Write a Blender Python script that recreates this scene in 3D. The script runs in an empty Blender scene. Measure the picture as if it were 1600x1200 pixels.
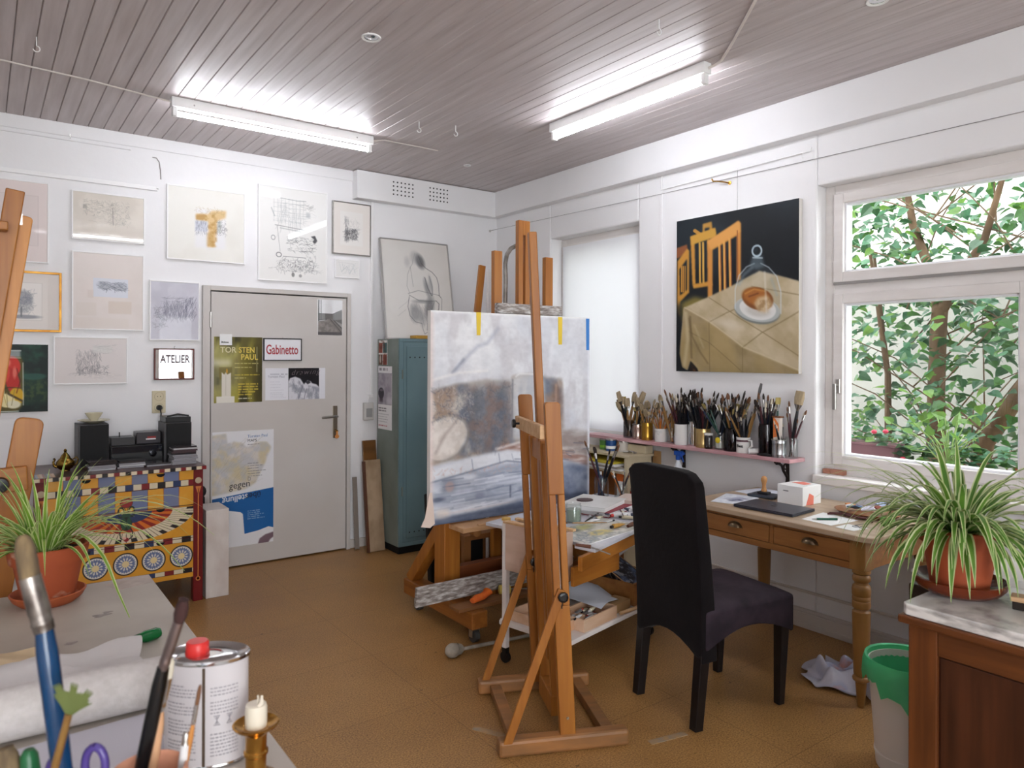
import bpy, bmesh, math, random
import numpy as np
from mathutils import Vector, Matrix, Euler
S = bpy.context.scene; COL = S.collection
PI = math.pi
V = Vector
random.seed(5); RN = np.random.RandomState(7)

# ---------------------------------------------------------------- colours and materials
def lin1(c): return c/12.92 if c <= .04045 else ((c+.055)/1.055)**2.4
def rgb(h):
    if isinstance(h, str):
        h = h.lstrip('#'); h = h if len(h) == 6 else ''.join(q+q for q in h); return tuple(int(h[i:i+2], 16)/255 for i in (0, 2, 4))
    return tuple(h)
def lin(h): return tuple(lin1(c) for c in rgb(h))+(1.,)
MATS = {}
def mat(name, col, rough=.6, metal=0., spec=.5, col2=None, scale=(8, 8, 8), detail=6., ramp=(.35, .65), bump=0., bscale=None, coat=0., trans=0., sub=0., emit=None, estr=0., ior=1.45, alpha=1., col3=None):
    if name in MATS: return MATS[name]
    m = bpy.data.materials.new(name); m.use_nodes = True
    nt = m.node_tree; N = nt.nodes; L = nt.links
    b = N['Principled BSDF']
    b.inputs['Base Color'].default_value = lin(col)
    b.inputs['Roughness'].default_value = rough
    b.inputs['Metallic'].default_value = metal
    b.inputs['Specular IOR Level'].default_value = spec
    b.inputs['IOR'].default_value = ior
    b.inputs['Coat Weight'].default_value = coat
    b.inputs['Coat Roughness'].default_value = .04
    b.inputs['Transmission Weight'].default_value = trans
    if emit is not None:
        b.inputs['Emission Color'].default_value = lin(emit); b.inputs['Emission Strength'].default_value = estr
    if col2 is not None or bump:
        tc = N.new('ShaderNodeTexCoord'); mp = N.new('ShaderNodeMapping')
        mp.inputs['Scale'].default_value = scale
        L.new(tc.outputs['Object'], mp.inputs['Vector'])
        n = N.new('ShaderNodeTexNoise'); n.inputs['Scale'].default_value = 1.; n.inputs['Detail'].default_value = detail
        L.new(mp.outputs['Vector'], n.inputs['Vector'])
        if col2 is not None:
            r = N.new('ShaderNodeValToRGB')
            r.color_ramp.elements[0].position = ramp[0]; r.color_ramp.elements[0].color = lin(col)
            r.color_ramp.elements[1].position = ramp[1]; r.color_ramp.elements[1].color = lin(col2)
            if col3 is not None:
                e = r.color_ramp.elements.new((ramp[0]+ramp[1])/2); e.color = lin(col3)
            L.new(n.outputs['Fac'], r.inputs['Fac']); L.new(r.outputs['Color'], b.inputs['Base Color'])
        if bump:
            n2 = n
            if bscale:
                mp2 = N.new('ShaderNodeMapping'); mp2.inputs['Scale'].default_value = bscale
                L.new(tc.outputs['Object'], mp2.inputs['Vector'])
                n2 = N.new('ShaderNodeTexNoise'); n2.inputs['Scale'].default_value = 1.; n2.inputs['Detail'].default_value = 5
                L.new(mp2.outputs['Vector'], n2.inputs['Vector'])
            bp = N.new('ShaderNodeBump'); bp.inputs['Strength'].default_value = bump; bp.inputs['Distance'].default_value = .01
            L.new(n2.outputs['Fac'], bp.inputs['Height']); L.new(bp.outputs['Normal'], b.inputs['Normal'])
    MATS[name] = m
    return m
def thin_glass(name, tint=(1, 1, 1), gloss=.04, rough=.0, boost=1.):
    if name in MATS: return MATS[name]
    m = bpy.data.materials.new(name); m.use_nodes = True
    nt = m.node_tree; N = nt.nodes; L = nt.links
    N.remove(N['Principled BSDF']); out = N['Material Output']
    t = N.new('ShaderNodeBsdfTransparent'); t.inputs['Color'].default_value = (*tint, 1)
    g = N.new('ShaderNodeBsdfGlossy'); g.inputs['Roughness'].default_value = rough
    f = N.new('ShaderNodeLayerWeight'); f.inputs['Blend'].default_value = .5
    pw = N.new('ShaderNodeMath'); pw.operation = 'POWER'; pw.inputs[1].default_value = 4.
    mu = N.new('ShaderNodeMath'); mu.operation = 'MULTIPLY_ADD'; mu.inputs[1].default_value = .7*boost; mu.inputs[2].default_value = gloss; mu.use_clamp = True
    L.new(f.outputs['Facing'], pw.inputs[0]); L.new(pw.outputs[0], mu.inputs[0])
    mx = N.new('ShaderNodeMixShader')
    L.new(mu.outputs[0], mx.inputs['Fac']); L.new(t.outputs[0], mx.inputs[1]); L.new(g.outputs[0], mx.inputs[2])
    L.new(mx.outputs[0], out.inputs['Surface'])
    MATS[name] = m
    return m
def art_mat(name, rough=.6, coat=0., spec=.4):
    if name in MATS: return MATS[name]
    m = bpy.data.materials.new(name); m.use_nodes = True
    nt = m.node_tree; b = nt.nodes['Principled BSDF']
    at = nt.nodes.new('ShaderNodeAttribute'); at.attribute_name = 'Col'
    nt.links.new(at.outputs['Color'], b.inputs['Base Color'])
    b.inputs['Roughness'].default_value = rough; b.inputs['Coat Weight'].default_value = coat
    b.inputs['Coat Roughness'].default_value = .015; b.inputs['Specular IOR Level'].default_value = spec
    MATS[name] = m
    return m
def leafmat(name, col, col2, transl=.35, rough=.4):
    if name in MATS: return MATS[name]
    m = mat(name, col, rough, col2=col2, scale=(9, 9, 9), detail=2)
    nt = m.node_tree; b = nt.nodes['Principled BSDF']; out = nt.nodes['Material Output']
    tr = nt.nodes.new('ShaderNodeBsdfTranslucent')
    src = b.inputs['Base Color'].links[0].from_socket
    nt.links.new(src, tr.inputs['Color'])
    mx = nt.nodes.new('ShaderNodeMixShader'); mx.inputs['Fac'].default_value = transl
    nt.links.new(b.outputs[0], mx.inputs[1]); nt.links.new(tr.outputs[0], mx.inputs[2])
    nt.links.new(mx.outputs[0], out.inputs['Surface'])
    return m

# ---------------------------------------------------------------- objects
def tag(o, label=None, cat=None, group=None, kind=None):
    if label: o['label'] = label
    if cat: o['category'] = cat
    if group: o['group'] = group
    if kind: o['kind'] = kind
    return o
def thing(name, label, cat, loc=(0, 0, 0), rz=0., group=None):
    o = bpy.data.objects.new(name, None); COL.objects.link(o)
    o.empty_display_size = .05
    o.location = loc; o.rotation_euler = (0, 0, rz)
    return tag(o, label, cat, group)
def rootloc(p):
    while p.parent is not None: p = p.parent
    return V(p.location)
def dup(o, loc=None, rot=None, label=None, group=None, parent=None):
    c = o.copy(); COL.objects.link(c)
    if parent is not None: c.parent = parent
    if loc is not None: c.location = loc
    if rot is not None: c.rotation_euler = rot
    if label: c['label'] = label
    if group: c['group'] = group
    for ch in list(o.children): dup(ch, parent=c)
    return c
class MB:
    def __init__(s): s.bm = bmesh.new(); s.mi = 0
    def face(s, vs):
        try:
            f = s.bm.faces.new(vs); f.material_index = s.mi; return f
        except ValueError: return None
    def v(s, p): return s.bm.verts.new(p)
    def quadbox(s, P):
        v = [s.v(p) for p in P]
        for q in ((0, 3, 2, 1), (4, 5, 6, 7), (0, 1, 5, 4), (1, 2, 6, 5), (2, 3, 7, 6), (3, 0, 4, 7)): s.face([v[i] for i in q])
        return s
    def box(s, x0, x1, y0, y1, z0, z1):
        s.quadbox([(x0, y0, z0), (x1, y0, z0), (x1, y1, z0), (x0, y1, z0), (x0, y0, z1), (x1, y0, z1), (x1, y1, z1), (x0, y1, z1)]); return s
    def obox(s, c, size, M=None):
        M = M or Matrix.Identity(3); c = V(c); a, b, d = [q/2 for q in size]
        s.quadbox([c+M@V(p) for p in ((-a, -b, -d), (a, -b, -d), (a, b, -d), (-a, b, -d), (-a, -b, d), (a, -b, d), (a, b, d), (-a, b, d))]); return s
    def bar(s, p0, p1, w, t, up=(0, 0, 1), w1=None, t1=None):
        p0 = V(p0); p1 = V(p1); d = (p1-p0).normalized(); up = V(up)
        if abs(d.dot(up)) > .98: up = V((0, 1, 0))
        a = d.cross(up).normalized(); b = a.cross(d).normalized()
        w1 = w if w1 is None else w1; t1 = t if t1 is None else t1
        P = []
        for p, ww, tt in ((p0, w, t), (p1, w1, t1)):
            P += [p-a*ww/2-b*tt/2, p+a*ww/2-b*tt/2, p+a*ww/2+b*tt/2, p-a*ww/2+b*tt/2]
        s.quadbox(P); return s
    def tube(s, pts, r, n=10, cap=True, flat=1.):
        pts = [V(p) for p in pts]; rs = r if isinstance(r, (list, tuple)) else [r]*len(pts)
        rings = []; a = None
        for i, p in enumerate(pts):
            d = (pts[min(i+1, len(pts)-1)]-pts[max(i-1, 0)]).normalized()
            if a is None:
                up = V((0, 0, 1)) if abs(d.z) < .9 else V((1, 0, 0)); a = d.cross(up).normalized()
            else: a = (a-d*a.dot(d)).normalized()
            b = d.cross(a)
            rings.append([s.v(p+(a*math.cos(k*2*PI/n)+b*math.sin(k*2*PI/n)*flat)*rs[i]) for k in range(n)])
        for i in range(len(rings)-1):
            for k in range(n): s.face([rings[i][k], rings[i][(k+1) % n], rings[i+1][(k+1) % n], rings[i+1][k]])
        if cap: s.face(rings[0][::-1]); s.face(rings[-1])
        return s
    def lathe(s, prof, c=(0, 0, 0), n=24, M=None, cap=True, sy=1.):
        c = V(c); M = M or Matrix.Identity(3); rings = []
        for r, z in prof:
            rings.append([s.v(c+M@V((r*math.cos(k*2*PI/n), r*sy*math.sin(k*2*PI/n), z))) for k in range(n)])
        for i in range(len(rings)-1):
            for k in range(n): s.face([rings[i][k], rings[i][(k+1) % n], rings[i+1][(k+1) % n], rings[i+1][k]])
        if cap:
            if prof[0][0] > 1e-4: s.face(rings[0][::-1])
            if prof[-1][0] > 1e-4: s.face(rings[-1])
        return s
    def sphere(s, c, r, n=14, sc=(1, 1, 1), M=None):
        m = Matrix.Translation(c) @ (M.to_4x4() if M else Matrix.Identity(4)) @ Matrix.Diagonal((r*sc[0], r*sc[1], r*sc[2], 1))
        f0 = len(s.bm.faces)
        bmesh.ops.create_uvsphere(s.bm, u_segments=n, v_segments=max(6, n*2//3), radius=1, matrix=m)
        s.bm.faces.ensure_lookup_table()
        for f in list(s.bm.faces)[f0:]: f.material_index = s.mi
        return s
    def prism(s, poly, O, U, W, N, t):
        """polygon in (u,w) plane at O, extruded by t along N"""
        O = V(O); U = V(U); W = V(W); N = V(N)
        a = [s.v(O+U*p[0]+W*p[1]) for p in poly]; b = [s.v(O+U*p[0]+W*p[1]+N*t) for p in poly]
        s.face(a[::-1]); s.face(b); k = len(poly)
        for i in range(k): s.face([a[i], a[(i+1) % k], b[(i+1) % k], b[i]])
        return s
    def build(s, name, m, parent=None, smooth=False, bevel=0., seg=2, local=False, sub=0, solid=0., recalc=True):
        bm = s.bm
        if recalc: bmesh.ops.recalc_face_normals(bm, faces=bm.faces)
        me = bpy.data.meshes.new(name)
        o = bpy.data.objects.new(name, me); COL.objects.link(o)
        if parent is not None:
            o.parent = parent
            if not local: bmesh.ops.translate(bm, vec=-rootloc(parent), verts=bm.verts)
        elif not local and len(bm.verts):
            xs = [v.co for v in bm.verts]
            lo = V([min(p[i] for p in xs) for i in range(3)]); hi = V([max(p[i] for p in xs) for i in range(3)])
            c = V(((lo.x+hi.x)/2, (lo.y+hi.y)/2, lo.z))
            bmesh.ops.translate(bm, vec=-c, verts=bm.verts); o.location = c
        bm.to_mesh(me); bm.free()
        for q in (m if isinstance(m, (list, tuple)) else [m]): me.materials.append(q)
        if smooth: me.polygons.foreach_set('use_smooth', [True]*len(me.polygons))
        if solid:
            md = o.modifiers.new('so', 'SOLIDIFY'); md.thickness = solid; md.offset = 0
        if bevel:
            md = o.modifiers.new('bv', 'BEVEL'); md.width = bevel; md.segments = seg; md.limit_method = 'ANGLE'; md.angle_limit = math.radians(35)
            md.harden_normals = False
        if sub:
            md = o.modifiers.new('ss', 'SUBSURF'); md.levels = sub; md.render_levels = sub
        if smooth:
            md = o.modifiers.new('es', 'EDGE_SPLIT'); md.split_angle = math.radians(40)
        return o
def struct(name, mb, m, **k):
    o = mb.build(name, m, **k); o['kind'] = 'structure'; return o
def one(name, mb, m, label, cat, group=None, **k):
    return tag(mb.build(name, m, **k), label, cat, group)

# ---------------------------------------------------------------- painted and drawn surfaces
class Cv:
    """a little raster painter; units are design pixels, y down"""
    def __init__(s, w, h, col, k=2):
        s.w, s.h, s.k = w, h, k
        s.a = np.ones((int(h*k), int(w*k), 3))*np.array(rgb(col))
        yy, xx = np.mgrid[0:int(h*k), 0:int(w*k)]; s.X = (xx+.5)/k; s.Y = (yy+.5)/k
    def mix(s, mask, col, al=1.):
        m = np.clip(mask, 0, 1)[..., None]*al
        c = np.array(rgb(col)) if not isinstance(col, np.ndarray) else col
        s.a = s.a*(1-m)+c*m; return s
    def pmask(s, pts):
        m = np.zeros(s.X.shape, bool); n = len(pts)
        for i in range(n):
            x1, y1 = pts[i]; x2, y2 = pts[(i+1) % n]
            if y1 == y2: continue
            c = ((y1 > s.Y) != (y2 > s.Y)) & (s.X < (x2-x1)*(s.Y-y1)/(y2-y1)+x1)
            m ^= c
        return m.astype(float)
    def blur(s, m, r):
        r = int(round(r*s.k))
        if r < 1: return m
        for ax in (0, 1):
            for _ in range(2):
                p = np.pad(m, [(r, r) if i == ax else (0, 0) for i in (0, 1)], mode='edge')
                c = np.cumsum(p, axis=ax); c = np.concatenate([np.zeros_like(np.take(c, [0], ax)), c], ax)
                n = m.shape[ax]; w = 2*r+1
                m = (np.take(c, range(w, w+n), ax)-np.take(c, range(0, n), ax))/w
        return m
    def poly(s, pts, col, al=1., soft=0): return s.mix(s.blur(s.pmask(pts), soft) if soft else s.pmask(pts), col, al)
    def rect(s, x0, y0, x1, y1, col, al=1., soft=0): return s.poly([(x0, y0), (x1, y0), (x1, y1), (x0, y1)], col, al, soft)
    def ell(s, cx, cy, rx, ry, col, al=1., soft=0, rot=0.):
        c, n = math.cos(rot), math.sin(rot); dx = s.X-cx; dy = s.Y-cy
        q = ((dx*c+dy*n)/rx)**2+((-dx*n+dy*c)/ry)**2
        if soft: m = np.clip((1-np.sqrt(q))*min(rx, ry)/soft+.5, 0, 1)
        else: m = np.clip((1-np.sqrt(q))*min(rx, ry)*s.k+.5, 0, 1)
        return s.mix(m, col, al)
    def ring(s, cx, cy, rx, ry, w, col, al=1., rot=0.):
        c, n = math.cos(rot), math.sin(rot); dx = s.X-cx; dy = s.Y-cy
        q = np.sqrt(((dx*c+dy*n)/rx)**2+((-dx*n+dy*c)/ry)**2)
        return s.mix(np.clip((w/2-np.abs(q-1)*min(rx, ry))*s.k+.5, 0, 1), col, al)
    def line(s, pts, w, col, al=1., soft=0.):
        d = np.full(s.X.shape, 1e9)
        for (x1, y1), (x2, y2) in zip(pts[:-1], pts[1:]):
            dx, dy = x2-x1, y2-y1; L = dx*dx+dy*dy+1e-9
            t = np.clip(((s.X-x1)*dx+(s.Y-y1)*dy)/L, 0, 1)
            d = np.minimum(d, np.hypot(s.X-x1-t*dx, s.Y-y1-t*dy))
        m = np.clip((w/2-d)*s.k+.5, 0, 1) if not soft else np.clip((w/2+soft-d)/soft/2, 0, 1)
        return s.mix(m, col, al)
    def noise(s, sx, sy=None, octv=4, seed=0):
        sy = sy or sx; r = np.random.RandomState(seed); o = np.zeros(s.X.shape); A = 0
        for i in range(octv):
            cx = max(2, int(s.w/sx*2**i)+2); cy = max(2, int(s.h/sy*2**i)+2)
            g = r.rand(cy, cx)
            fx = np.clip(s.X/s.w*(cx-1), 0, cx-1.001); fy = np.clip(s.Y/s.h*(cy-1), 0, cy-1.001)
            ix = fx.astype(int); iy = fy.astype(int); tx = fx-ix; ty = fy-iy
            tx = tx*tx*(3-2*tx); ty = ty*ty*(3-2*ty)
            v = (g[iy, ix]*(1-tx)+g[iy, ix+1]*tx)*(1-ty)+(g[iy+1, ix]*(1-tx)+g[iy+1, ix+1]*tx)*ty
            o += v/2**i; A += 1/2**i
        return o/A
    def mottle(s, col, al, sx, sy=None, seed=0, lo=.4, hi=.65, mask=None):
        m = np.clip((s.noise(sx, sy, 4, seed)-lo)/(hi-lo), 0, 1)
        if mask is not None: m = m*mask
        return s.mix(m, col, al)
    def scrib(s, n, box, col, al=.5, ln=12, w=.6, seed=0, ang=None, spread=3.2):
        r = random.Random(seed); x0, y0, x1, y1 = box
        for _ in range(n):
            x = r.uniform(x0, x1); y = r.uniform(y0, y1); a = r.uniform(0, 6.28) if ang is None else ang+r.uniform(-spread, spread)
            l = ln*r.uniform(.4, 1.2); b = a+r.uniform(-.6, .6)
            p1 = (x+l*.5*math.cos(a), y+l*.5*math.sin(a)); p2 = (p1[0]+l*.5*math.cos(b), p1[1]+l*.5*math.sin(b))
            X0 = max(0, int((min(x, p1[0], p2[0])-2)*s.k)); X1 = int((max(x, p1[0], p2[0])+2)*s.k)+1
            Y0 = max(0, int((min(y, p1[1], p2[1])-2)*s.k)); Y1 = int((max(y, p1[1], p2[1])+2)*s.k)+1
            if X1 <= X0 or Y1 <= Y0: continue
            sub = Cv.__new__(Cv); sub.k = s.k; sub.X = s.X[Y0:Y1, X0:X1]; sub.Y = s.Y[Y0:Y1, X0:X1]; sub.a = s.a[Y0:Y1, X0:X1]
            if sub.a.size == 0: continue
            sub.line([(x, y), p1, p2], w, col, al*r.uniform(.5, 1.2)); s.a[Y0:Y1, X0:X1] = sub.a
        return s
    def textlines(s, x0, y0, x1, n, dy, h, col, al=.6, seed=0):
        r = random.Random(seed)
        for i in range(n):
            x = x0; e = x0+(x1-x0)*r.uniform(.6, 1)
            while x < e:
                l = r.uniform(1.5, 6)*h; s.rect(x, y0+i*dy, min(x+l, e), y0+i*dy+h, col, al*r.uniform(.7, 1)); x += l+h*.8
        return s
def art(name, img, O, U, W, m, parent=None, label=None, local=False):
    """img: Cv; O lower-left corner, U and W full edge vectors (right, up)"""
    k = img.k; a = img.a
    H2, W2 = a.shape[0]//k*k, a.shape[1]//k*k
    a = a[:H2, :W2].reshape(H2//k, k, W2//k, k, 3).mean((1, 3))
    h, w = a.shape[:2]; O = np.array(O, float); U = np.array(U, float); W = np.array(W, float)
    if parent is not None and not local: O = O-np.array(rootloc(parent))
    if parent is None: off = O+U/2; O = -U/2
    jj, ii = np.mgrid[0:h, 0:w]
    co = O+U*(ii/(w-1))[..., None]+W*(1-jj/(h-1))[..., None]
    me = bpy.data.meshes.new(name)
    me.vertices.add(h*w); me.vertices.foreach_set('co', co.reshape(-1))
    q = (jj[:-1, :-1]*w+ii[:-1, :-1]).reshape(-1)
    f = np.stack([q, q+w, q+w+1, q+1], 1); nf = len(f)
    me.loops.add(nf*4); me.loops.foreach_set('vertex_index', f.reshape(-1))
    me.polygons.add(nf); me.polygons.foreach_set('loop_start', np.arange(nf)*4); me.polygons.foreach_set('loop_total', np.full(nf, 4))
    me.update(calc_edges=True)
    c = np.clip(a, 0, 1); c = np.where(c <= .04045, c/12.92, ((c+.055)/1.055)**2.4)
    at = me.attributes.new('Col', 'FLOAT_COLOR', 'POINT')
    at.data.foreach_set('color', np.concatenate([c, np.ones((h, w, 1))], 2).reshape(-1).astype(np.float32))
    me.materials.append(m)
    o = bpy.data.objects.new(name, me); COL.objects.link(o)
    if parent is not None: o.parent = parent
    else: o.location = off
    if label: o['label'] = label
    return o
def text(name, body, size, loc, U, W, m, parent=None, align='LEFT', ext=.0004, xs=1., weight=0., sp=1., shear=0., local=False):
    cu = bpy.data.curves.new('t', 'FONT'); cu.body = body; cu.size = size; cu.align_x = align; cu.extrude = ext
    cu.offset = weight; cu.space_character = sp; cu.shear = shear; cu.resolution_u = 3
    t = bpy.data.objects.new('t', cu); COL.objects.link(t)
    dg = bpy.context.evaluated_depsgraph_get(); dg.update()
    me = bpy.data.meshes.new_from_object(t.evaluated_get(dg))
    bpy.data.objects.remove(t); bpy.data.curves.remove(cu)
    U = V(U).normalized(); W = V(W).normalized(); N = U.cross(W)
    M = Matrix(((U.x*xs, W.x, N.x, 0), (U.y*xs, W.y, N.y, 0), (U.z*xs, W.z, N.z, 0), (0, 0, 0, 1)))
    p = V(loc)-(rootloc(parent) if (parent is not None and not local) else V((0, 0, 0)))
    me.transform(Matrix.Translation(p) @ M)
    me.materials.clear(); me.materials.append(m); me.name = name
    o = bpy.data.objects.new(name, me); COL.objects.link(o)
    if parent is not None: o.parent = parent
    return o
def rot_to(d, spin=0.):
    """3x3 turning +z to d"""
    return V((0, 0, 1)).rotation_difference(V(d)).to_matrix() @ Matrix.Rotation(spin, 3, 'Z')
RX = lambda a: Matrix.Rotation(a, 3, 'X')
RY = lambda a: Matrix.Rotation(a, 3, 'Y')
RZ = lambda a: Matrix.Rotation(a, 3, 'Z')
# ---------------------------------------------------------------- materials shared by many things
WALL = mat('wall_paint', '#eeedee', .75, col2='#e9e8e9', scale=(1.5, 1.5, 1.5), bump=.12, bscale=(14, 14, 14))
WOODW = mat('white_woodwork', '#e3dedb', .42, col2='#d9d3cf', scale=(3, 3, 14))
WHITE = mat('white_lacquer', '#ebebea', .35)
CEIL = mat('whitewashed_boards', '#b1a6a5', .42, col2='#c8bfbf', scale=(26, 1.6, 10), ramp=(.3, .7), detail=9)
METAL = mat('brushed_steel', '#b9b6b2', .28, 1.)
CHROME = mat('chrome', '#d8d8da', .12, 1.)
BRASS = mat('brass', '#c79a4e', .2, 1., col2='#a87c36', scale=(20, 20, 20))
BLACKP = mat('black_plastic', '#121214', .35)
BLACKM = mat('black_matte', '#0d0d0f', .7)
GREYP = mat('grey_plastic', '#9a9a98', .5)
PINE = mat('orange_pine', '#a66a28', .42, col2='#92571d', scale=(30, 30, 1.6), detail=5)
PINEX = mat('orange_pine_x', '#a66a28', .42, col2='#92571d', scale=(1.6, 30, 30), detail=5)
PINEY = mat('orange_pine_y', '#9c6128', .45, col2='#834d1c', scale=(30, 1.6, 30), detail=5)
FOOTW = mat('worn_easel_foot', '#9d6a3c', .5, col2='#7c5836', scale=(4, 20, 20), detail=5)
RAWWOOD = mat('raw_pale_wood', '#d9b48a', .6, col2='#c79c6f', scale=(3, 28, 28))
PAPER = mat('white_paper', '#eeeeee', .8)
CREAMP = mat('cream_paper', '#e6dcc6', .8)
CARD = mat('cardboard', '#b08a5c', .8, col2='#a07c52', scale=(6, 6, 6))
TERRA = mat('terracotta', '#a9502b', .7, col2='#c07a58', scale=(9, 9, 5), ramp=(.45, .8))
SOIL = mat('potting_soil', '#2b2019', .95, col2='#15100c', scale=(60, 60, 60), bump=.6)
GLASS = thin_glass('clear_glass', (.97, .985, .98))
WGLASS = thin_glass('window_glass', (.985, .99, .985))

def floor_mat():
    m = bpy.data.materials.new('cork_floor'); m.use_nodes = True
    nt = m.node_tree; N = nt.nodes; L = nt.links; b = N['Principled BSDF']
    tc = N.new('ShaderNodeTexCoord')
    def noise(sc, det, rough=.6):
        n = N.new('ShaderNodeTexNoise'); n.inputs['Scale'].default_value = sc; n.inputs['Detail'].default_value = det
        n.inputs['Roughness'].default_value = rough; L.new(tc.outputs['Object'], n.inputs['Vector']); return n
    def ramp(src, a, ca, bb, cb):
        r = N.new('ShaderNodeValToRGB'); e = r.color_ramp.elements
        e[0].position = a; e[0].color = ca; e[1].position = bb; e[1].color = cb
        L.new(src, r.inputs['Fac']); return r
    n1 = noise(150, 3, .7); r1 = ramp(n1.outputs['Fac'], .34, lin('#7d5a31'), .66, lin('#c6995f'))
    n2 = noise(1.3, 4); r2 = ramp(n2.outputs['Fac'], .3, (.72, .66, .6, 1), .7, (1.05, 1.03, 1., 1))
    mu = N.new('ShaderNodeMix'); mu.data_type = 'RGBA'; mu.blend_type = 'MULTIPLY'; mu.inputs['Factor'].default_value = 1
    L.new(r1.outputs['Color'], mu.inputs['A']); L.new(r2.outputs['Color'], mu.inputs['B'])
    mp = N.new('ShaderNodeMapping'); mp.inputs['Location'].default_value = (-2.509, -1.575, 0)
    L.new(tc.outputs['Object'], mp.inputs['Vector'])
    br = N.new('ShaderNodeTexBrick'); br.offset = 0.; br.inputs['Scale'].default_value = 1.
    br.inputs['Brick Width'].default_value = .9; br.inputs['Row Height'].default_value = .6
    br.inputs['Mortar Size'].default_value = .002; br.inputs['Mortar Smooth'].default_value = .3
    br.inputs['Color1'].default_value = (1, 1, 1, 1); br.inputs['Color2'].default_value = (.96, .955, .95, 1); br.inputs['Mortar'].default_value = (.62, .58, .54, 1)
    L.new(mp.outputs['Vector'], br.inputs['Vector'])
    m2 = N.new('ShaderNodeMix'); m2.data_type = 'RGBA'; m2.blend_type = 'MULTIPLY'; m2.inputs['Factor'].default_value = 1
    L.new(mu.outputs['Result'], m2.inputs['A']); L.new(br.outputs['Color'], m2.inputs['B'])
    n3 = noise(22, 2); r3 = ramp(n3.outputs['Fac'], .24, (.25, .2, .16, 1), .28, (1, 1, 1, 1))
    m3 = N.new('ShaderNodeMix'); m3.data_type = 'RGBA'; m3.blend_type = 'MULTIPLY'; m3.inputs['Factor'].default_value = .8
    L.new(m2.outputs['Result'], m3.inputs['A']); L.new(r3.outputs['Color'], m3.inputs['B'])
    L.new(m3.outputs['Result'], b.inputs['Base Color'])
    rr = N.new('ShaderNodeMapRange'); rr.inputs['To Min'].default_value = .28; rr.inputs['To Max'].default_value = .5
    L.new(n2.outputs['Fac'], rr.inputs['Value']); L.new(rr.outputs['Result'], b.inputs['Roughness'])
    b.inputs['Specular IOR Level'].default_value = .4
    return m
def frame_rect(m, x0, x1, y0, y1, z0, z1, w, ax=0):
    B = (lambda a, b, c, d, e, f: m.box(a, b, c, d, e, f)) if ax == 0 else (lambda a, b, c, d, e, f: m.box(c, d, a, b, e, f))
    B(x0, x1, y0, y0+w, z0, z1); B(x0, x1, y1-w, y1, z0, z1); B(x0, x1, y0+w, y1-w, z0, z0+w); B(x0, x1, y0+w, y1-w, z1-w, z1); return m
# ---------------------------------------------------------------- the room
XW, YW, ZC = 3.78, 5.375, 2.995
XL, YR = -1.7, -2.6
fl = struct('floor', MB().box(XL-.1, XW+.3, YR-.2, YW+.2, -.1, 0), floor_mat(), local=True)
TAPE = mat('grey_tape', '#8f7f6c', .8, col2='#a5825a', scale=(30, 30, 30))
for q in (((2.13, 1.965), (2.30, 1.93)), ((1.63, 2.47), (1.70, 2.33)), ((1.80, 1.93), (1.90, 1.90))):
    m = MB(); m.bar((*q[0], .001), (*q[1], .001), .03, .002); m.build('tape_strip', TAPE, fl)
m = MB(); n = 64; x = XL
while x < XW:     # tongue-and-groove boards running towards the door wall, each with a chamfered edge
    x1 = x+.0865
    m.quadbox([(x+.006, YR, ZC), (x1-.001, YR, ZC), (x1, YR, ZC+.008), (x, YR, ZC+.008), (x+.006, YW, ZC), (x1-.001, YW, ZC), (x1, YW, ZC+.008), (x, YW, ZC+.008)])
    x = x1
m.box(XL-.1, XW+.3, YR-.2, YW+.2, ZC+.008, ZC+.08)
struct('ceiling', m, CEIL, local=True)
struct('wall_back', MB().box(XL, 1.25, YW, YW+.15, 0, ZC+.02).box(2.35, XW+.05, YW, YW+.15, 0, ZC+.02).box(1.25, 2.35, YW, YW+.15, 2.018, ZC+.02), WALL, local=True)
W1 = (.30, 2.25, .845, 2.49); W2 = (3.615, 4.605, .935, 2.495)
def wall_with(x0, x1, y0, y1, z0, z1, holes):
    m = MB(); y = y0
    for h in sorted(holes):
        m.box(x0, x1, y, h[0], z0, z1); m.box(x0, x1, h[0], h[1], z0, h[2]); m.box(x0, x1, h[0], h[1], h[3], z1); y = h[1]
    m.box(x0, x1, y, y1, z0, z1); return m
struct('wall_right', wall_with(XW, XW+.26, YR, YW+.15, 0, ZC+.02, [W1, W2]), WALL, local=True, bevel=.012)
struct('wall_left', MB().box(XL-.15, XL, YR, YW+.15, 0, ZC+.02), WALL, local=True)
m = MB()
holes = [(-1.55, .9, .35, 2.75), (2.38, 3.0, .0, 2.27)]; x = XL
for h in holes:
    m.box(x, h[0], YR-.2, YR, 0, ZC+.02); m.box(h[0], h[1], YR-.2, YR, 0, h[2]) if h[2] > 0 else None; m.box(h[0], h[1], YR-.2, YR, h[3], ZC+.02); x = h[1]
m.box(x, XW, YR-.2, YR, 0, ZC+.02)
struct('wall_front', m, WALL, local=True)
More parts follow.
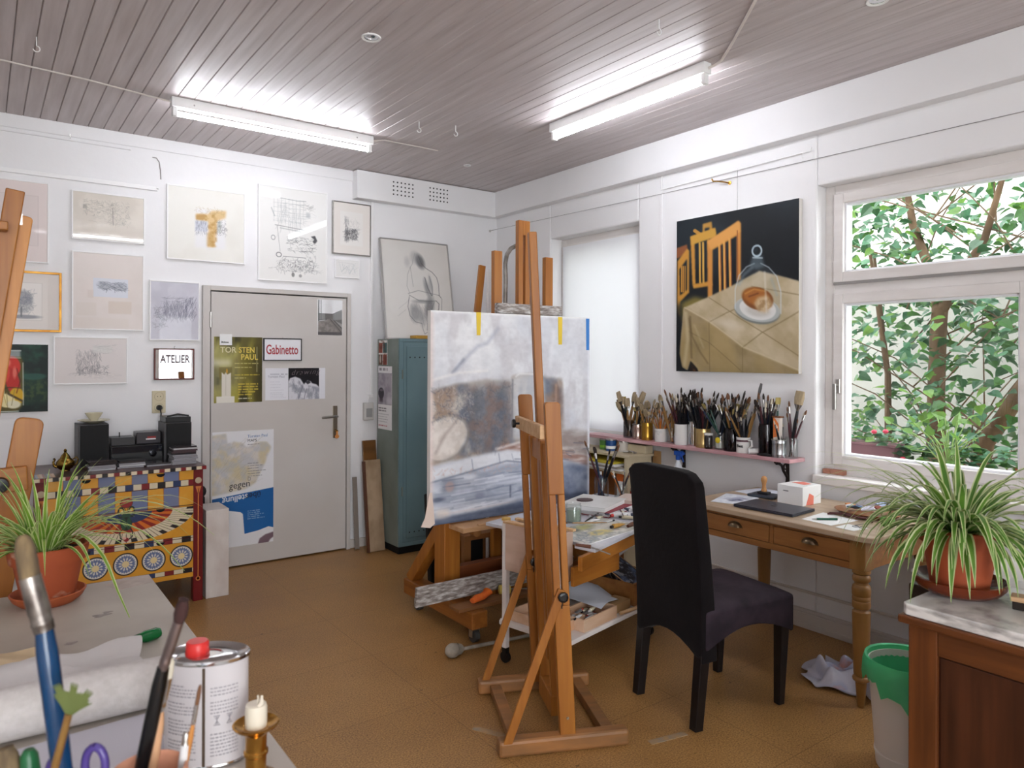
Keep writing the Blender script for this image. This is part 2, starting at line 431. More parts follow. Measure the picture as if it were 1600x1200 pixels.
# shop window and glazed street door in the wall behind the camera (window unseen, added for fill daylight; door shows in the mirror)
sw = struct('added_window_3', frame_rect(MB(), YR-.12, YR-.06, -1.55, .9, .35, 2.75, .06, 1), WOODW, local=True)
MB().box(-1.49, .84, YR-.095, YR-.09, .41, 2.69).build('pane', WGLASS, sw)
d2 = struct('door_2', MB().box(2.38, 2.43, YR-.12, YR-.06, 0, 2.27).box(2.95, 3.0, YR-.12, YR-.06, 0, 2.27).box(2.43, 2.95, YR-.12, YR-.06, 0, .9).box(2.43, 2.95, YR-.12, YR-.06, 2.2, 2.27), WOODW, local=True)
MB().box(2.43, 2.95, YR-.095, YR-.09, .9, 2.2).build('pane', thin_glass('tinted_glass', (.5, .5, .5)), d2)  # tint added to dim the daylight behind the letters
text('lettering', 'ATELIER', .19, (2.455, YR-.085, 1.40), (1, 0, 0), (0, 0, 1), mat('lettering_grey', '#5a3a40', .6), d2, xs=.68, weight=.006)
# beam casing along the window wall and the perforated casing over the locker
struct('trim_1', MB().box(3.70, XW+.02, YR, YW, 2.775, ZC), WALL, local=True, bevel=.004)
HOLE = mat('hole_shade', '#17171a', .9)  # near-black colour stands in for the shade inside holes and gaps
t2 = struct('trim_2', MB().box(2.375, 3.70, 5.285, YW+.02, 2.77, 2.99), WALL, local=True, bevel=.003)
m = MB()
for x0, x1 in ((2.692, 2.868), (3.032, 3.2)):
    for i in range(6):
        for k in range(4): m.lathe([(.0068, 0), (.0068, .001)], (x0+(x1-x0)*i/5, 5.2853, 2.838+.1*k/3), 10, RX(PI/2))
m.build('vent_holes', HOLE, t2)
struct('baseboard_right', MB().box(3.745, XW, YR, YW, 0, .085).box(3.757, XW, YR, YW, .085, .10).box(3.765, XW, YR, YW, .19, .205).box(3.735, XW, YR, YW, 0, .03), mat('skirting_grey', '#d3ccc6', .5), local=True, bevel=.004)
struct('baseboard_back', MB().box(2.36, XW, YW-.018, YW, 0, .07).box(XL, 1.24, YW-.018, YW, 0, .07), mat('skirting_grey', '#d3ccc6'), local=True, bevel=.003)
# painted-over battens and ledges on the door wall
struct('trim_3', MB().box(XL, 2.375, 5.366, YW, 2.912, ZC), WALL, local=True, bevel=.003)
struct('trim_4', MB().box(XL, .80, 5.362, YW, 2.885, 2.899), WALL, local=True, bevel=.002)
# roof-light strip seam on the window wall
struct('trim_5', MB().box(3.772, XW, 3.385, 3.41, .98, 2.775), WALL, local=True, bevel=.002)
# ---- door in the back wall
DOORG = mat('door_grey_paint', '#cbc6c2', .38, col2='#c5bfba', scale=(2, 2, 2))
d = struct('door_1', MB().box(1.305, 2.316, 5.345, 5.385, .012, 1.975), DOORG, local=True, bevel=.003)
MB().box(1.248, 1.298, 5.335, 5.40, 0, 2.016).box(2.322, 2.352, 5.335, 5.40, 0, 2.016).box(1.298, 2.322, 5.335, 5.40, 1.983, 2.016).build('door_frame', DOORG, d, bevel=.003)
MB().box(1.25, 2.35, 5.392, 5.41, 0, 2.0).build('rebate', HOLE, d)
MB().box(2.205, 2.243, 5.338, 5.345, .885, 1.135).build('handle_plate', mat('aged_nickel', '#94887a', .35, 1.), d, bevel=.002)
MB().tube([(2.226, 5.338, 1.055), (2.226, 5.296, 1.055), (2.214, 5.288, 1.057), (2.10, 5.286, 1.050)], .009, 10).build('door_handle', METAL, d, smooth=True)
k = MB().tube([(2.224, 5.345, .95), (2.224, 5.315, .95)], .004, 8).lathe([(.012, -.003), (.012, .003)], (2.224, 5.308, .94), 14, RX(PI/2)); k.build('key', BRASS, d)
MB().box(2.219, 2.231, 5.30, 5.308, .885, .94).lathe([(.016, -.003), (.016, .003)], (2.225, 5.304, .9), 14, RX(PI/2)).build('key_tag', mat('key_tag_orange', '#d08a4a', .5), d)
for z in (1.72, .35): MB().tube([(1.300, 5.334, z), (1.300, 5.334, z+.11)], .009, 10).build('hinge', METAL, d, smooth=True)

# ---- large window in the right wall
win = struct('window_1', frame_rect(MB(), 3.87, 3.94, W1[0], W1[1], W1[2]+.03, W1[3], .055).box(3.87, 3.94, .355, 2.195, 1.875, 1.95).box(3.868, 3.94, 1.165, 1.235, .93, 1.875), WOODW, local=True, bevel=.004)
PVC = mat('white_sash', '#ececf0', .35)
for y0, y1, z0, z1 in ((.36, 2.192, 1.945, 2.44), (1.235, 2.192, .925, 1.88), (.36, 1.165, .925, 1.88)):
    frame_rect(MB(), 3.852, 3.92, y0, y1, z0, z1, .055).build('sash', WOODW, win, bevel=.004)
    frame_rect(MB(), 3.872, 3.93, y0+.05, y1-.05, z0+.05, z1-.05, .016).build('glazing_bead', PVC, win, bevel=.002)
    MB().box(3.899, 3.904, y0+.055, y1-.055, z0+.055, z1-.055).build('pane', WGLASS, win)
MB().box(3.848, 3.853, .36, 2.19, 1.93, 1.945).build('weather_strip', mat('strip_grey', '#8f8b88', .6), win)
h = MB().box(3.842, 3.852, 2.148, 2.172, 1.325, 1.405); h.build('handle_plate', METAL, win, bevel=.003)
MB().tube([(3.85, 2.16, 1.372), (3.81, 2.16, 1.372)], .007, 8).box(3.803, 3.815, 2.150, 2.17, 1.235, 1.38).build('window_handle', METAL, win, bevel=.003)
struct('trim_6', MB().box(3.735, 3.88, W1[0]-.0, W1[1]-.003, .825, .872), mat('sill_white', '#e2ddd9', .4), local=True, bevel=.006)
one('wood_block', MB().box(3.835, 3.868, 2.20, 2.242, .8725, .897).box(3.835, 3.868, 2.118, 2.196, .8725, .899), mat('pinkish_wood', '#b98670', .6, col2='#a8705a', scale=(4, 30, 30)), 'reddish raw wood block on the window sill in the corner of the big window', 'block', bevel=.002)
# ---- small window with a white blind
w2 = struct('window_2', frame_rect(MB(), 3.90, 3.96, W2[0], W2[1], W2[2], W2[3], .06), WOODW, local=True, bevel=.004)
frame_rect(MB(), 3.885, 3.93, W2[0]+.05, W2[1]-.05, W2[2]+.05, W2[3]-.05, .05).build('sash', WOODW, w2, bevel=.003)
MB().box(3.908, 3.913, W2[0]+.09, W2[1]-.09, W2[2]+.09, W2[3]-.09).build('pane', WGLASS, w2)
bl = bpy.data.materials.new('blind_cloth'); bl.use_nodes = True
nt = bl.node_tree; b_ = nt.nodes['Principled BSDF']; b_.inputs['Base Color'].default_value = lin('#e9e9ee'); b_.inputs['Roughness'].default_value = .9
tr_ = nt.nodes.new('ShaderNodeBsdfTranslucent'); tr_.inputs['Color'].default_value = (.88, .89, .93, 1)
mx_ = nt.nodes.new('ShaderNodeMixShader'); mx_.inputs['Fac'].default_value = .3
nt.links.new(b_.outputs[0], mx_.inputs[1]); nt.links.new(tr_.outputs[0], mx_.inputs[2]); nt.links.new(mx_.outputs[0], nt.nodes['Material Output'].inputs['Surface'])
m = MB(); n = 40
rows = []
for j in range(13):
    z = 2.425-(2.425-.965)*j/12
    rows.append([m.v((3.852+.003*math.sin(i*.5+j*.15)*j/12, 3.645+.885*i/n, z)) for i in range(n+1)])
for j in range(12):
    for i in range(n): m.face([rows[j][i], rows[j][i+1], rows[j+1][i+1], rows[j+1][i]])
one('roller_blind', m, bl, 'white translucent cloth blind hung in the small window', 'blind', smooth=True, recalc=True)
# ---- fluorescent lights
TUBE = mat('lit_tube', '#ffffff', .4, emit='#f4f7ff', estr=12.)
def fluo(name, p0, p1, label):
    p0 = V(p0); p1 = V(p1); c = (p0+p1)/2; L = (p1-p0).length; d_ = (p1-p0).normalized()
    t = thing(name, label, 'ceiling light', (c.x, c.y, ZC), math.atan2(d_.y, d_.x), 'fluorescent ceiling lights')
    del t['group']
    MB().box(-L/2, L/2, -.028, .028, -.055, .003).build('housing', WHITE, t, bevel=.004, local=True)
    MB().tube([(-L/2+.03, 0, -.088), (L/2-.03, 0, -.088)], .0135, 14).build('tube', TUBE, t, smooth=True, local=True)
    for s_ in (-1, 1): MB().box(s_*(L/2-.02)-.012, s_*(L/2-.02)+.012, -.017, .017, -.105, -.05).build('end_holder', WHITE, t, bevel=.003, local=True)
    for s_ in (-1, 1): MB().lathe([(.005, 0), (.004, .002)], (s_*(L/2-.12), -.0285, -.03), 8, RX(PI/2)).build('screw', GREYP, t, local=True)
    return t
fluo('fluorescent_light', (.868, 4.47, 0), (2.115, 4.47, 0), 'fluorescent tube light on the ceiling in front of the grey door')
fluo('fluorescent_light', (2.915, 2.32, 0), (2.915, 3.535, 0), 'fluorescent tube light on the ceiling along the window side, near the black painting')
fluo('fluorescent_light', (.45, 1.03, 0), (1.69, 1.03, 0), 'fluorescent tube light on the ceiling above the worktable, nearest to the camera')
CAB = mat('cream_cable', '#d8cfc8', .5)
one('ceiling_cable', MB().tube([(-1.6, 4.32, 2.988), (-.4, 4.36, 2.986), (.1, 4.40, 2.988), (.45, 4.43, 2.986), (.868, 4.47, 2.97)], .0045, 8), CAB, 'thin cream cable along the ceiling to the light by the door', 'cable', smooth=True)
one('ceiling_cable', MB().tube([(2.117, 4.47, 2.972), (2.2, 4.46, 2.989), (2.48, 4.45, 2.988), (2.62, 4.46, 2.99)], .004, 8), CAB, 'short cable stub leaving the right end of the light by the door', 'cable', smooth=True)
one('ceiling_cable', MB().tube([(2.3, 1.5, 2.985), (2.555, 1.796, 2.985), (2.80, 2.085, 2.985), (2.86, 2.16, 2.985), (2.93, 2.25, 2.985), (2.93, 2.30, 2.972), (2.917, 2.318, 2.965)], .007, 8), CAB, 'grey-white conduit on the ceiling feeding the light on the window side', 'cable', smooth=True)
def spot(x, y, label, r=.045):
    t = thing('recessed_spotlight', label, 'spotlight', (x, y, ZC))
    MB().lathe([(r*.72, -.001), (r*.98, -.006), (r, -.002), (r, .004)], (0, 0, 0), 24, cap=False).build('trim_ring', WHITE, t, smooth=True, local=True)
    MB().lathe([(r*.74, -.002), (r*.5, .0), (r*.3, -.004), (.001, -.004)], (0, 0, 0), 20, cap=False).build('bulb', CHROME, t, smooth=True, local=True)
spot(1.447, 3.071, 'small round recessed spotlight in the middle of the ceiling')
spot(2.965, 1.50, 'small round recessed spotlight at the top edge of the photo')
spot(3.007, 4.674, 'smallest round recessed spotlight, in the ceiling before the vent casing', .028)
for x, y, l in ((.203, 4.004, 'white screw hook hanging from the ceiling at far left'), (2.375, 2.154, 'white screw hook hanging from the ceiling near the conduit'), (2.209, 3.992, 'left of the two small white hooks on the ceiling beyond the door light'), (2.432, 3.917, 'right of the two small white hooks on the ceiling beyond the door light')):
    one('ceiling_hook', MB().tube([(x, y, ZC+.002), (x, y, ZC-.04)]+[(x+.014*math.sin(a*.5), y, ZC-.054+.014*math.cos(a*.5)) for a in range(1, 10)], .0025, 6), WHITE, l, 'hook', smooth=True)
# lights and world are set at the end
# ================================================================ things on the door wall
GLZ = art_mat('glazed_drawing', .55, coat=1.); GLZM = art_mat('matt_glazed_drawing', .55, coat=.12); OIL = art_mat('oil_paint', .5, coat=0., spec=.3); PRINT = art_mat('matt_print', .7); GLOSSPRINT = art_mat('gloss_print', .35, coat=.25)
FWHITE = mat('white_frame', '#f2f1f1', .4); FGOLD = mat('gold_frame', '#c8923c', .35, .55, col2='#a9701f', scale=(12, 12, 12)); FSILV = mat('silver_frame', '#8d8883', .25, .9)
FRED = mat('mahogany_frame', '#5c2420', .35); FBLK = mat('black_frame', '#17161a', .35)
def picture(name, label, x0, x1, z0, z1, cv, fm, fw=.008, dep=.02, cat='picture', glaz=GLZ, part='drawing', group=None, yw=YW, fpart='frame'):
    t = thing(name, label, cat, ((x0+x1)/2, yw, z0), 0, group)
    if fw:
        m = MB()
        m.box(x0, x0+fw, yw-dep, yw, z0, z1); m.box(x1-fw, x1, yw-dep, yw, z0, z1); m.box(x0+fw, x1-fw, yw-dep, yw, z0, z0+fw); m.box(x0+fw, x1-fw, yw-dep, yw, z1-fw, z1)
        m.build(fpart, fm, t, bevel=.0015)
    else: MB().box(x0, x1, yw-dep, yw, z0, z1).build(fpart, fm, t)
    yy = yw-dep+(.004 if fw else -.0006)
    if cv is not None: art(part, cv, (x0+fw, yy, z0+fw), (x1-x0-2*fw, 0, 0), (0, 0, z1-z0-2*fw), glaz, t)
    if fw: MB().box(x0+fw, x1-fw, yy+.003, yw-.002, z0+fw, z1-fw).build('backing', PAPER, t)
    return t
PEN = '#55575f'
c = Cv(130, 200, '#e4d7d4'); c.rect(30, 34, 112, 160, '#dfd2cf'); c.line([(30, 34), (112, 34), (112, 160), (30, 160), (30, 34)], 1, '#c9bbb9', .8)
picture('framed_drawing', 'tall white-framed picture with a pale pinkish mount, topmost at the left edge behind the easel', .028-.06, .341, 2.093, 2.597, c, FWHITE, glaz=GLZM)
c = Cv(160, 146, '#ddd5cf'); c.rect(28, 25, 122, 122, '#e3ddd8'); c.line([(28, 25), (122, 25), (122, 122), (28, 122), (28, 25)], 1, '#b5aca6', .7)
c.ell(78, 74, 25, 30, '#8b8d96', .45, 8); c.ell(84, 66, 17, 16, '#70737d', .45, 8); c.scrib(260, (56, 46, 104, 100), '#585c68', .35, 9, 1); c.ell(84, 113, 34, 5, '#6f7079', .75, 3); c.line([(78, 90), (78, 112)], 4, '#62646c', .8)
picture('framed_drawing', 'pencil drawing of a round tree in a gold frame behind the left easel', -.001, .410, 1.665, 2.040, c, FGOLD, .014, .022, glaz=GLZM)
c = Cv(150, 168, '#12231f'); c.mottle('#1f4a3b', .9, 26, seed=3); c.mottle('#0a1413', .8, 40, seed=9)
c.rect(90, 84, 148, 150, '#1d3a2c', .7, 5); c.ell(120, 80, 26, 8, '#2d5b50', .8, 3); c.mottle('#5a6a35', .5, 7, seed=12, mask=c.blur(c.pmask([(92, 90), (146, 90), (146, 140), (92, 140)]), 4))
c.poly([(12, 30), (92, 30), (98, 44), (98, 150), (86, 166), (14, 166), (6, 150)], '#6b5a20', .8, 2)
c.ell(35, 60, 24, 26, '#b3241d', 1, 3); c.ell(70, 56, 22, 28, '#d3362a', 1, 3); c.ell(76, 92, 14, 34, '#c22c24', 1, 3, -.2); c.ell(58, 78, 11, 24, '#dd4a36', 1, 3, .2); c.ell(66, 46, 6, 9, '#f08a74', .8, 4); c.ell(30, 48, 5, 9, '#ee7f68', .7, 4)
c.ell(30, 132, 26, 20, '#c79a1d', 1, 3); c.ell(84, 128, 15, 22, '#d8ab25', 1, 3); c.ell(42, 124, 17, 24, '#e4dfae', 1, 3, .3); c.ell(64, 138, 17, 17, '#ecdfa8', 1, 3); c.ell(78, 148, 15, 10, '#e8e2c6', 1, 3); c.line([(30, 112), (44, 140), (40, 154)], 1.5, '#9a8a3c', .7); c.line([(58, 124), (64, 150)], 1.5, '#b09a4a', .7); c.poly([(20, 100), (46, 92), (56, 108), (38, 118)], '#23331c', .85, 3); c.line([(68, 122), (96, 140)], 5, '#3a2a18', .8, 1)
c.line([(62, 32), (58, 60), (62, 96)], 2, '#6d120f', .7, 1); c.line([(84, 60), (92, 90), (84, 120)], 2, '#5a100c', .7, 1); c.ell(80, 70, 4, 14, '#f0907c', .7, 3); c.line([(50, 112), (68, 106), (92, 108)], 2, '#3a2a14', .8, 1); c.line([(64, 118), (66, 156)], 1.4, '#8c7a40', .8, .6); c.line([(80, 112), (74, 150)], 1.4, '#8c7a40', .8, .6)
c.rect(8, 16, 92, 32, '#b9bfc0', .75, 2); c.line([(8, 16), (92, 16)], 3, '#e7ecec', .8, 1); c.line([(8, 32), (92, 34)], 2, '#eef2f2', .6, 1); c.line([(97, 46), (98, 150)], 2, '#dfe8e6', .7, .6); c.line([(14, 165), (88, 165)], 3, '#d9e2de', .8, .8)
picture('oil_painting', 'unframed still life of a preserving jar with red and yellow peppers on dark green', -.03, .339, 1.170, 1.586, c, FWHITE, 0, .022, 'painting', OIL, 'painted_face', fpart='canvas')
c = Cv(190, 140, '#dfd8cd'); c.mottle('#d2cabf', .6, 40, seed=4); c.scrib(120, (25, 22, 110, 60), '#6b6860', .38, 10, .8, 5, 0, .3); c.scrib(90, (25, 18, 110, 66), '#6b6860', .35, 9, .8, 6, 1.57, .2); c.scrib(160, (95, 20, 150, 90), '#5f5c58', .3, 9, .9, 8); c.rect(26, 36, 36, 48, '#77736c', .5, 1); c.line([(104, 40), (106, 92)], 1.6, '#4b4944', .6); c.scrib(60, (40, 66, 140, 90), '#7a766e', .25, 14, .8, 3, 0, .2)
picture('framed_drawing', 'small white-framed beige drawing of buildings, above the tree-pair drawing', .462, .883, 2.264, 2.576, c, FWHITE)
c = Cv(190, 230, '#e7ded9'); c.mottle('#e0d6d0', .6, 70, seed=2); c.rect(53, 75, 148, 132, '#dde0e8', 1); c.scrib(230, (64, 84, 142, 110), '#666b7a', .5, 10, .9, 3, .3, .5); c.ell(84, 98, 22, 12, '#8a8f9c', .3, 5, .2); c.ell(124, 98, 22, 12, '#8a8f9c', .3, 5, .1); c.line([(62, 96), (86, 108), (104, 98), (128, 110), (142, 110)], 1, '#4a4f5c', .6); c.line([(90, 108), (88, 118)], 1.3, '#4a4f5c', .6); c.line([(112, 106), (112, 117)], 1.3, '#4a4f5c', .6)
c.rect(94, 144, 158, 182, '#ddd0c5', .9, 1); c.rect(38, 112, 54, 136, '#ddd2cb', .7, 1); c.rect(8, 150, 62, 190, '#e2d8d0', .8, 1); c.rect(8, 196, 150, 222, '#e3d9d1', .6, 2)
picture('framed_drawing', 'tall white-framed pale mount with a small drawing of two trees', .464, .880, 1.685, 2.189, c, FWHITE)
c = Cv(190, 140, '#e0d9d7'); c.scrib(330, (55, 34, 118, 105), '#66656b', .35, 15, .9, 4, 1.57, .4); c.scrib(160, (60, 86, 140, 112), '#59585e', .4, 9, .9, 6); c.scrib(50, (30, 105, 160, 125), '#77767c', .22, 18, .8, 7, 0, .2); c.rect(98, 24, 150, 46, '#dcdcd8', .7, 3); c.scrib(60, (96, 20, 156, 50), '#8a898c', .2, 16, .8, 9, 0, .2)
picture('framed_drawing', 'wide white-framed sketch of a waterfall-like clump of trees, below the tree-pair drawing', .367, .784, 1.334, 1.639, c, FWHITE)
c = Cv(150, 190, '#cfced8'); c.mottle('#c4c3cf', .7, 50, seed=5); c.scrib(300, (40, 58, 110, 110), '#6a6a7b', .4, 24, .9, 4, 1.57, .25); c.scrib(80, (110, 45, 145, 110), '#55566a', .5, 26, 1, 6, 2.0, .2); c.scrib(120, (14, 85, 44, 150), '#6c6c7a', .4, 16, 1, 7); c.scrib(50, (30, 50, 130, 66), '#6a6a7b', .4, 16, 1, 9, 0, .3)
picture('framed_drawing', 'upright white-framed bluish grey sketch hanging right beside the door frame', .913, 1.232, 1.624, 2.032, c, FWHITE)
t = picture('wall_mirror', 'small mirror in a thin dark red frame beside the door', .942, 1.198, 1.355, 1.570, None, FRED, .010, .02, 'mirror')
MB().box(.952, 1.188, YW-.014, YW-.012, 1.365, 1.56).build('mirror_glass', mat('mirror_silver', '#f2f2f4', .01, 1.), t)
MB().tube([(1.07, YW-.01, 1.568), (1.07, YW-.01, 1.582), (1.076, YW-.01, 1.586)], .002, 6).build('hanging_eye', METAL, t)
c = Cv(220, 216, '#ebe9e2'); c.mottle('#e4e1d9', .6, 80, seed=2); c.rect(76, 62, 164, 178, '#e9e8ea', .8, 4)
Y1 = '#d9b068'; c.poly([(78, 76), (112, 74), (124, 62), (166, 58), (164, 80), (140, 92), (136, 132), (132, 172), (112, 174), (114, 128), (112, 96), (78, 96)], Y1, .75, 3); c.mottle('#b07f3a', .6, 12, seed=6, mask=c.blur(c.pmask([(78, 80), (140, 66), (138, 172), (112, 174), (112, 96), (78, 94)]), 2)); c.rect(110, 130, 130, 172, '#b98d4a', .5, 3)
c.rect(76, 96, 112, 128, '#c7cbd8', .7, 2); c.scrib(120, (76, 92, 112, 134), '#6d7080', .4, 9, .9, 4, 1.57, .3); c.rect(140, 92, 152, 128, '#b9c0b8', .7, 2); c.scrib(90, (138, 90, 166, 132), '#5d5b60', .4, 9, 1, 8); c.scrib(60, (76, 56, 160, 74), '#a08050', .4, 8, .9, 2)
picture('framed_watercolour', 'white-framed watercolour of a yellow ruined arch, above the left side of the door', 1.018, 1.539, 2.183, 2.695, c, FWHITE)
c = Cv(220, 290, '#ecebe8'); c.scrib(60, (60, 40, 140, 110), '#8a8f90', .35, 60, .7, 3, 1.57, .04); c.scrib(60, (50, 40, 150, 110), '#8a8f90', .35, 40, .7, 4, 0, .05)
for i in range(9): c.line([(46+i*12, 32), (46+i*12, 108)], .8, '#8c9294', .55)
for i in range(6): c.line([(44, 34+i*14), (150, 33+i*14)], .8, '#8c9294', .5)
c.line([(42, 30), (120, 36), (150, 34)], 1.2, '#6a6e70', .6); c.line([(50, 118), (150, 126)], 2.5, '#777', .6, .6); c.line([(56, 118), (66, 200)], 1.2, '#666', .6); c.line([(66, 126), (136, 132)], 3, '#8b8f8f', .5, 1); c.scrib(140, (84, 150, 176, 196), '#3d3f42', .5, 12, .9, 7, .2, .7); c.line([(76, 214), (150, 214)], 1.6, '#4a4a4c', .7); c.line([(130, 196), (170, 190), (172, 180)], 1.4, '#333', .7)
c.scrib(260, (60, 222, 180, 262), '#3a3b3d', .5, 10, .9, 9); c.scrib(80, (150, 200, 190, 262), '#66696a', .4, 9, .9, 5); c.ring(62, 210, 8, 7, 2.4, '#55585a', .8); c.ring(44, 158, 6, 7, 2, '#77797a', .7); c.poly([(166, 144), (180, 140), (188, 156), (180, 166), (172, 160), (178, 152)], '#2b2c30', .85, 1); c.ell(108, 270, 5, 7, '#555', .7, 2); c.ell(132, 272, 5, 5, '#666', .6, 2); c.scrib(40, (148, 46, 176, 60), '#777', .4, 9, .8, 3); c.rect(150, 70, 164, 84, '#9aa0a4', .5, 2); c.line([(38, 66), (48, 90)], 3, '#8b9092', .5, 1); c.scrib(40, (26, 250, 200, 258), '#777', .3, 20, .8, 2, 0, .2)
picture('framed_drawing', 'large upright white-framed ink drawing of a cluttered room with a gridded window, above the door', 1.633, 2.164, 2.080, 2.785, c, FWHITE)
c = Cv(140, 180, '#e8e2dc'); c.rect(26, 30, 112, 150, '#ebe8e4', .9, 1); c.scrib(380, (44, 90, 92, 128), '#3f3f43', .5, 9, 1, 4); c.scrib(120, (42, 45, 58, 130), '#4b4b50', .45, 12, 1, 8, 1.57, .4); c.scrib(60, (58, 60, 100, 100), '#8a8a8c', .3, 12, .8, 2)
picture('framed_drawing', 'small charcoal sketch in a thin silver frame under the vent casing', 2.203, 2.527, 2.323, 2.738, c, FSILV, .009, .022)
c = Cv(120, 84, '#e9e8e6'); c.line([(20, 20), (30, 60), (56, 30), (70, 66), (92, 34), (100, 62)], 1, '#8a9aa0', .6); c.scrib(60, (30, 20, 104, 66), '#7d8c90', .35, 18, .8, 4); c.line([(12, 12), (88, 16)], .8, '#a0a0a2', .6)
picture('framed_drawing', 'tiny white-framed line drawing just above the top right corner of the door', 2.225, 2.434, 2.138, 2.287, c, FWHITE)
# ---- what is stuck on the door
YD = 5.345
c = Cv(110, 145, '#9d9a98'); c.rect(0, 0, 110, 58, '#dcdcde'); c.poly([(4, 56), (64, 58), (110, 40), (110, 100), (62, 78), (4, 84)], '#6d6a69'); 
for i in range(26): c.line([(6+i*4.2, 57-max(0, i-14)*1.4), (6+i*4.2, 82+max(0, i-14)*1.6)], .8, '#4d4a4a', .5)
c.poly([(4, 90), (50, 80), (64, 78), (110, 116), (110, 140), (4, 140)], '#77716e'); c.mottle('#a29c98', .6, 10, seed=3, mask=c.pmask([(4, 90), (50, 82), (100, 140), (4, 140)])); c.line([(56, 80), (104, 132)], 2, '#2b2929'); c.line([(70, 82), (110, 118)], 2.4, '#211f20'); c.line([(4, 84), (40, 80)], 2, '#2b2929'); c.rect(3, 2, 8, 88, '#2a292b'); c.rect(14, 2, 17, 82, '#4d4d50'); c.rect(0, 132, 110, 145, '#49464a', .8); c.line([(0, 57), (66, 58), (110, 38)], 1.6, '#2f2d2e'); c.rect(0, 0, 2, 145, '#e8e8e8'); c.rect(108, 0, 110, 145, '#e8e8e8')
picture('photograph', 'black and white photo of a yard at the top right of the grey door', 2.080, 2.282, 1.685, 1.958, c, PAPER, 0, .002, 'photo', GLOSSPRINT, 'print', yw=YD, fpart='sheet')
c = Cv(190, 262, '#6e6420'); c.mottle('#a39a3a', .9, 60, 160, seed=4); c.mottle('#2d2a10', .9, 40, 120, seed=8, lo=.5, hi=.7); c.rect(0, 20, 70, 250, '#b9b58a', .55, 22); c.rect(60, 40, 110, 200, '#cfc9a0', .3, 16); c.poly([(96, 0), (150, 0), (120, 70), (104, 60)], '#4f4a20', .8, 8); c.rect(150, 0, 190, 262, '#3b3512', .75, 14); c.line([(168, 40), (168, 140)], 2, '#f0ecd0', .7, 2)
c.rect(20, 120, 70, 170, '#7a6e3a', .9, 1); c.poly([(30, 140), (40, 150), (46, 140), (52, 150), (66, 142), (66, 240), (30, 240)], '#e2dcd2', .95, 1); c.rect(10, 236, 80, 262, '#e6e2da', .95, 1); c.line([(46, 140), (46, 232)], 1.5, '#b0a790', .7); c.ell(50, 136, 3, 9, '#e0a030', .9, 2); c.rect(10, 160, 22, 190, '#5e5a3c', .8, 3); c.rect(0, 90, 66, 116, '#e9e6d2', .55, 8)
for q, (y, e) in enumerate(((104, 180), (120, 184), (150, 180), (162, 150))): c.textlines(80, y, e, 1, 8, 4, '#d8cf8a' if q != 2 else '#e8cf4a', .7, q)
c.textlines(94, 186, 180, 5, 10.5, 5, '#dcc24a', .85, 6); c.textlines(94, 244, 172, 1, 8, 4, '#e6e0c8', .9, 3)
t = picture('exhibition_poster', 'olive yellow poster with a white candle shape on the upper left of the door', 1.324, 1.661, 1.186, 1.657, c, PAPER, 0, .002, 'poster', GLOSSPRINT, 'print', yw=YD, fpart='sheet')
YLET = mat('poster_yellow', '#e0c75a', .5); PALET = mat('poster_pale_yellow', '#d9d2a8', .5)
text('lettering', 'TOR', .057, (1.366, YD-.0034, 1.545), (1, 0, 0), (0, 0, 1), PALET, t, xs=.95, weight=.0008); text('lettering', 'STEN', .057, (1.493, YD-.0034, 1.545), (1, 0, 0), (0, 0, 1), YLET, t, xs=.86, weight=.0008)
text('lettering', 'PAUL', .057, (1.508, YD-.0034, 1.494), (1, 0, 0), (0, 0, 1), YLET, t, xs=.9, weight=.0008)
MB().box(1.362, 1.446, YD-.006, YD-.004, 1.598, 1.676).build('note_paper', PAPER, t); text('lettering', 'Bühne', .02, (1.372, YD-.0066, 1.612), (1, 0, 0), (0, 0, 1), BLACKM, t, weight=.0004)
t = picture('framed_sign', 'black-framed white toilet sign with red letters on the grey door', 1.667, 1.955, 1.485, 1.653, Cv(60, 36, '#e9e9ee'), FBLK, .008, .014, 'sign', GLZ, 'panel', yw=YD)
text('lettering', 'Gabinetto', .099, (1.685, YD-.0106, 1.536), (1, 0, 0), (0, 0, 1), mat('sign_red', '#a8323c', .5), t, xs=.60, weight=.0016, sp=1.0)
MB().tube([(1.811, YD-.004, 1.652), (1.811, YD-.004, 1.662)], .003, 6).build('hanging_eye', METAL, t)
c = Cv(230, 118, '#e4e4ea'); c.textlines(18, 20, 84, 1, 8, 6, '#9a9aa6', .5, 2); c.textlines(18, 50, 70, 5, 10, 1.6, '#b0b0ba', .6, 3); c.textlines(18, 96, 90, 3, 6, 1.4, '#b0b0ba', .6, 4)
c.rect(86, 0, 205, 118, '#0e0c14'); c.poly([(86, 50), (92, 38), (112, 32), (132, 40), (146, 62), (150, 56), (160, 46), (172, 50), (178, 58), (194, 62), (205, 72), (205, 118), (86, 118)], '#d6d6dc', 1, 1.5); c.mottle('#8a8c98', .8, 12, 18, seed=5, mask=c.blur(c.pmask([(86, 50), (112, 36), (146, 62), (205, 74), (205, 118), (86, 118)]), 2)); c.poly([(150, 52), (166, 46), (172, 56), (160, 62)], '#2a2830', .9, 1); c.line([(140, 70), (124, 118)], 2.2, '#5e606c', .8, 1); c.line([(156, 78), (146, 116)], 2, '#4a4c58', .8, 1); c.line([(100, 50), (118, 84)], 2, '#777a88', .7, 1)
t = picture('exhibition_card', 'white and black invitation card with crumpled white cloth, under the framed sign on the door', 1.684, 2.143, 1.194, 1.431, c, PAPER, 0, .002, 'card', GLOSSPRINT, 'print', yw=YD, fpart='sheet')
text('lettering', 'drawing', .056, (1.874, YD-.0034, 1.378), (1, 0, .04), (-.04, 0, 1), mat('card_script_grey', '#8d7f86', .6), t, xs=1.0, sp=1.25, shear=.4, weight=-.0012)
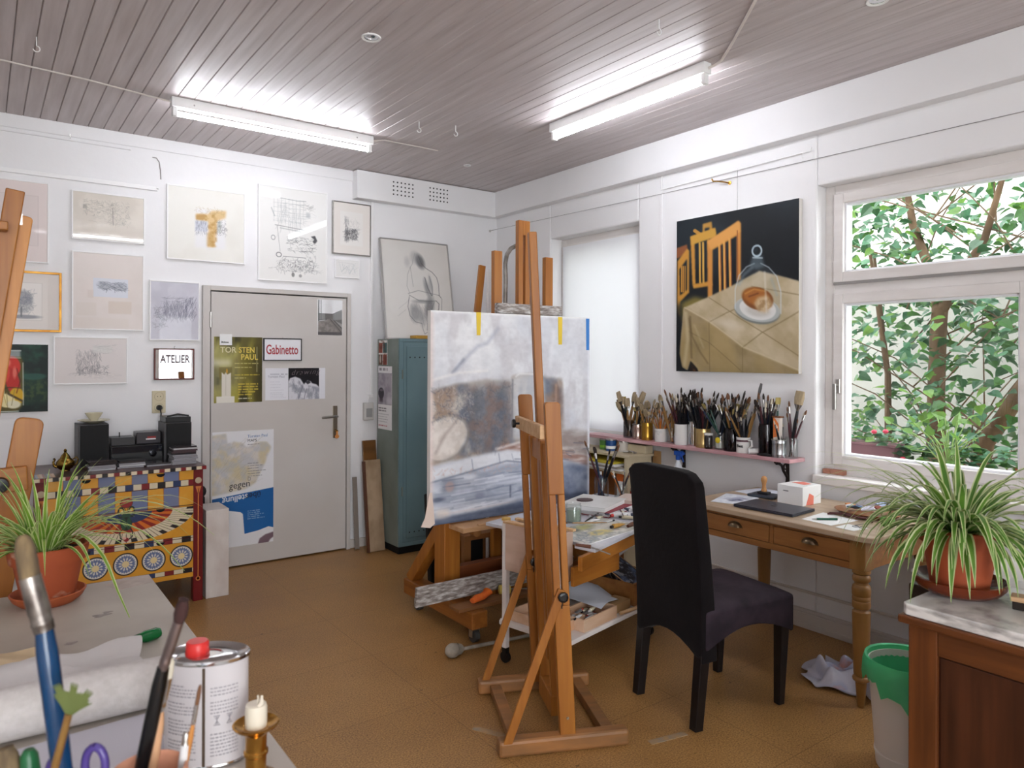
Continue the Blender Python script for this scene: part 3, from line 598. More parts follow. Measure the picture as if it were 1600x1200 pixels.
text('lettering', 'Torsten Paul', .024, (1.702, YD-.0034, 1.360), (1, 0, 0), (0, 0, 1), mat('card_grey', '#9d9da8', .6), t, xs=1.0)
c = Cv(216, 414, '#e6e6e9'); MK = c.pmask([(0, 14), (46, 8), (52, 44), (74, 38), (100, 44), (120, 62), (150, 44), (190, 46), (206, 66), (180, 130), (150, 190), (118, 208), (60, 218), (0, 224)]); MK = c.blur(MK, 3)
c.mix(MK, '#d3ccc4', .9); c.mottle('#cdbf98', .8, 40, seed=4, mask=MK); c.mottle('#b9bcc4', .6, 24, seed=6, mask=MK)
for i in range(60):
    r = random.Random(i); x, y = r.uniform(4, 150), r.uniform(40, 200); c.line([(x, y), (x+r.uniform(10, 40), y-r.uniform(10, 46))], 1, '#a49a88', .35)
c.poly([(0, 236), (216, 214), (216, 362), (198, 356), (160, 366), (112, 372), (106, 300), (98, 292), (30, 276), (0, 280)], '#1d62a4'); c.poly([(160, 414), (166, 396), (186, 384), (216, 378), (216, 396), (204, 404), (198, 414)], '#6d5560', .9, 1.5); c.line([(104, 296), (110, 370)], 2, '#c9c4cc', .5, 1)
c.textlines(122, 50, 182, 1, 5, 2, '#55565c', .7, 3); c.textlines(122, 118, 180, 3, 9, 3, '#77787e', .7, 1); c.textlines(122, 146, 188, 3, 9, 3, '#77787e', .7, 2); c.line([(124, 170), (132, 170), (132, 180), (124, 180), (124, 170)], 1.4, '#55565c', .9); c.textlines(122, 290, 186, 5, 7, 3, '#b7c9de', .75, 4)
t = picture('exhibition_poster', 'tall white and blue exhibition poster low on the left of the grey door', 1.315, 1.747, .151, .980, c, PAPER, 0, .002, 'poster', GLOSSPRINT, 'print', yw=YD, fpart='sheet')
BL = mat('poster_blue_ink', '#5a7fae', .6); BK = mat('poster_black_ink', '#26262c', .6); WH = mat('poster_white_ink', '#dfe3ea', .6); NV = mat('poster_navy_ink', '#1c2f52', .6)
yl = YD-.0034
text('lettering', 'Torsten Paul', .030, (1.557, yl, .928), (1, 0, .015), (0, 0, 1), BL, t, xs=.94); text('lettering', 'MAPS', .028, (1.557, yl, .898), (1, 0, 0), (0, 0, 1), BK, t)
text('lettering', 'gegen', .070, (1.43, yl, .566), (1, 0, .07), (0, 0, 1), BK, t, xs=.92)
text('lettering', 'stellung', .062, (1.562, yl, .523), (-1, 0, -.10), (0, 0, -1), WH, t, xs=.95, weight=.001); text('lettering', 'über', .062, (1.655, yl, .532), (-1, 0, -.10), (0, 0, -1), NV, t, xs=.94, weight=.001)
# ---- fittings on the wall
t = thing('wall_socket', 'double cream wall socket with a black plug, above the painted chest', 'socket', (.975, YW, 1.131))
MB().box(.933, 1.017, YW-.012, YW, 1.131, 1.281).build('cover', mat('cream_plastic', '#cfc3a4', .45), t, bevel=.003)
for z in (1.243, 1.168): MB().lathe([(.03, -.002), (.03, .002), (.026, .002), (.026, -.0015)], (.975, YW-.0125, z), 24, RX(PI/2)).build('socket_ring', mat('cream_plastic_ring', '#bdb092', .5), t, smooth=True)
for dx in (-.009, .009): MB().lathe([(.003, 0), (.003, .001)], (.975+dx, YW-.0125, 1.243), 8, RX(PI/2)).build('socket_hole', HOLE, t)
one('plug_cable', MB().lathe([(.019, -.012), (.019, .006), (.012, .02), (.006, .028)], (.975, YW-.0175-.012, 1.168), 18, RX(PI/2)).tube([(.975, YW-.055, 1.165), (.978, YW-.07, 1.13), (.975, YW-.05, 1.05), (.968, YW-.045, .95), (.96, YW-.04, .852)], .004, 8), BLACKP, 'black plug and cable running from the wall socket down behind the stereo', 'cable', smooth=True)
t = thing('light_switch', 'grey surface-mounted switch beside the door with white trunking above', 'switch', (2.515, YW, 1.00))
MB().box(2.468, 2.552, YW-.04, YW, 1.01, 1.15).build('box', mat('switch_grey', '#c9c6c2', .45), t, bevel=.006)
MB().box(2.484, 2.536, YW-.046, YW-.038, 1.035, 1.105).build('rocker', GREYP, t, bevel=.003)
one('cable_trunking', MB().box(2.531, 2.552, YW-.016, YW, 1.215, 2.768).box(2.51, 2.556, YW-.02, YW, 1.19, 1.215).tube([(2.53, YW-.012, 1.205), (2.515, YW-.015, 1.19), (2.508, YW-.015, 1.148)], .006, 8), FWHITE, 'white vertical cable trunking running up the wall from the switch to the vent casing', 'trunking', bevel=.002)
one('picture_rail', MB().box(-1.4, .962, YW-.016, YW, 2.636, 2.662).tube([(.955, YW-.02, 2.655), (.968, YW-.024, 2.648)], .007, 8), FWHITE, 'white hanging rail on the wall above the pictures at left', 'rail', bevel=.003)
one('wall_wire', MB().tube([(.93, YW-.003, 2.862), (.955, YW-.006, 2.86), (.972, YW-.005, 2.835), (.98, YW-.004, 2.78), (.983, YW-.004, 2.72)], .0035, 8), mat('old_cable_grey', '#a39d9b', .6), 'short grey cable stub hooked down the wall above the yellow arch watercolour', 'wire', smooth=True)
one('wall_hook', MB().tube([(.455, YW-.0, 2.905), (.455, YW-.018, 2.905), (.45, YW-.02, 2.925)], .003, 6), METAL, 'tiny metal hook on the upper wall left of the ceiling light', 'hook', smooth=True)
one('wall_hook', MB().lathe([(.012, 0), (.012, .003)], (3.705, YW-.0, 2.66), 10, RX(PI/2)).tube([(3.705, YW-.0, 2.66), (3.705, YW-.03, 2.66), (3.715, YW-.04, 2.664)], .004, 8), METAL, 'small metal hook in the room corner holding the stretched wire', 'hook', smooth=True)

# ================================================================ painted chest of drawers and the stereo
RED = mat('chest_red', '#6d1418', .3); CY = '#d99a2b'; CB = '#68759b'; CC = '#d8ccb0'; CR = '#7c1a22'; CK = '#14131a'; CN = '#22365f'
t = thing('painted_chest', 'low chest of drawers painted with an Egyptian winged scarab, standing beside the door', 'chest of drawers', (.68, 5.04, 0))
MB().box(.262, 1.10, 4.775, 5.33, .155, .815).build('body', RED, t, bevel=.003)
for x0, x1 in ((.243, .297), (1.062, 1.118)):
    o = MB().box(x0, x1, 4.758, 4.815, 0, .815).build('post', RED, t, bevel=.003)
    xm = (x0+x1)/2
    MB().lathe([(.019, 0), (.019, .003), (.012, .004), (.011, .003), (.006, .004)], (xm, 4.758, .748), 20, RX(PI/2)).build('rosette', mat('rosette_cream', '#b9a78c', .5), o, smooth=True)
    MB().box(xm-.003, xm+.003, 4.756, 4.758, .15, .70).lathe([(.014, 0), (.014, .002), (.008, .002), (.008, 0)], (xm, 4.758, .14), 18, RX(PI/2)).prism([(-.017, .012), (.017, .012), (.004, -.03), (-.004, -.03)], (xm, 4.7575, .70), (1, 0, 0), (0, 0, 1), (0, -1, 0), .0015).build('column_line', mat('chest_orange', '#cf7a3c', .4), o)
for x0 in (.262, 1.07): MB().box(x0, x0+.03, 5.28, 5.33, 0, .155).build('back_leg', RED, t)
c = Cv(383, 330, CY, 2); zy = lambda z: (.815-z)/.002; xx = lambda x: (x-.295)/.002
for i in range(9):
    x0 = xx(.288+.0863*i); x1 = x0+43.2; col = CY if i % 2 == 0 else CB
    c.rect(x0, 0, x1, zy(.60)+22, col)
    if i: c.line([(x0, 0), (x0, zy(.58))], 1.4, '#8a3a2a')
c.mottle('#e0b258', .5, 50, seed=3)
for i in range(9):
    if i % 2: c.rect(xx(.288+.0863*i)+.8, 0, xx(.288+.0863*i)+42.4, zy(.60)+22, CB, .85)
def checker(z0, z1, start, n, w):
    cols = [CR, CC, CK, CC, CN, CC]
    for i in range(n): c.rect(start+i*w, zy(z1), start+(i+1)*w, zy(z0), cols[i % 6])
    c.line([(0, zy(z1)), (383, zy(z1))], 1, '#2a1a18'); c.line([(0, zy(z0)), (383, zy(z0))], 1, '#2a1a18')
checker(.721, .758, -22, 20, 21.7)
c.rect(0, zy(.595), 383, 330, CY); c.mottle('#c98a24', .6, 40, seed=7, mask=c.pmask([(0, zy(.595)), (383, zy(.595)), (383, 330), (0, 330)]))
# the winged scarab
cx, cz = xx(.692), zy(.592); D = np.hypot((c.X-cx)/190, (c.Y-cz)/87); A = np.arctan2((c.Y-cz)/87, (c.X-cx)/190); low = (c.Y > cz).astype(float)
c.mix((D < 1)*low, CC); c.mix((D < .66)*low, '#cf6a1e'); fe = (np.floor(A/PI*22).astype(int) % 2 == 0); c.mix((D < .66)*low*fe, '#8b1f1a'); c.mix((D < .36)*low, CN)
ln = np.abs(((A/PI*40) % 1)-.5) > .43; c.mix((D < 1)*(D > .67)*low*ln, '#3a2a22', .9); tip = (np.floor(A/PI*40).astype(int) % 3 == 0); c.mix((D < 1)*(D > .87)*low*tip, CK, .95)
c.rect(0, zy(.604), 383, zy(.592), CY, .0); c.line([(0, zy(.604)), (383, zy(.604))], 1.2, '#3a2420')
c.ell(cx, zy(.654), 17, 15, '#3a1216'); c.ell(cx, zy(.654), 16, 14, '#8c1c24'); c.ell(cx-5, zy(.661), 5, 4, '#c9585a', .8, 4)
for s_ in (-1, 1):
    c.ell(cx+s_*11, zy(.61), 9, 11, CK); c.ell(cx+s_*11, zy(.61), 7.5, 9.5, '#d9a83a'); c.ell(cx+s_*11, zy(.60), 4, 6, '#e8d9a0', .9, 2); c.ring(cx+s_*14, zy(.60), 8, 14, 3, '#1d3024')
    c.line([(cx+s_*8, zy(.51)), (cx+s_*17, zy(.48)), (cx+s_*15, zy(.45)), (cx+s_*4, zy(.435))], 3, '#1a2620')
c.ell(cx, zy(.578), 12, 9, '#1f4a34'); c.ell(cx, zy(.53), 15, 20, '#12241c'); c.ell(cx-7, zy(.53), 6.5, 18, '#1f4a34'); c.ell(cx+7, zy(.53), 6.5, 18, '#1f4a34'); c.ell(cx, zy(.437), 7, 6, '#8c1c24'); c.ell(cx-5, zy(.447), 5, 4, '#e0b0a0')
checker(.376, .412, -14, 16, 26)
for x in (.381, .535, .689, .839, .993):
    u, v_ = xx(x), zy(.293); c.ell(u, v_, 33, 33, CK); c.ell(u, v_, 29.5, 29.5, '#d9d6cf')
    for k in range(12):
        a = k*PI/6; c.line([(u+10*math.cos(a), v_+10*math.sin(a)), (u+21*math.cos(a), v_+21*math.sin(a))], 3.6, CB); c.ell(u+22*math.cos(a), v_+22*math.sin(a), 5.6, 5.6, CB); c.ell(u+26*math.cos(a), v_+26*math.sin(a), 2.4, 2.4, '#d9d6cf')
    c.ell(u, v_, 9.5, 9.5, '#e2cf9c')
checker(.187, .214, -10, 17, 26)
def crop(c, y0, y1):
    d = Cv.__new__(Cv); d.k = c.k; d.w = c.w; d.h = y1-y0; d.a = c.a[int(y0*c.k):int(y1*c.k)]; return d
LACQ = art_mat('lacquer_paint', .3, coat=.3)
for z0, z1, pz in ((.721, .815, .812), (.60, .719, .598), (.40, .598, .388), (.155, .398, .378)):
    dr = MB().box(.297, 1.061, 4.764, 4.78, z0, z1-.001).build('drawer', RED, t)
    art('painted_front', crop(c, int(zy(z1)), int(zy(z0))), (.296, 4.7635, z0), (.766, 0, 0), (0, 0, z1-z0-.0015), LACQ, dr)
    for px in ((.487, .877)):
        zt = {.815: .806, .719: .715, .598: .594, .398: .392}[z1]
        if z1 == .719: continue
        P = [(.024*math.cos(a), -.019*math.sin(a)) for a in [k*PI/10 for k in range(11)]]
        MB().prism(P, (px, 4.7632, zt), (1, 0, 0), (0, 0, 1), (0, -1, 0), .0012).build('finger_pull', HOLE, dr)  # dark half-disc laid on the front for the shaded cut-out
m = MB(); m.box(.235, 1.135, 4.745, 5.335, .815, .838)
m.build('top', mat('chest_top', '#4a2a24', .3, col2='#3a1a18', scale=(3, 3, 3)), t, bevel=.003)
c2 = Cv(180, 6, CC, 2)
for i in range(30): c2.rect(i*12-6, 0, i*12+6, 6, [CK, CR][i % 2]); c2.rect(i*12, 0, i*12+6, 6, CC)
art('painted_edge', c2, (.236, 4.7442, .8165), (.898, 0, 0), (0, 0, .02), LACQ, t)
c3 = Cv(90, 30, '#3c3430', 2)
for i in range(8): c3.rect(4+i*4, 0, 8+i*4, 30, ['#7f93a8', '#b98a52', '#c9a98a', '#8a3a30', '#4a5a4a'][i % 5])
art('painted_board', c3, (.236, 4.76, .8384), (.26, 0, 0), (0, .16, 0), LACQ, t)
# teapot
t = thing('brass_teapot', 'small round brass teapot on the painted chest, left of the loudspeaker', 'teapot', (.404, 5.0, .838))
TB = mat('old_brass', '#9a7a38', .22, 1., col2='#5f4a22', scale=(18, 18, 18))
MB().lathe([(.001, 0), (.026, 0), (.024, .006), (.04, .018), (.048, .036), (.046, .055), (.034, .07), (.026, .076), (.024, .08)], (.404, 5.0, .838), 28).build('body', TB, t, smooth=True)
MB().lathe([(.027, .078), (.02, .092), (.01, .104), (.006, .110), (.009, .118), (.006, .126), (.001, .130)], (.404, 5.0, .838), 24).build('lid', TB, t, smooth=True)
MB().tube([(.364, 5.0, .862), (.348, 5.0, .872), (.344, 5.0, .892), (.352, 5.0, .906), (.346, 5.0, .915)], [.010, .008, .006, .006, .006], 10).build('spout', TB, t, smooth=True)
MB().tube([(.443, 5.0, .903), (.462, 5.0, .915), (.470, 5.0, .90), (.464, 5.0, .876), (.447, 5.0, .865)], .0045, 8).build('handle', TB, t, smooth=True)
# loudspeakers and stereo
def speaker(x0, x1, y0, y1, z0, z1, label):
    t = thing('loudspeaker', label, 'loudspeaker', ((x0+x1)/2, (y0+y1)/2, z0))
    MB().box(x0, x1, y0+.012, y1, z0, z1).build('cabinet', mat('speaker_grey', '#4b4a4c', .5), t, bevel=.003)
    MB().box(x0+.012, x1-.002, y0, y0+.011, z0+.006, z1-.004).build('grille', BLACKM, t, bevel=.002)
speaker(.475, .640, 5.06, 5.28, .838, 1.098, 'black loudspeaker on the chest carrying a glass bowl')
speaker(.957, 1.122, 5.08, 5.29, .838, 1.085, 'black loudspeaker at the right end of the painted chest, behind CD stacks')
t = thing('glass_bowl', 'pale glass bowl on a saucer standing on the left loudspeaker', 'bowl', (.567, 5.15, 1.098))
BG = mat('pale_glaze', '#cfc8ae', .2)
MB().lathe([(.001, .002), (.03, .0), (.055, .01), (.088, .02), (.088, .024), (.05, .015), (.001, .012)], (.567, 5.15, 1.098), 28).build('saucer', BG, t, smooth=True)
MB().lathe([(.02, .013), (.022, .022), (.038, .045), (.05, .066), (.048, .066), (.034, .045), (.001, .026)], (.567, 5.15, 1.098), 28).build('cup', BG, t, smooth=True)
t = thing('stereo', 'black compact stereo between the two loudspeakers', 'stereo', (.80, 5.2, .838))
MB().box(.655, .95, 5.10, 5.32, .842, .95).build('body', BLACKP, t, bevel=.003)
MB().box(.66, .945, 5.096, 5.10, .905, .945).build('display', mat('dark_display', '#0b0f1c', .1), t); MB().lathe([(.022, 0), (.022, .014), (.016, .016)], (.89, 5.10, .895), 24, RX(PI/2)).build('volume_knob', mat('knob_dark', '#242428', .2, .7), t, smooth=True)
one('tape_player', MB().box(.662, .795, 5.14, 5.28, .951, 1.0).tube([(.715, 5.2, 1.0), (.715, 5.2, 1.03)], .004, 8), mat('player_black', '#29282b', .35), 'low black player with a short peg standing on the left of the stereo', 'player', bevel=.003)
t = thing('radio', 'small dark boxy radio with a red and white label on top of the stereo', 'radio', (.878, 5.2, .951)); MB().box(.806, .948, 5.15, 5.28, .951, 1.026).build('body', mat('player_dark', '#38343a', .3), t, bevel=.004); MB().box(.868, .918, 5.1485, 5.15, .985, .998).build('red_label', mat('label_red', '#9a2a2c', .5), t); MB().box(.86, .918, 5.1485, 5.15, .977, .985).build('white_label', PAPER, t)
t = one('storage_case', MB().box(.965, 1.118, 5.09, 5.28, 1.0855, 1.12).tube([(.975, 5.1, 1.125), (1.04, 5.1, 1.138), (1.108, 5.1, 1.125)], .006, 8), BLACKP, 'flat black case lying on top of the right loudspeaker', 'case', bevel=.006)
CDM = [mat('cd_clear', '#9c9aa0', .12, spec=.8), mat('cd_dark', '#2b282c', .15, spec=.8), mat('cd_plum', '#4a3a40', .15, spec=.8), mat('cd_white', '#c9c8cb', .2)]
def cds(x, y, n, z, label, group, seed, w=.142):
    r = random.Random(seed)
    for k in range(n):
        b = MB(); b.obox((0, 0, .005), (w, .125, .0092)); o = b.build('cd_case', CDM[r.choice((0, 0, 1, 1, 2, 3))], None, local=True, bevel=.001)
        o.location = (x+r.uniform(-.006, .006), y+r.uniform(-.005, .005), z+k*.0103); o.rotation_euler = (0, 0, r.uniform(-.06, .06)); tag(o, label, 'CD', group)
cds(.582, 4.935, 6, .8385, 'flat CD case in the stack in front of the left loudspeaker', 'CDs before the left loudspeaker', 1)
cds(.742, 4.955, 4, .8385, 'flat CD case in the low stack before the stereo, right of the larger left stack', 'CDs in the low middle stack', 2)
cds(.888, 4.95, 2, .8385, 'flat CD case in the pair lying before the volume knob', 'pair of CDs before the stereo knob', 3)
cds(1.035, 4.93, 11, .8385, 'flat CD case in the tall stack before the right loudspeaker', 'CDs in the tall right stack', 4)
# white plinth box
one('plinth', MB().box(1.137, 1.275, 4.76, 5.0, 0, .552), mat('white_marbled_laminate', '#d6cfca', .4, col2='#c5bab4', scale=(9, 9, 5)), 'narrow whitish plinth box standing on the floor between chest and door', 'box', bevel=.003)
one('doorstop_bag', MB().sphere((1.165, 5.08, .62), .05, 12, (1, 1, .9)).box(1.13, 1.2, 5.05, 5.11, 0, .59), BLACKM, 'black thing showing behind the whitish plinth beside the door', 'bag', bevel=.01)
# ================================================================ locker corner
LF = mat('locker_blue_green', '#6f8b92', .45, .0, col2='#648088', scale=(3, 3, 2)); LS = mat('locker_side_grey_green', '#7d8881', .5, col2='#666f69', scale=(4, 4, 3), ramp=(.4, .75))
t = thing('metal_locker', 'tall blue-green metal locker in the room corner behind the big canvas', 'locker', (2.92, 5.13, 0))
MB().box(2.572, 3.27, 4.965, 5.32, .06, 1.66).build('body', LS, t, bevel=.004)
MB().box(2.578, 3.265, 4.952, 4.966, .06, .085).box(2.578, 3.265, 4.952, 4.966, 1.635, 1.66).box(2.578, 2.612, 4.952, 4.966, .085, 1.635).box(3.231, 3.265, 4.952, 4.966, .085, 1.635).build('front_frame', LF, t, bevel=.002)
dr = MB().box(2.614, 3.229, 4.955, 4.966, .087, 1.633).build('door', LF, t, bevel=.003)
MB().box(2.64, 3.2, 4.949, 4.956, .12, 1.60).build('pressed_panel', LF, dr, bevel=.006)
m = MB()
for i in range(9):
    for z in (1.515, .165): m.lathe([(.0055, 0), (.0055, .001)], (2.668+i*.042, 4.949, z), 8, RX(PI/2))
m.build('vent_holes', HOLE, dr)
MB().box(2.59, 3.25, 4.98, 5.31, 0, .06).build('plinth', BLACKM, t)
for z in (.45, 1.35): MB().tube([(2.604, 4.95, z), (2.604, 4.95, z+.07)], .006, 8).build('hinge', LS, dr)
c = Cv(60, 82, '#8e4a38'); c.rect(0, 0, 60, 8, '#e2dfdc'); c.rect(0, 42, 60, 47, '#e2dfdc'); c.rect(28, 8, 31, 82, '#e2dfdc'); c.rect(31, 8, 60, 42, '#3c5f5e'); c.mottle('#5e2c22', .7, 12, seed=2); c.rect(0, 47, 28, 82, '#4b3a30', .7); c.ell(12, 62, 6, 14, '#cfc4b8', .8, 2)
t = thing('poster', 'small orange and teal poster stuck at the top of the left side of the locker', 'poster', (2.57, 5.22, 1.445)); MB().box(2.5695, 2.572, 5.145, 5.29, 1.455, 1.648).build('sheet', PAPER, t); art('print', c, (2.5692, 5.29, 1.455), (0, -.145, 0), (0, 0, .193), PRINT, t)
c = Cv(96, 204, '#cdc9cf'); c.rect(0, 0, 96, 22, '#e6e4e6'); c.textlines(8, 6, 92, 1, 9, 9, '#6a6468', .8, 4); c.rect(0, 22, 96, 124, '#a9a3ac'); c.mottle('#8c8690', .8, 20, seed=5, mask=c.pmask([(0, 22), (96, 22), (96, 124), (0, 124)])); c.ell(22, 88, 20, 18, '#2c2830', .95, 3); c.rect(10, 96, 34, 116, '#3a3038', .8, 3); c.ell(24, 78, 12, 4, '#6c646e', .9, 1); c.rect(60, 100, 96, 124, '#c9c4cc', .8, 5); c.rect(0, 124, 96, 204, '#e8e6e6'); c.textlines(4, 134, 92, 2, 8, 4, '#4c4a4e', .8, 1); c.textlines(4, 154, 80, 4, 8, 2, '#8c8a8e', .7, 2); c.textlines(4, 190, 92, 1, 8, 4, '#b0505a', .8, 3)
t = thing('poster', 'tall grey exhibition poster with a dark mug on the left side of the locker', 'poster', (2.57, 5.18, .945)); MB().box(2.5695, 2.572, 5.063, 5.297, .945, 1.444).build('sheet', PAPER, t); art('print', c, (2.5692, 5.297, .945), (0, -.234, 0), (0, 0, .499), PRINT, t)
# figure drawing leaning on the wall on top of the locker
c = Cv(200, 270, '#e0ddd8'); c.mottle('#dad6d0', .6, 60, seed=3); GP = '#3a3b3e'
c.rect(140, 0, 200, 270, '#d9d3cb', .5, 30)
for pts, w_, al in (([(108, 40), (116, 62), (128, 74), (146, 84), (158, 98), (162, 118), (161, 150)], 1.6, .75), ([(98, 34), (92, 52), (88, 66), (82, 74), (84, 100), (86, 128)], 1, .45), ([(82, 74), (72, 96), (68, 128), (74, 146)], 1, .4), ([(122, 100), (128, 128), (138, 150)], 2.2, .7), ([(136, 96), (142, 124), (140, 150)], 2, .55), ([(70, 148), (100, 138), (136, 144), (160, 148), (166, 154)], 1.2, .6), ([(72, 152), (100, 166), (128, 166), (150, 164)], 1.4, .65), ([(160, 148), (168, 158), (164, 190), (158, 196)], 1.2, .6), ([(72, 156), (66, 184), (70, 208), (84, 224), (102, 228)], 1.5, .65), ([(150, 164), (158, 172), (156, 186), (140, 214), (132, 236)], 1.8, .7), ([(144, 168), (130, 200), (118, 228), (116, 246)], 1.3, .6), ([(102, 228), (104, 244), (108, 256), (118, 250), (128, 238)], 1.2, .55), ([(98, 176), (104, 200), (108, 232)], 1, .4), ([(40, 190), (66, 170), (74, 160)], 1, .2), ([(36, 210), (60, 192)], 1, .2)):
    c.line(pts, w_, GP, al, .5)
c.ell(112, 56, 12, 20, '#4a4b4e', .75, 9, -.3); c.ell(98, 46, 14, 18, '#8c8d90', .35, 9); c.ell(74, 60, 8, 14, '#a0a0a2', .35, 8); c.ell(86, 200, 15, 24, '#7a7b7d', .6, 12); c.ell(128, 186, 12, 32, '#5d5e61', .65, 10, .25); c.ell(126, 130, 7, 24, '#6d6e70', .6, 7, -.2); c.ell(138, 118, 5, 22, '#808183', .5, 5, -.1); c.ell(110, 168, 26, 5, '#6d6e70', .5, 5); c.ell(104, 212, 8, 22, '#8c8d90', .5, 8); c.scrib(90, (70, 170, 140, 224), '#6a6b6e', .25, 14, .8, 3, 1.3, .4)
t = thing('framed_drawing', 'large framed pencil drawing of a seated figure leaning against the wall on the locker', 'picture', (2.9, 5.2, 1.66))
O = V((2.548, 5.105, 1.664)); U = V((.635, 0, 0)); Wv = V((.055, .245, .82)); Nn = U.cross(Wv).normalized()
Un = U.normalized(); Wn = Wv.normalized()
m = MB()
for a, b in ((O, O+Wv), (O+U, O+U+Wv), (O, O+U), (O+Wv, O+U+Wv)): m.bar(a-Nn*.006, b-Nn*.006, .01, .02, up=Nn)
m.build('frame', mat('pale_silver_frame', '#bdbab8', .3, .6), t); MB().prism([(0, 0), (.635, 0), (.635, .86), (0, .86)], O-Nn*.012, Un, Wn, -Nn, .003).build('backing', PAPER, t)
art('drawing', c, O-Nn*.003, U, Wv, GLZ, t)
one('book', MB().box(2.74, 3.0, 4.985, 5.085, 1.661, 1.688), mat('yellow_cover', '#b98a2a', .5), 'yellow book lying flat at the front edge of the locker top', 'book', bevel=.003)
# stretchers and panels behind the locker
def leaner(name, label, cat, x0, x1, yb, yt, z1, th, m_, parts=None):
    t = thing(name, label, cat, ((x0+x1)/2, yb, 0)); s_ = math.atan2(yt-yb, z1); M_ = RX(-s_); L = math.hypot(z1, yt-yb)
    MB().obox(V(((x0+x1)/2, yb-th/2-.004, 0))+M_@V((0, 0, L/2+.004)), (x1-x0, th, L), M_).build('panel', m_, t, bevel=.002); return t
leaner('brown_board', 'glossy brown wood panel, tallest of the boards leaning between door and locker', 'board', 2.448, 2.565, 5.235, 5.345, .845, .012, mat('brown_panel', '#7d5226', .3, col2='#63401c', scale=(3, 12, 12)))
t = leaner('stretched_canvas', 'old stained canvas with a brown wooden edge leaning by the locker', 'canvas', 2.425, 2.56, 5.165, 5.26, .70, .02, mat('stained_canvas', '#b39a7e', .8, col2='#8c7356', scale=(9, 9, 5), ramp=(.4, .72)))
MB().obox((2.4195, 5.195, .35), (.014, .035, .7), RX(-.135)).build('edge_strip', mat('dark_brown_strip', '#5c3420', .5), t)
leaner('grey_board', 'thin greyish board leaning on the wall, left of the stained canvas', 'board', 2.372, 2.41, 5.30, 5.355, .56, .008, mat('grey_board', '#8a7f76', .7))

# ================================================================ large studio easel with the canvas
PNTW = mat('paint_spattered_wood', '#5f5652', .75, col2='#cfccca', scale=(22, 60, 90), ramp=(.28, .70), col3='#938a84', detail=10)
STUD = PINE
t = thing('studio_easel', 'big wooden crank easel on casters holding the large grey canvas', 'easel', (2.69, 3.55, 0))
for x in (2.125, 3.0):
    MB().box(x-.05, x+.05, 3.16, 3.92, .085, .175).build('runner', PINEY, t, bevel=.006)
    MB().box(x-.052, x+.052, 3.44, 3.55, .176, 1.0).build('upright', PINE, t, bevel=.004)
    MB().bar((x, 3.89, .17), (x, 3.535, .56), .07, .07, up=(1, 0, 0)).build('brace', PINE, t, bevel=.003)
    for y in (3.215, 3.82):
        cst = MB().tube([(x-.014, y, .037), (x+.014, y, .037)], .037, 20).build('caster', mat('caster_grey', '#4a4744', .5, .3), t, smooth=True)
        MB().box(x-.024, x+.024, y-.022, y+.022, .068, .086).box(x-.024, x-.019, y-.016, y+.016, .03, .07).box(x+.019, x+.024, y-.016, y+.016, .03, .07).build('fork', METAL, cst)
MB().box(2.18, 2.95, 3.47, 3.53, .25, .33).build('crossbeam', mat('reddish_wood', '#7d4426', .45, col2='#653519', scale=(2, 20, 20)), t, bevel=.003)
MB().box(2.18, 2.95, 3.47, 3.53, .86, .94).build('crossbeam', PINEX, t, bevel=.003)
m = MB(); m.box(2.648, 2.682, 3.53, 3.565, .35, 2.36); m.box(2.70, 2.735, 3.53, 3.565, .35, 2.36); m.box(2.682, 2.70, 3.53, 3.565, 2.27, 2.36); m.box(2.682, 2.70, 3.53, 3.565, .35, .45)
m.build('mast', PINE, t, bevel=.002)
MB().box(2.478, 2.535, 3.545, 3.58, .30, 2.16).build('side_post', PINE, t, bevel=.002); MB().box(2.873, 2.932, 3.545, 3.58, .30, 2.153).build('side_post', PINE, t, bevel=.002)
cl = MB().box(2.468, 2.965, 3.49, 3.53, 1.782, 1.842).build('top_clamp', PNTW, t, bevel=.003); MB().lathe([(.016, 0), (.016, .02), (.008, .024)], (2.74, 3.49, 1.802), 16, RX(PI/2)).build('clamp_screw', BLACKM, cl)
MB().box(2.10, 3.25, 3.29, 3.44, .565, .592).box(2.2, 3.2, 3.29, 3.305, .592, .603).build('canvas_ledge', mat('pale_ledge', '#c79f78', .55, col2='#b58a62', scale=(3, 24, 24)), t, bevel=.003)
MB().lathe([(.024, -.02), (.024, .03), (.012, .034)], (2.245, 3.40, .535), 18, RX(PI/2)).build('crank_knob', mat('knob_wood', '#9a6a3c', .5), t, smooth=True)
# the canvas
c = Cv(250, 254, '#d3d4d8', 2); K = c
K.mottle('#c3c5cc', .8, 70, 60, seed=2); K.mottle('#e0e0e2', .7, 40, 70, seed=8); K.mottle('#bcb9bd', .5, 16, 24, seed=31)
K.rect(150, 20, 250, 78, '#c6c8cf', .5, 20)
K.line([(34, 72), (54, 52), (66, 42), (80, 38), (96, 20)], 3, '#9b9fae', .55, 3); K.line([(30, 74), (46, 58)], 2, '#80869a', .5, 2); K.line([(4, 82), (40, 74), (80, 72)], 2, '#eceae8', .7, 2); K.line([(180, 66), (186, 20)], 4, '#e2e2e6', .6, 4)
BODY = [(0, 96), (40, 88), (78, 84), (116, 86), (118, 80), (150, 76), (176, 82), (200, 84), (204, 150), (190, 164), (110, 174), (60, 178), (0, 182)]
bm_ = K.blur(K.pmask(BODY), 2); K.mix(bm_, '#a7a09c', .95); K.mottle('#7e8490', .85, 34, 30, seed=5, mask=bm_); K.mottle('#a48f80', .7, 24, seed=14, lo=.45, hi=.62, mask=bm_); K.mottle('#c9c3bd', .6, 18, 30, seed=23, lo=.5, mask=bm_)
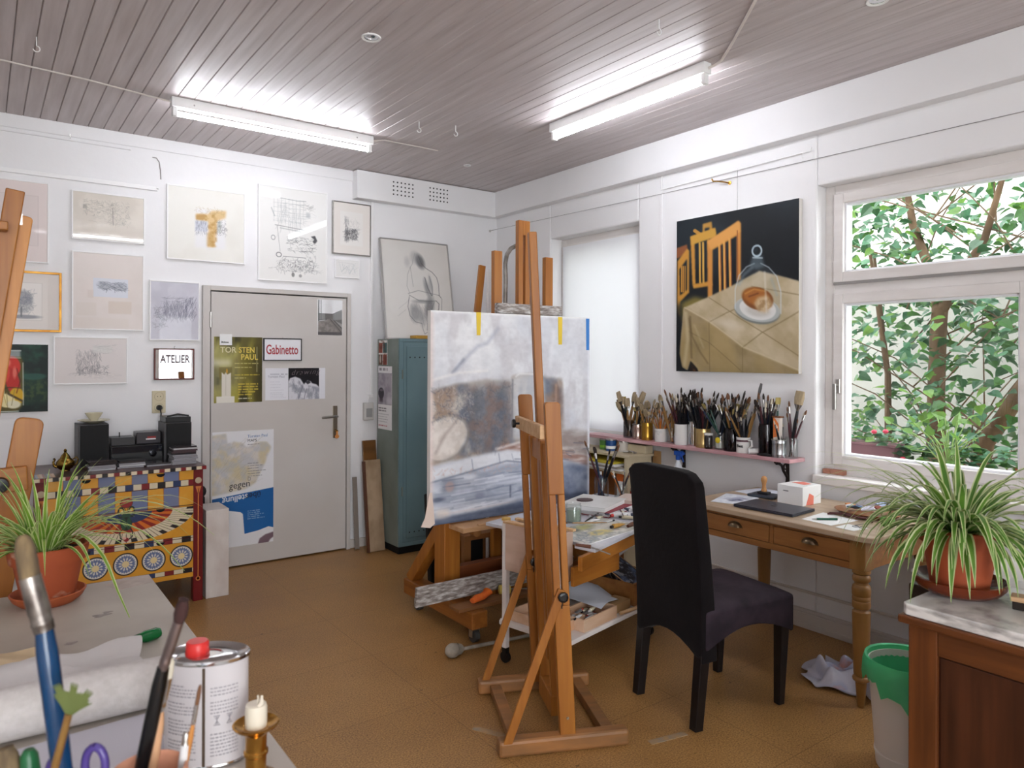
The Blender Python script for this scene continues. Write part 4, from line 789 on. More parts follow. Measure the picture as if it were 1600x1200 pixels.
dk = K.blur(K.pmask([(56, 92), (114, 86), (114, 148), (96, 170), (70, 172), (52, 146)]), 6); K.mix(dk, '#7b7f88', .65); K.mottle('#92807a', .7, 12, seed=40, mask=dk)
jr = K.blur(K.pmask([(118, 82), (124, 78), (164, 78), (170, 90), (170, 160), (120, 160)]), 3); K.mix(jr, '#c9cacd', .85); K.mottle('#b4b6bc', .7, 14, 40, seed=6, mask=jr); K.line([(119, 84), (118, 156)], 2.4, '#8d8c92', .8, 1); K.line([(124, 80), (130, 76), (168, 78)], 2, '#dcdcdc', .8, 1)
K.poly([(184, 88), (196, 92), (200, 112), (198, 140), (186, 138)], '#8d7468', .75, 4); K.line([(190, 92), (190, 136)], 3, '#c0a898', .6, 2)
pl = K.blur(K.pmask([(0, 134), (12, 128), (30, 126), (46, 132), (52, 146), (48, 160), (34, 172), (14, 178), (0, 178)]), 2); K.mix(pl, '#d8d2cd', .95); K.mottle('#c4bcb6', .6, 8, seed=9, mask=pl); K.line([(8, 168), (20, 148), (36, 132)], 4, '#a89c98', .6, 2); K.ring(20, 152, 34, 26, 3, '#9a948f', .45, -.3)
fl_ = K.blur(K.pmask([(94, 170), (104, 164), (150, 168), (200, 176), (250, 190), (250, 206), (180, 192), (120, 184)]), 2); K.mix(fl_, '#a2847a', .85); K.mottle('#d9d2d0', .7, 30, 5, seed=13, mask=fl_); K.line([(94, 170), (130, 164), (180, 172), (250, 190)], 3, '#dedad8', .75, 1.5)
K.poly([(196, 150), (220, 154), (250, 162), (250, 190), (200, 176)], '#b3aca9', .7, 4); K.mottle('#8f827e', .6, 24, 6, seed=44, mask=K.blur(K.pmask([(196, 150), (250, 158), (250, 190), (200, 178)]), 3)); K.ell(226, 168, 26, 10, '#a59a96', .6, 6)
K.poly([(0, 186), (60, 176), (112, 172), (150, 178), (200, 190), (250, 206), (250, 254), (0, 254)], '#c3c6cf', 1, 1.5)
low = K.blur(K.pmask([(0, 190), (112, 178), (250, 206), (250, 254), (0, 254)]), 2); K.mottle('#aeb3c0', .7, 90, 14, seed=18, mask=low); K.mottle('#d3d5da', .8, 60, 9, seed=19, mask=low); K.mottle('#8d93a2', .45, 40, 7, seed=55, mask=low)
K.poly([(0, 188), (60, 178), (112, 174), (150, 180), (150, 190), (90, 190), (0, 202)], '#d9dade', .85, 1.5)
K.line([(0, 203), (60, 194), (110, 186), (150, 192)], 1.8, '#7e8494', .8, 1); K.line([(58, 180), (60, 192)], 1.2, '#8a90a0', .7, .6); K.line([(98, 176), (100, 188)], 1.2, '#8a90a0', .7, .6); K.line([(118, 178), (122, 190)], 1.2, '#9ba0ac', .6, .6)
K.scrib(60, (4, 190, 130, 198), '#c2a9a4', .45, 5, 1, 3); K.rect(16, 200, 34, 218, '#8f939e', .8, 3); K.ell(27, 210, 6, 6, '#b5a3a0', .8, 3)
K.mix(K.blur(K.pmask([(172, 190), (250, 206), (250, 254), (168, 254)]), 5), '#858c9d', .8); K.mottle('#6c7487', .8, 30, 24, seed=21, mask=K.blur(K.pmask([(172, 192), (250, 208), (250, 254), (168, 254)]), 4)); K.mottle('#a5abb8', .6, 18, seed=27, mask=K.blur(K.pmask([(176, 196), (250, 212), (250, 254), (172, 254)]), 4))
for y, x0, x1, cc, al in ((214, 34, 140, '#9aa0ae', .6), (222, 10, 120, '#8d93a2', .5), (229, 50, 160, '#7f8696', .6), (236, 4, 90, '#9aa0ae', .5), (233, 80, 168, '#a0a5b0', .6), (242, 20, 150, '#c9a9a0', .25)): K.line([(x0, y), ((x0+x1)/2, y-2), (x1, y-5)], 1.4, cc, al, 1)
K.ell(10, 224, 10, 2.5, '#5d6272', .6, 2); K.line([(116, 218), (116, 232)], 2.4, '#6a7080', .7, 1); K.ell(70, 226, 7, 4, '#8b90a0', .6, 3); K.ell(134, 224, 6, 4, '#8b90a0', .6, 3)
K.poly([(6, 247), (80, 243), (160, 236), (250, 240), (250, 254), (6, 254)], '#5e6678', .9, 2); K.mottle('#7b8292', .7, 40, 4, seed=61, mask=K.blur(K.pmask([(6, 248), (160, 238), (250, 241), (250, 254), (6, 254)]), 1.5)); K.rect(0, 0, 4, 254, '#d8cbc8', .8, 2); K.rect(246, 0, 250, 254, '#dfe1e8', .8, 1); K.rect(0, 0, 250, 2.5, '#e6e6e8', .9, 1); K.rect(8, 236, 26, 246, '#e0d3c6', .6, 3)
for i in range(26):
    r_ = random.Random(100+i); y_ = r_.uniform(200, 240); x_ = r_.uniform(6, 130); K.line([(x_, y_), (x_+r_.uniform(15, 50), y_-r_.uniform(0, 4))], r_.uniform(.6, 1.6), r_.choice(('#7c8292', '#dfe0e4', '#9398a6')), .55, .5)
for i in range(16):
    r_ = random.Random(200+i); y_ = r_.uniform(168, 198); x_ = r_.uniform(120, 240); K.line([(x_, y_), (x_+r_.uniform(8, 24), y_+r_.uniform(1, 4))], 1.2, r_.choice(('#7a6a66', '#c9c0bc', '#5f6678')), .5, .5)
K.scrib(240, (60, 90, 116, 170), '#6c6f78', .22, 9, 1.2, 77); K.scrib(200, (2, 92, 60, 132), '#6a6f7c', .25, 5, 1.2, 78); K.scrib(160, (2, 92, 60, 132), '#cfc9c4', .3, 4, 1, 79)
K.a = np.clip((K.a-.62)*1.3+.58, 0, .92)
for sd_, sx_, al_ in ((71, 5, .05), (72, 9, .05)): K.a = np.clip(K.a+(K.noise(sx_, sx_*.6, 3, sd_)-.5)[..., None]*al_*.9, 0, .95)
t = thing('large_canvas', 'large unfinished grey canvas of kitchen things standing on the crank easel', 'canvas', (2.535, 3.4, .604))
x0, x1, z0, z1 = 1.958, 3.118, .604, 1.772
MB().box(x0, x1, 3.401, 3.436, z0, z1).build('stretched_cloth', mat('primed_canvas', '#ddd9d6', .85), t, bevel=.002)
art('painted_face', c, (x0, 3.4004, z0), (x1-x0, 0, 0), (0, 0, z1-z0), art_mat('matt_oil', .6, coat=0, spec=.25), t)
MB().prism([(0, 0), (-.055, .012), (-.03, .06), (-.004, .19), (.012, .19), (.03, .02)], (x0, 3.399, z0-.01), (1, 0, 0), (0, 0, 1), (0, 1, 0), .004).build('loose_cloth_corner', mat('loose_canvas', '#dcc8bc', .85), t)
YT = mat('yellow_tape', '#e3c23c', .6); BT = mat('blue_tape', '#3a7ec8', .6)
MB().prism([(-.016, .005), (.016, .005), (.012, -.125), (-.012, -.125)], (2.268, 3.3985, z1-.004), (1, 0, 0), (0, 0, 1), (0, 1, 0), .0012).build('yellow_tape', YT, t); MB().prism([(-.018, 0), (.016, 0), (.014, -.17), (-.014, -.17)], (2.872, 3.3985, z1-.004), (1, 0, 0), (0, 0, 1), (0, 1, 0), .0012).build('yellow_tape', YT, t); MB().prism([(-.016, 0), (.012, 0), (.012, -.20), (-.012, -.20)], (3.10, 3.3985, z1-.006), (1, 0, 0), (0, 0, 1), (0, 1, 0), .0012).build('blue_tape', BT, t)
# boards and bits on the easel base
one('paint_board', MB().obox((2.37, 3.325, .262), (1.08, .02, .105), RX(.12)), PNTW, 'long paint-smeared board standing across the front of the easel base', 'board', bevel=.002)
one('wood_board', MB().box(2.02, 3.1, 3.20, 3.3, .176, .195), mat('board_brown', '#8a5c34', .6, col2='#6d4626', scale=(2, 24, 24)), 'brown board lying flat on the easel base with an orange rag on it', 'board', bevel=.003)
one('wood_board', MB().box(2.25, 3.15, 3.345, 3.40, .176, .262), PINEX, 'orange wooden strip behind the paint-smeared board', 'board', bevel=.003)
m = MB(); m.tube([(2.125, 3.235, .212), (2.165, 3.245, .218), (2.20, 3.25, .219), (2.235, 3.262, .226), (2.25, 3.268, .232)], [.018, .026, .024, .024, .03], 12, flat=.75)
one('orange_rag', m, mat('orange_cloth', '#e06f1e', .8, col2='#d9612a', scale=(30, 30, 30), bump=.6), 'crumpled orange rag on the brown easel board', 'rag', smooth=True)
t = thing('paint_roller', 'small pale yellow foam roller lying on the easel base', 'roller', (2.44, 3.27, .196)); MB().tube([(2.335, 3.285, .22), (2.395, 3.262, .22)], .025, 16).build('sleeve', mat('roller_foam', '#cdb45a', .9), t, smooth=True, bevel=.004); MB().tube([(2.395, 3.262, .22), (2.44, 3.246, .218), (2.53, 3.215, .205)], .0035, 8).build('rod', METAL, t)
one('maulstick', MB().tube([(1.938, 3.115, .030), (2.55, 3.07, .012)], .0095, 10).sphere((1.925, 3.11, .036), .036, 16, (1.15, 1, 1)).tube([(1.955, 3.114, .034), (1.975, 3.112, .032), (1.99, 3.111, .03)], [.03, .026, .012], 12), mat('maulstick_grey', '#9c9184', .7, col2='#7f766a', scale=(20, 20, 20)), 'long stick with a cloth-wrapped ball end lying on the floor before the easel', 'stick', smooth=True)
one('dark_slab', MB().obox((2.75, 3.98, .33), (.95, .05, .64), RX(-.1)), BLACKM, 'large plain black slab standing on the floor behind the crank easel', 'dark_slab', bevel=.01)  # plain black slab behind the easel base
t = thing('stool', 'brown wooden stool in the dark under the canvas', 'stool', (2.49, 3.72, 0))
MB().box(2.32, 2.66, 3.62, 3.86, .42, .45).build('seat', mat('stool_brown', '#8a5a30', .5), t, bevel=.004)
for x in (2.35, 2.63):
    for y in (3.65, 3.83): MB().box(x-.022, x+.022, y-.02, y+.02, 0, .42).build('leg', mat('stool_brown', '#8a5a30', .5), t)
# things showing above the canvas
one('wooden_batten', MB().bar((2.44, 3.8, 1.10), (2.56, 3.8, 2.10), .045, .02, up=(0, 1, 0)).bar((2.44, 3.8, 1.1), (2.42, 3.8, 0), .045, .02, up=(0, 1, 0)), PINE, 'narrow wooden slat leaning behind the canvas, left of the crank easel mast', 'slat', bevel=.002)
t = thing('tube_lamp', 'slim white tube standing upright just left of the crank easel posts', 'lamp', (2.545, 3.75, 0)); MB().tube([(2.575, 3.75, .0), (2.575, 3.75, 2.06)], .011, 12).tube([(2.575, 3.75, 2.06), (2.575, 3.75, 2.075)], [.011, .004], 12).build('tube', WHITE, t, smooth=True); MB().tube([(2.575, 3.75, 1.86), (2.575, 3.75, 1.875)], .016, 12).build('coupling', WHITE, t)
one('bent_pipe', MB().tube([(2.64, 3.65, .0), (2.632, 3.65, 1.8), (2.637, 3.65, 2.0), (2.632, 3.65, 2.10), (2.645, 3.65, 2.16), (2.675, 3.65, 2.20), (2.715, 3.65, 2.222), (2.77, 3.65, 2.225), (2.81, 3.65, 2.20), (2.83, 3.65, 2.1), (2.835, 3.65, 1.8), (2.83, 3.65, .3)], .014, 10), mat('dirty_pipe', '#a9a49e', .45, .4, col2='#6c6660', scale=(9, 9, 12)), 'grey bent hoop of pipe curving behind the crank easel mast', 'pipe', smooth=True)

# ================================================================ lyre easel in front
t = thing('lyre_easel', 'tall orange-brown wooden easel standing empty in the middle of the floor', 'easel', (1.941, 2.369, 0), math.atan2(-.4245, .9054))
def P(n_, m, mt=PINE, b=.004): return m.build(n_, mt, t, local=True, bevel=b)
for y in (-.26, .26):
    P('foot', MB().box(-.262, .258, y-.03, y+.03, 0, .062), FOOTW, .012)
for x in (-.185, .19): P('foot_crossbar', MB().box(x-.024, x+.024, -.23, .23, .008, .045), FOOTW, .003)
for y, z1, kz in ((-.262, 1.347, .625), (.222, 1.352, .64)):
    lean = -.068
    X = lambda z: .012+lean*(z-.06)/1.29
    p = MB()
    # post with rounded top and a long slot
    w_, th = .031, .014
    for s_ in (-1, 1): p.quadbox([(X(z)+q[0], y+q[1], z) for z in (.56, .99) for q in ((s_*.0045, -th), (s_*w_, -th), (s_*w_, th), (s_*.0045, th))])
    p.quadbox([(X(z)+q[0], y+q[1], z) for z in (.05, .56) for q in ((-w_, -th), (w_, -th), (w_, th), (-w_, th))])
    xt = X(z1)
    poly = [(X(.99)-w_, .99), (X(.99)+w_, .99), (xt+w_, z1-.012), (xt+w_-.003, z1-.004), (xt+w_-.011, z1), (xt-w_+.011, z1), (xt-w_+.003, z1-.004), (xt-w_, z1-.012)]
    p.prism(poly, (0, y+th, 0), (1, 0, 0), (0, 0, 1), (0, -1, 0), 2*th)
    po = P('post', p, PINE, .003)
    MB().lathe([(.006, 0), (.005, .004)], (X(.12), y-th, .125), 10, RX(PI/2)).build('bolt', METAL, po, local=True)
    P('brace', MB().bar((-.235, y+(.03 if y > 0 else -.02), .035), (X(kz), y+(.03 if y > 0 else -.02), kz), .034, .014, up=(0, 1, 0)), PINE, .003)
    kn = MB().tube([(X(.60), y-.035, .60), (X(.60), y-.02, .60)], .006, 10).lathe([(.019, 0), (.021, .006), (.019, .014), (.012, .016)], (X(.60), y-.03, .60), 10, RX(PI/2)).box(X(.60)-.002, X(.60)+.002, y-.018, y-.014, .55, .60)
    kn.build('clamp_knob', BLACKP, t, local=True)
X = lambda z: .012-.068*(z-.06)/1.29
P('mast', MB().bar((X(.25)+.006, -.012, .25), (X(2.04)+.012, -.012, 2.045), .04, .034, up=(1, 0, 0)), PINE, .004)
for y in (-.085, .105): P('inner_rail', MB().bar((X(.06)+.01, y, .05), (X(1.18)+.01, y, 1.18), .026, .052, up=(1, 0, 0)), PINE, .003)
P('inner_block', MB().box(X(.12)-.02, X(.12)+.03, -.10, .12, .045, .13), PINE)
P('inner_block', MB().box(X(1.1)-.01, X(1.1)+.02, -.10, .12, 1.09, 1.17), PINE)
cb = P('clamp_bar', MB().box(X(1.22)-.05, X(1.22)-.028, -.247, .235, 1.20, 1.255), RAWWOOD)
MB().tube([(X(1.22)-.05, .14, 1.228), (X(1.22)-.075, .14, 1.228)], .005, 8).lathe([(.017, 0), (.02, .006), (.017, .014)], (X(1.22)-.068, .14, 1.228), 10, RY(-PI/2)).build('clamp_knob', BLACKP, cb, local=True)

# ================================================================ paint trolley
TH = math.radians(12); TC = V((2.18, 2.52, 0)); TU = V((math.cos(TH), math.sin(TH), 0)); TW = V((-math.sin(TH), math.cos(TH), 0))
def T(u, w_, z=0): return TC+TU*u+TW*w_+V((0, 0, z))
def tl(x, y, z=0):     # world to trolley frame
    d_ = V((x, y, 0))-TC; return (d_.dot(TU), d_.dot(TW), z)
t = thing('paint_trolley', 'white-legged paint trolley with orange wooden front edge, crowded with painting gear', 'trolley', (TC.x, TC.y, 0), TH)
def P(n_, m, mt, b=.003, p=None): return m.build(n_, mt, p or t, local=True, bevel=b)
TWH = mat('trolley_white', '#e2dbd8', .45)
for u, w_, z1 in ((.012, .395, .705), (.06, .07, .60), (.80, .05, .60), (.80, .395, .60)):
    l = P('leg', MB().box(u-.014, u+.014, w_-.014, w_+.014, .075, z1), TWH)
    P('caster', MB().tube([(u-.009, w_, .028), (u+.009, w_, .028)], .028, 18).box(u-.013, u+.013, w_-.012, w_+.012, .05, .076), BLACKP, 0, l)
    P('bracket', MB().box(u-.02, u+.02, w_-.02, w_+.02, .185, .22), TWH, .003, l)
P('leg_cap', MB().box(-.004, .03, .378, .412, .7055, .722), mat('cap_tan', '#c9a45c', .6), .004)
P('lower_shelf', MB().box(-.01, .86, -.012, .42, .19, .212), TWH)
P('corner_strut', MB().bar((.80, .05, .58), (.80, .3, .36), .025, .012, up=(1, 0, 0)), TWH)
dw = P('drawer_box', MB().box(-.016, .004, .03, .375, .47, .70).box(.004, .08, .03, .045, .47, .70).box(.004, .08, .36, .375, .47, .70).box(.07, .08, .045, .36, .47, .70).box(.004, .07, .045, .36, .47, .485), mat('pinkish_ply', '#cfb4a4', .6, col2='#c2a593', scale=(3, 3, 20)))
P('rim', MB().box(-.022, .012, .02, .385, .70, .712).box(.066, .09, .02, .385, .70, .712), RAWWOOD, .002, dw)
P('underframe', MB().box(.19, .82, .0, .018, .54, .628).box(.19, .82, .39, .41, .54, .628).box(.79, .82, .018, .39, .54, .628), TWH)
top = [(.05, -.118), (1.2, .035), (1.2, .66), (.10, .62), (.10, .0), (.05, .0)]
P('top', MB().prism(top, (0, 0, .630), (1, 0, 0), (0, 1, 0), (0, 0, 1), .018), mat('trolley_top_grey', '#b9b9c2', .35, col2='#d3d2d8', scale=(9, 9, 9)))
P('front_apron', MB().bar((-.05, -.105, .598), (1.18, .055, .598), .022, .064, up=(0, 0, 1)), PINEX)
P('front_apron', MB().box(.02, .40, -.02, .0, .46, .55), PINEX)
def brush(name, L, r, hm, fm, bm_, bl, bw, flat=1., tp=.35, parent=None):
    """a brush along +z with its butt at the origin; one mesh, three materials"""
    r *= 1.25
    m = MB(); m.mi = 0; m.tube([(0, 0, 0), (0, 0, L*.12), (0, 0, L*.55), (0, 0, L*.78)], [r*.45, r*.8, r*1.15, r*.75], 8)
    m.mi = 1; m.tube([(0, 0, L*.77), (0, 0, L*.80), (0, 0, L*.90)], [r*.82, r*.9, bw*.85], 8, flat=flat)
    m.mi = 2; m.tube([(0, 0, L*.895), (0, 0, L*.9+bl*.5), (0, 0, L*.9+bl)], [bw*.85, bw, bw*tp], 8, flat=flat)
    o = m.build(name, [hm, fm, bm_], parent, local=True, smooth=True); return o
HBLK = mat('handle_black', '#15151a', .3); HWOOD = mat('handle_wood', '#96703f', .4); HRED = mat('handle_dark_red', '#4a2028', .35); HBLUE = mat('handle_navy', '#1d2a44', .35); HORG = mat('handle_orange', '#b5682a', .35); HGRN = mat('handle_green', '#24443a', .35)
BRD = mat('bristle_dark', '#2a201c', .9); BRH = mat('bristle_hog', '#b3a081', .9, col2='#94836a', scale=(90, 90, 20)); BRB = mat('bristle_brown', '#6c4a34', .9); BRO = mat('bristle_orange', '#a8672e', .9); BRW = mat('bristle_white', '#d3c9b6', .9); FERR = mat('ferrule', '#aaa7a4', .25, 1.)
KINDS = [brush('paintbrush', .30, .0055, HBLK, FERR, BRD, .03, .0055), brush('paintbrush', .28, .0045, HWOOD, FERR, BRH, .035, .009, .5), brush('paintbrush', .32, .004, HRED, FERR, BRB, .03, .006), brush('paintbrush', .27, .0045, HBLUE, FERR, BRD, .035, .010, .45), brush('paintbrush', .26, .0042, HORG, FERR, BRO, .028, .006), brush('paintbrush', .31, .0045, HWOOD, FERR, BRB, .035, .011, .45), brush('paintbrush', .29, .004, HBLK, FERR, BRW, .03, .006), brush('paintbrush', .25, .0045, HGRN, FERR, mat('bristle_fan', '#9a8a54', .9), .03, .015, .25, .9), brush('paintbrush', .24, .007, HWOOD, FERR, BRH, .06, .023, .42, .8), brush('paintbrush', .24, .006, HBLK, FERR, BRH, .055, .020, .42, .85), brush('paintbrush', .33, .005, HWOOD, FERR, mat('bristle_grey', '#5c5a5a', .8), .05, .010, .4, .7)]
USED = set()
def put_brush(kind, base, tip, label, group, sc=1., spin=0.):
    src = KINDS[kind]
    o = src if kind not in USED else dup(src)
    USED.add(kind)
    d_ = (V(tip)-V(base)).normalized()
    o.location = base; o.rotation_euler = rot_to(d_, spin).to_euler(); o.scale = (sc, sc, sc)
    o['label'] = label; o['category'] = 'brush'; o['group'] = group
    return o
# things on the trolley top
ZT = .648
def pt(px, py, k=1.061): return V((px*k, py*k, ZT))
PAL = art_mat('palette_paint', .35, coat=.2)
c = Cv(160, 90, '#cfccc6'); c.mottle('#aeb0ac', .8, 20, seed=3); c.mottle('#e2dfd6', .8, 16, seed=7); c.rect(34, 8, 86, 34, '#e3ddc8', .9, 2); c.rect(40, 10, 66, 30, '#35393a', .9, 4); c.poly([(66, 12), (84, 8), (112, 14), (90, 34), (66, 32)], '#a8a85a', .8, 5); c.ell(72, 60, 24, 13, '#d8c45a', .9, 8); c.ell(66, 62, 10, 7, '#e3cf4a', .9, 4); c.ell(64, 62, 22, 10, '#b7a07a', .4, 10); c.mottle('#7b7f7a', .5, 9, seed=12, lo=.55); c.scrib(90, (4, 40, 60, 86), '#6f7d8a', .5, 14, 2, 4); c.scrib(50, (100, 20, 158, 60), '#8a8a78', .5, 16, 2, 5); c.poly([(90, 34), (150, 26), (158, 36), (96, 54)], '#ddd5c8', .8, 3)
u0, w0, _ = tl(2.30, 2.60); o = thing('palette_sheet', 'paper palette smeared with yellow and black paint at the trolley front', 'palette', (2.5, 2.68, ZT), TH)
MB().box(-.26, .24, -.145, .13, .0005, .004).build('sheet', PAPER, o, local=True); art('paint', c, (-.26, -.145, .0044), (.50, 0, 0), (0, .275, 0), PAL, o, local=True)
o = thing('sketch_pad', 'white hardbound pad with red edges, lower of the two on the trolley', 'book', (2.86, 3.0, ZT), TH+.1); MB().box(-.16, .17, -.12, .16, .0, .004).box(-.16, .17, -.12, .16, .024, .028).build('cover', mat('pad_cover_red', '#8c2434', .5), o, local=True); MB().box(-.155, .165, -.117, .157, .004, .024).build('pages', PAPER, o, local=True)
o = thing('sketch_pad', 'open white pad with pale page, upper of the two stacked on the trolley', 'book', (2.84, 3.02, ZT+.0285), TH+.2); MB().box(-.17, .15, -.11, .16, .0, .022).build('pages', PAPER, o, local=True, bevel=.002); MB().box(-.172, .152, -.112, .162, .022, .025).build('cover', mat('pad_top', '#dddcdb', .5, col2='#cfcdca', scale=(9, 9, 9)), o, local=True)
one('round_lid', MB().lathe([(.05, 0), (.05, .004), (.001, .006)], (2.79, 3.08, ZT+.054), 24, sy=.9), mat('lid_brown', '#4a3434', .5), 'dark round lid lying on the open white pad', 'lid')  # flat round lid left on the pad
def jar(name, label, x, y, z, r, h, m_=None, liquid=None, cat='jar', group=None, lip=True):
    t = thing(name, label, cat, (x, y, z), 0, group)
    MB().lathe([(.001, .0), (r*.96, 0), (r, .006), (r, h*.88), (r*.9, h*.95), (r*.92, h), (r*.87, h), (r*.84, h*.94), (r*.94, h*.87), (r*.94, .008), (.001, .006)], (x, y, z), 24).build('glass', m_ or GLASS, t, smooth=True)
    if liquid: MB().lathe([(.001, .009), (r*.92, .009), (r*.92, h*liquid[0]), (.001, h*liquid[0])], (x, y, z), 20).build('liquid', liquid[1], t, smooth=True)
    return t
jar('glass_jar', 'glass jar of cloudy greenish turpentine on the trolley beside the lyre easel', 2.53, 2.88, ZT, .042, .10, None, (.7, mat('cloudy_green', '#8a9488', .3)))
def tube(x, y, z, a, L, r, body, capc, label, group=None, dz=0.):
    t = thing('paint_tube', label, 'paint tube', (x, y, z), a, group)
    m = MB(); R = []
    for q, (rx, rz) in ((0., (r, .0012)), (.35*L, (r, r*.62)), (.8*L, (r*.86, r*.86)), (.86*L, (r*.4, r*.4))): R.append([m.v((q, rx*math.cos(k*PI/6), rz*math.sin(k*PI/6)+r*.86)) for k in range(12)])
    for i in range(3):
        for k in range(12): m.face([R[i][k], R[i][(k+1) % 12], R[i+1][(k+1) % 12], R[i+1][k]])
    m.face(R[0]); m.face(R[3]); m.build('body', body, t, smooth=True, local=True)
    MB().lathe([(r*.5, 0), (r*.55, .004), (r*.5, .016), (.001, .016)], (.85*L, 0, r*.86), 12, RY(PI/2)).build('cap', capc, t, smooth=True, local=True)
    return t
ALU = mat('tube_aluminium', '#bdbcbe', .3, .8); TWHT = mat('tube_white', '#d9d8da', .4); TBLUE = mat('tube_blue', '#38455c', .4); TBRN = mat('tube_brown', '#6b4434', .5); REDC = mat('cap_red', '#c9362e', .4); BLKC = mat('cap_black', '#1c1b1e', .4); YELT = mat('tube_ochre', '#c99a4a', .5); TCRM = mat('tube_cream', '#d9cfb4', .45)
tube(2.90, 2.80, ZT, TH+2.75, .16, .017, TWHT, REDC, 'white paint tube with a big red cap on the trolley')
tube(2.72, 2.88, ZT, .5, .13, .014, ALU, BLKC, 'silver paint tube with a black cap beside the white pads')
tube(2.68, 2.66, ZT, 3.3, .11, .015, YELT, BLKC, 'ochre paint tube just right of the yellow smeared palette')
tube(2.95, 2.73, ZT, 2.7, .13, .015, TBLUE, TWHT, 'dark blue paint tube near the chair back')
tube(2.85, 2.70, ZT, 2.2, .12, .013, TCRM, BLKC, 'cream paint tube between the red-capped and the dark blue tube')
tube(2.60, 2.82, ZT, .9, .10, .013, ALU, TWHT, 'small silver paint tube by the turpentine jar')
tube(3.0, 2.86, ZT, 2.0, .14, .016, TWHT, TBLUE, 'white paint tube with a blue cap behind the red-capped one')
for k_ in range(9):
    r_ = random.Random(300+k_); tube(2.62+.045*k_+r_.uniform(-.02, .02), 2.76+.035*(k_ % 3)+.018*k_+r_.uniform(-.01, .01), ZT+(.012 if k_ % 4 == 3 else 0), r_.uniform(0, 6.28), r_.uniform(.07, .10), .0105, (ALU, TWHT, TCRM, TBLUE)[k_ % 4], (BLKC, TWHT, BLKC)[k_ % 3], 'small worn paint tube lying in the clutter on the trolley top', 'small tubes on the trolley top')
for k_, (x_, y_, a_) in enumerate(((2.52, 2.78, .5), (2.60, 2.70, 2.6), (2.78, 2.76, .9))): put_brush((0, 5, 2)[k_], (x_, y_, ZT+.022), (x_+math.cos(a_), y_+math.sin(a_), ZT+.026), ('black-handled brush lying across the palette sheet', 'flat brown brush lying on the trolley behind the wooden stick', 'dark red brush lying among the tubes on the trolley')[k_], 'brushes lying on the trolley top', .75)
one('wooden_stick', MB().tube([(2.66, 2.61, ZT+.012), (2.70, 2.625, ZT+.012), (2.80, 2.655, ZT+.012)], [.008, .012, .010], 10), TBRN, 'brown round stick lying at the trolley front edge', 'stick', smooth=True)
t = thing('palette_knife', 'palette knife hanging over the front left corner of the trolley', 'knife', (2.25, 2.44, .66)); MB().tube([(2.20, 2.49, ZT+.012), (2.245, 2.435, ZT+.008)], [.006, .009], 10).build('handle', TBRN, t, smooth=True); MB().bar((2.245, 2.435, ZT+.007), (2.30, 2.365, ZT-.02), .018, .0012).build('blade', METAL, t)
def fill(x, y, z, rin, n, kinds, label, group, seed, spread=.06, lo=.8, hi=1.15, h=.1, upk=False):
    r = random.Random(seed)
    for i in range(n):
        a = r.uniform(0, 2*PI); q = rin*.55*math.sqrt(r.random()); b = V((x+q*math.cos(a), y+q*math.sin(a), z))
        a2 = a+PI+r.uniform(-.9, .9) if not upk else a; q2 = rin*.92
        rim = V((x+q2*math.cos(a2), y+q2*math.sin(a2), z+h))
        if r.random() < .72: pass
        else: rim = V((x+q2*.5*math.cos(a2), y+q2*.5*math.sin(a2), z+h))
        put_brush(r.choice(kinds), b, rim, label, group, r.uniform(lo, hi), r.uniform(0, 3.1))
jar('brush_jar', 'glass jar with big dark brushes at the back of the trolley beside the canvas', 3.115, 3.285, ZT, .045, .13)
fill(3.115, 3.285, ZT+.008, .04, 9, (0, 3, 0, 2), 'dark long brush standing in the glass jar right of the large canvas', 'brushes in the trolley jar', 3, .1, .95, 1.2, .13)
jar('brush_glass', 'small glass with thin white-tipped brushes at the back of the trolley', 3.17, 3.17, ZT, .04, .10)
fill(3.17, 3.17, ZT+.008, .036, 10, (6, 4, 2), 'thin brush in the small glass beside the dark brush jar', 'brushes in the trolley glass', 6, .1, .6, .72, .1)
def bottle(name, label, x, y, z, r, h, bm_, capm, lm=None):
    t = thing(name, label, 'bottle', (x, y, z)); MB().lathe([(.001, 0), (r*.95, 0), (r, .005), (r, h*.62), (r*.9, h*.72), (r*.35, h*.86), (r*.35, h*.9)], (x, y, z), 22).build('body', bm_, t, smooth=True)
    MB().lathe([(r*.42, h*.88), (r*.42, h), (.001, h)], (x, y, z), 16).build('cap', capm, t, smooth=True)
    if lm: MB().lathe([(r*1.01, h*.15), (r*1.01, h*.55)], (x, y, z), 22, cap=False).build('label', lm, t, smooth=True)
bottle('medium_bottle', 'small red bottle at the back of the trolley near the chair', 3.24, 3.13, ZT, .022, .09, mat('red_medium', '#9a2a22', .2), BLKC); bottle('medium_bottle', 'small yellow oil bottle beside the red one on the trolley', 3.27, 3.06, ZT, .022, .09, mat('yellow_oil', '#b5a03c', .15), BLKC)
bottle('medium_bottle', 'slim dark blue bottle right of the large canvas edge', 3.16, 3.36-.02, ZT, .018, .15, mat('bottle_blue', '#1f2f6a', .3), WHITE)
o = thing('tissue_box', 'pale low box with brushes across it at the back right of the trolley', 'box', (3.08, 2.98, ZT), TH+.25); MB().box(-.08, .12, -.07, .09, 0, .05).build('box', mat('pale_pink_box', '#d2c2b8', .7), o, local=True, bevel=.003)
for k_, (a, q) in enumerate(((.4, .0), (.9, .02), (.1, -.03))): put_brush((5, 1, 2)[k_], (3.02+q, 2.90+q, ZT+.058+.009*k_), (3.02+q+math.cos(a), 2.90+q+math.sin(a), ZT+.075+.009*k_), ('brown-tipped brush lying across the pale low box', 'pale wooden brush lying across the pale low box', 'dark red brush lying across the pale low box')[k_], 'brushes lying on the trolley box', .8)
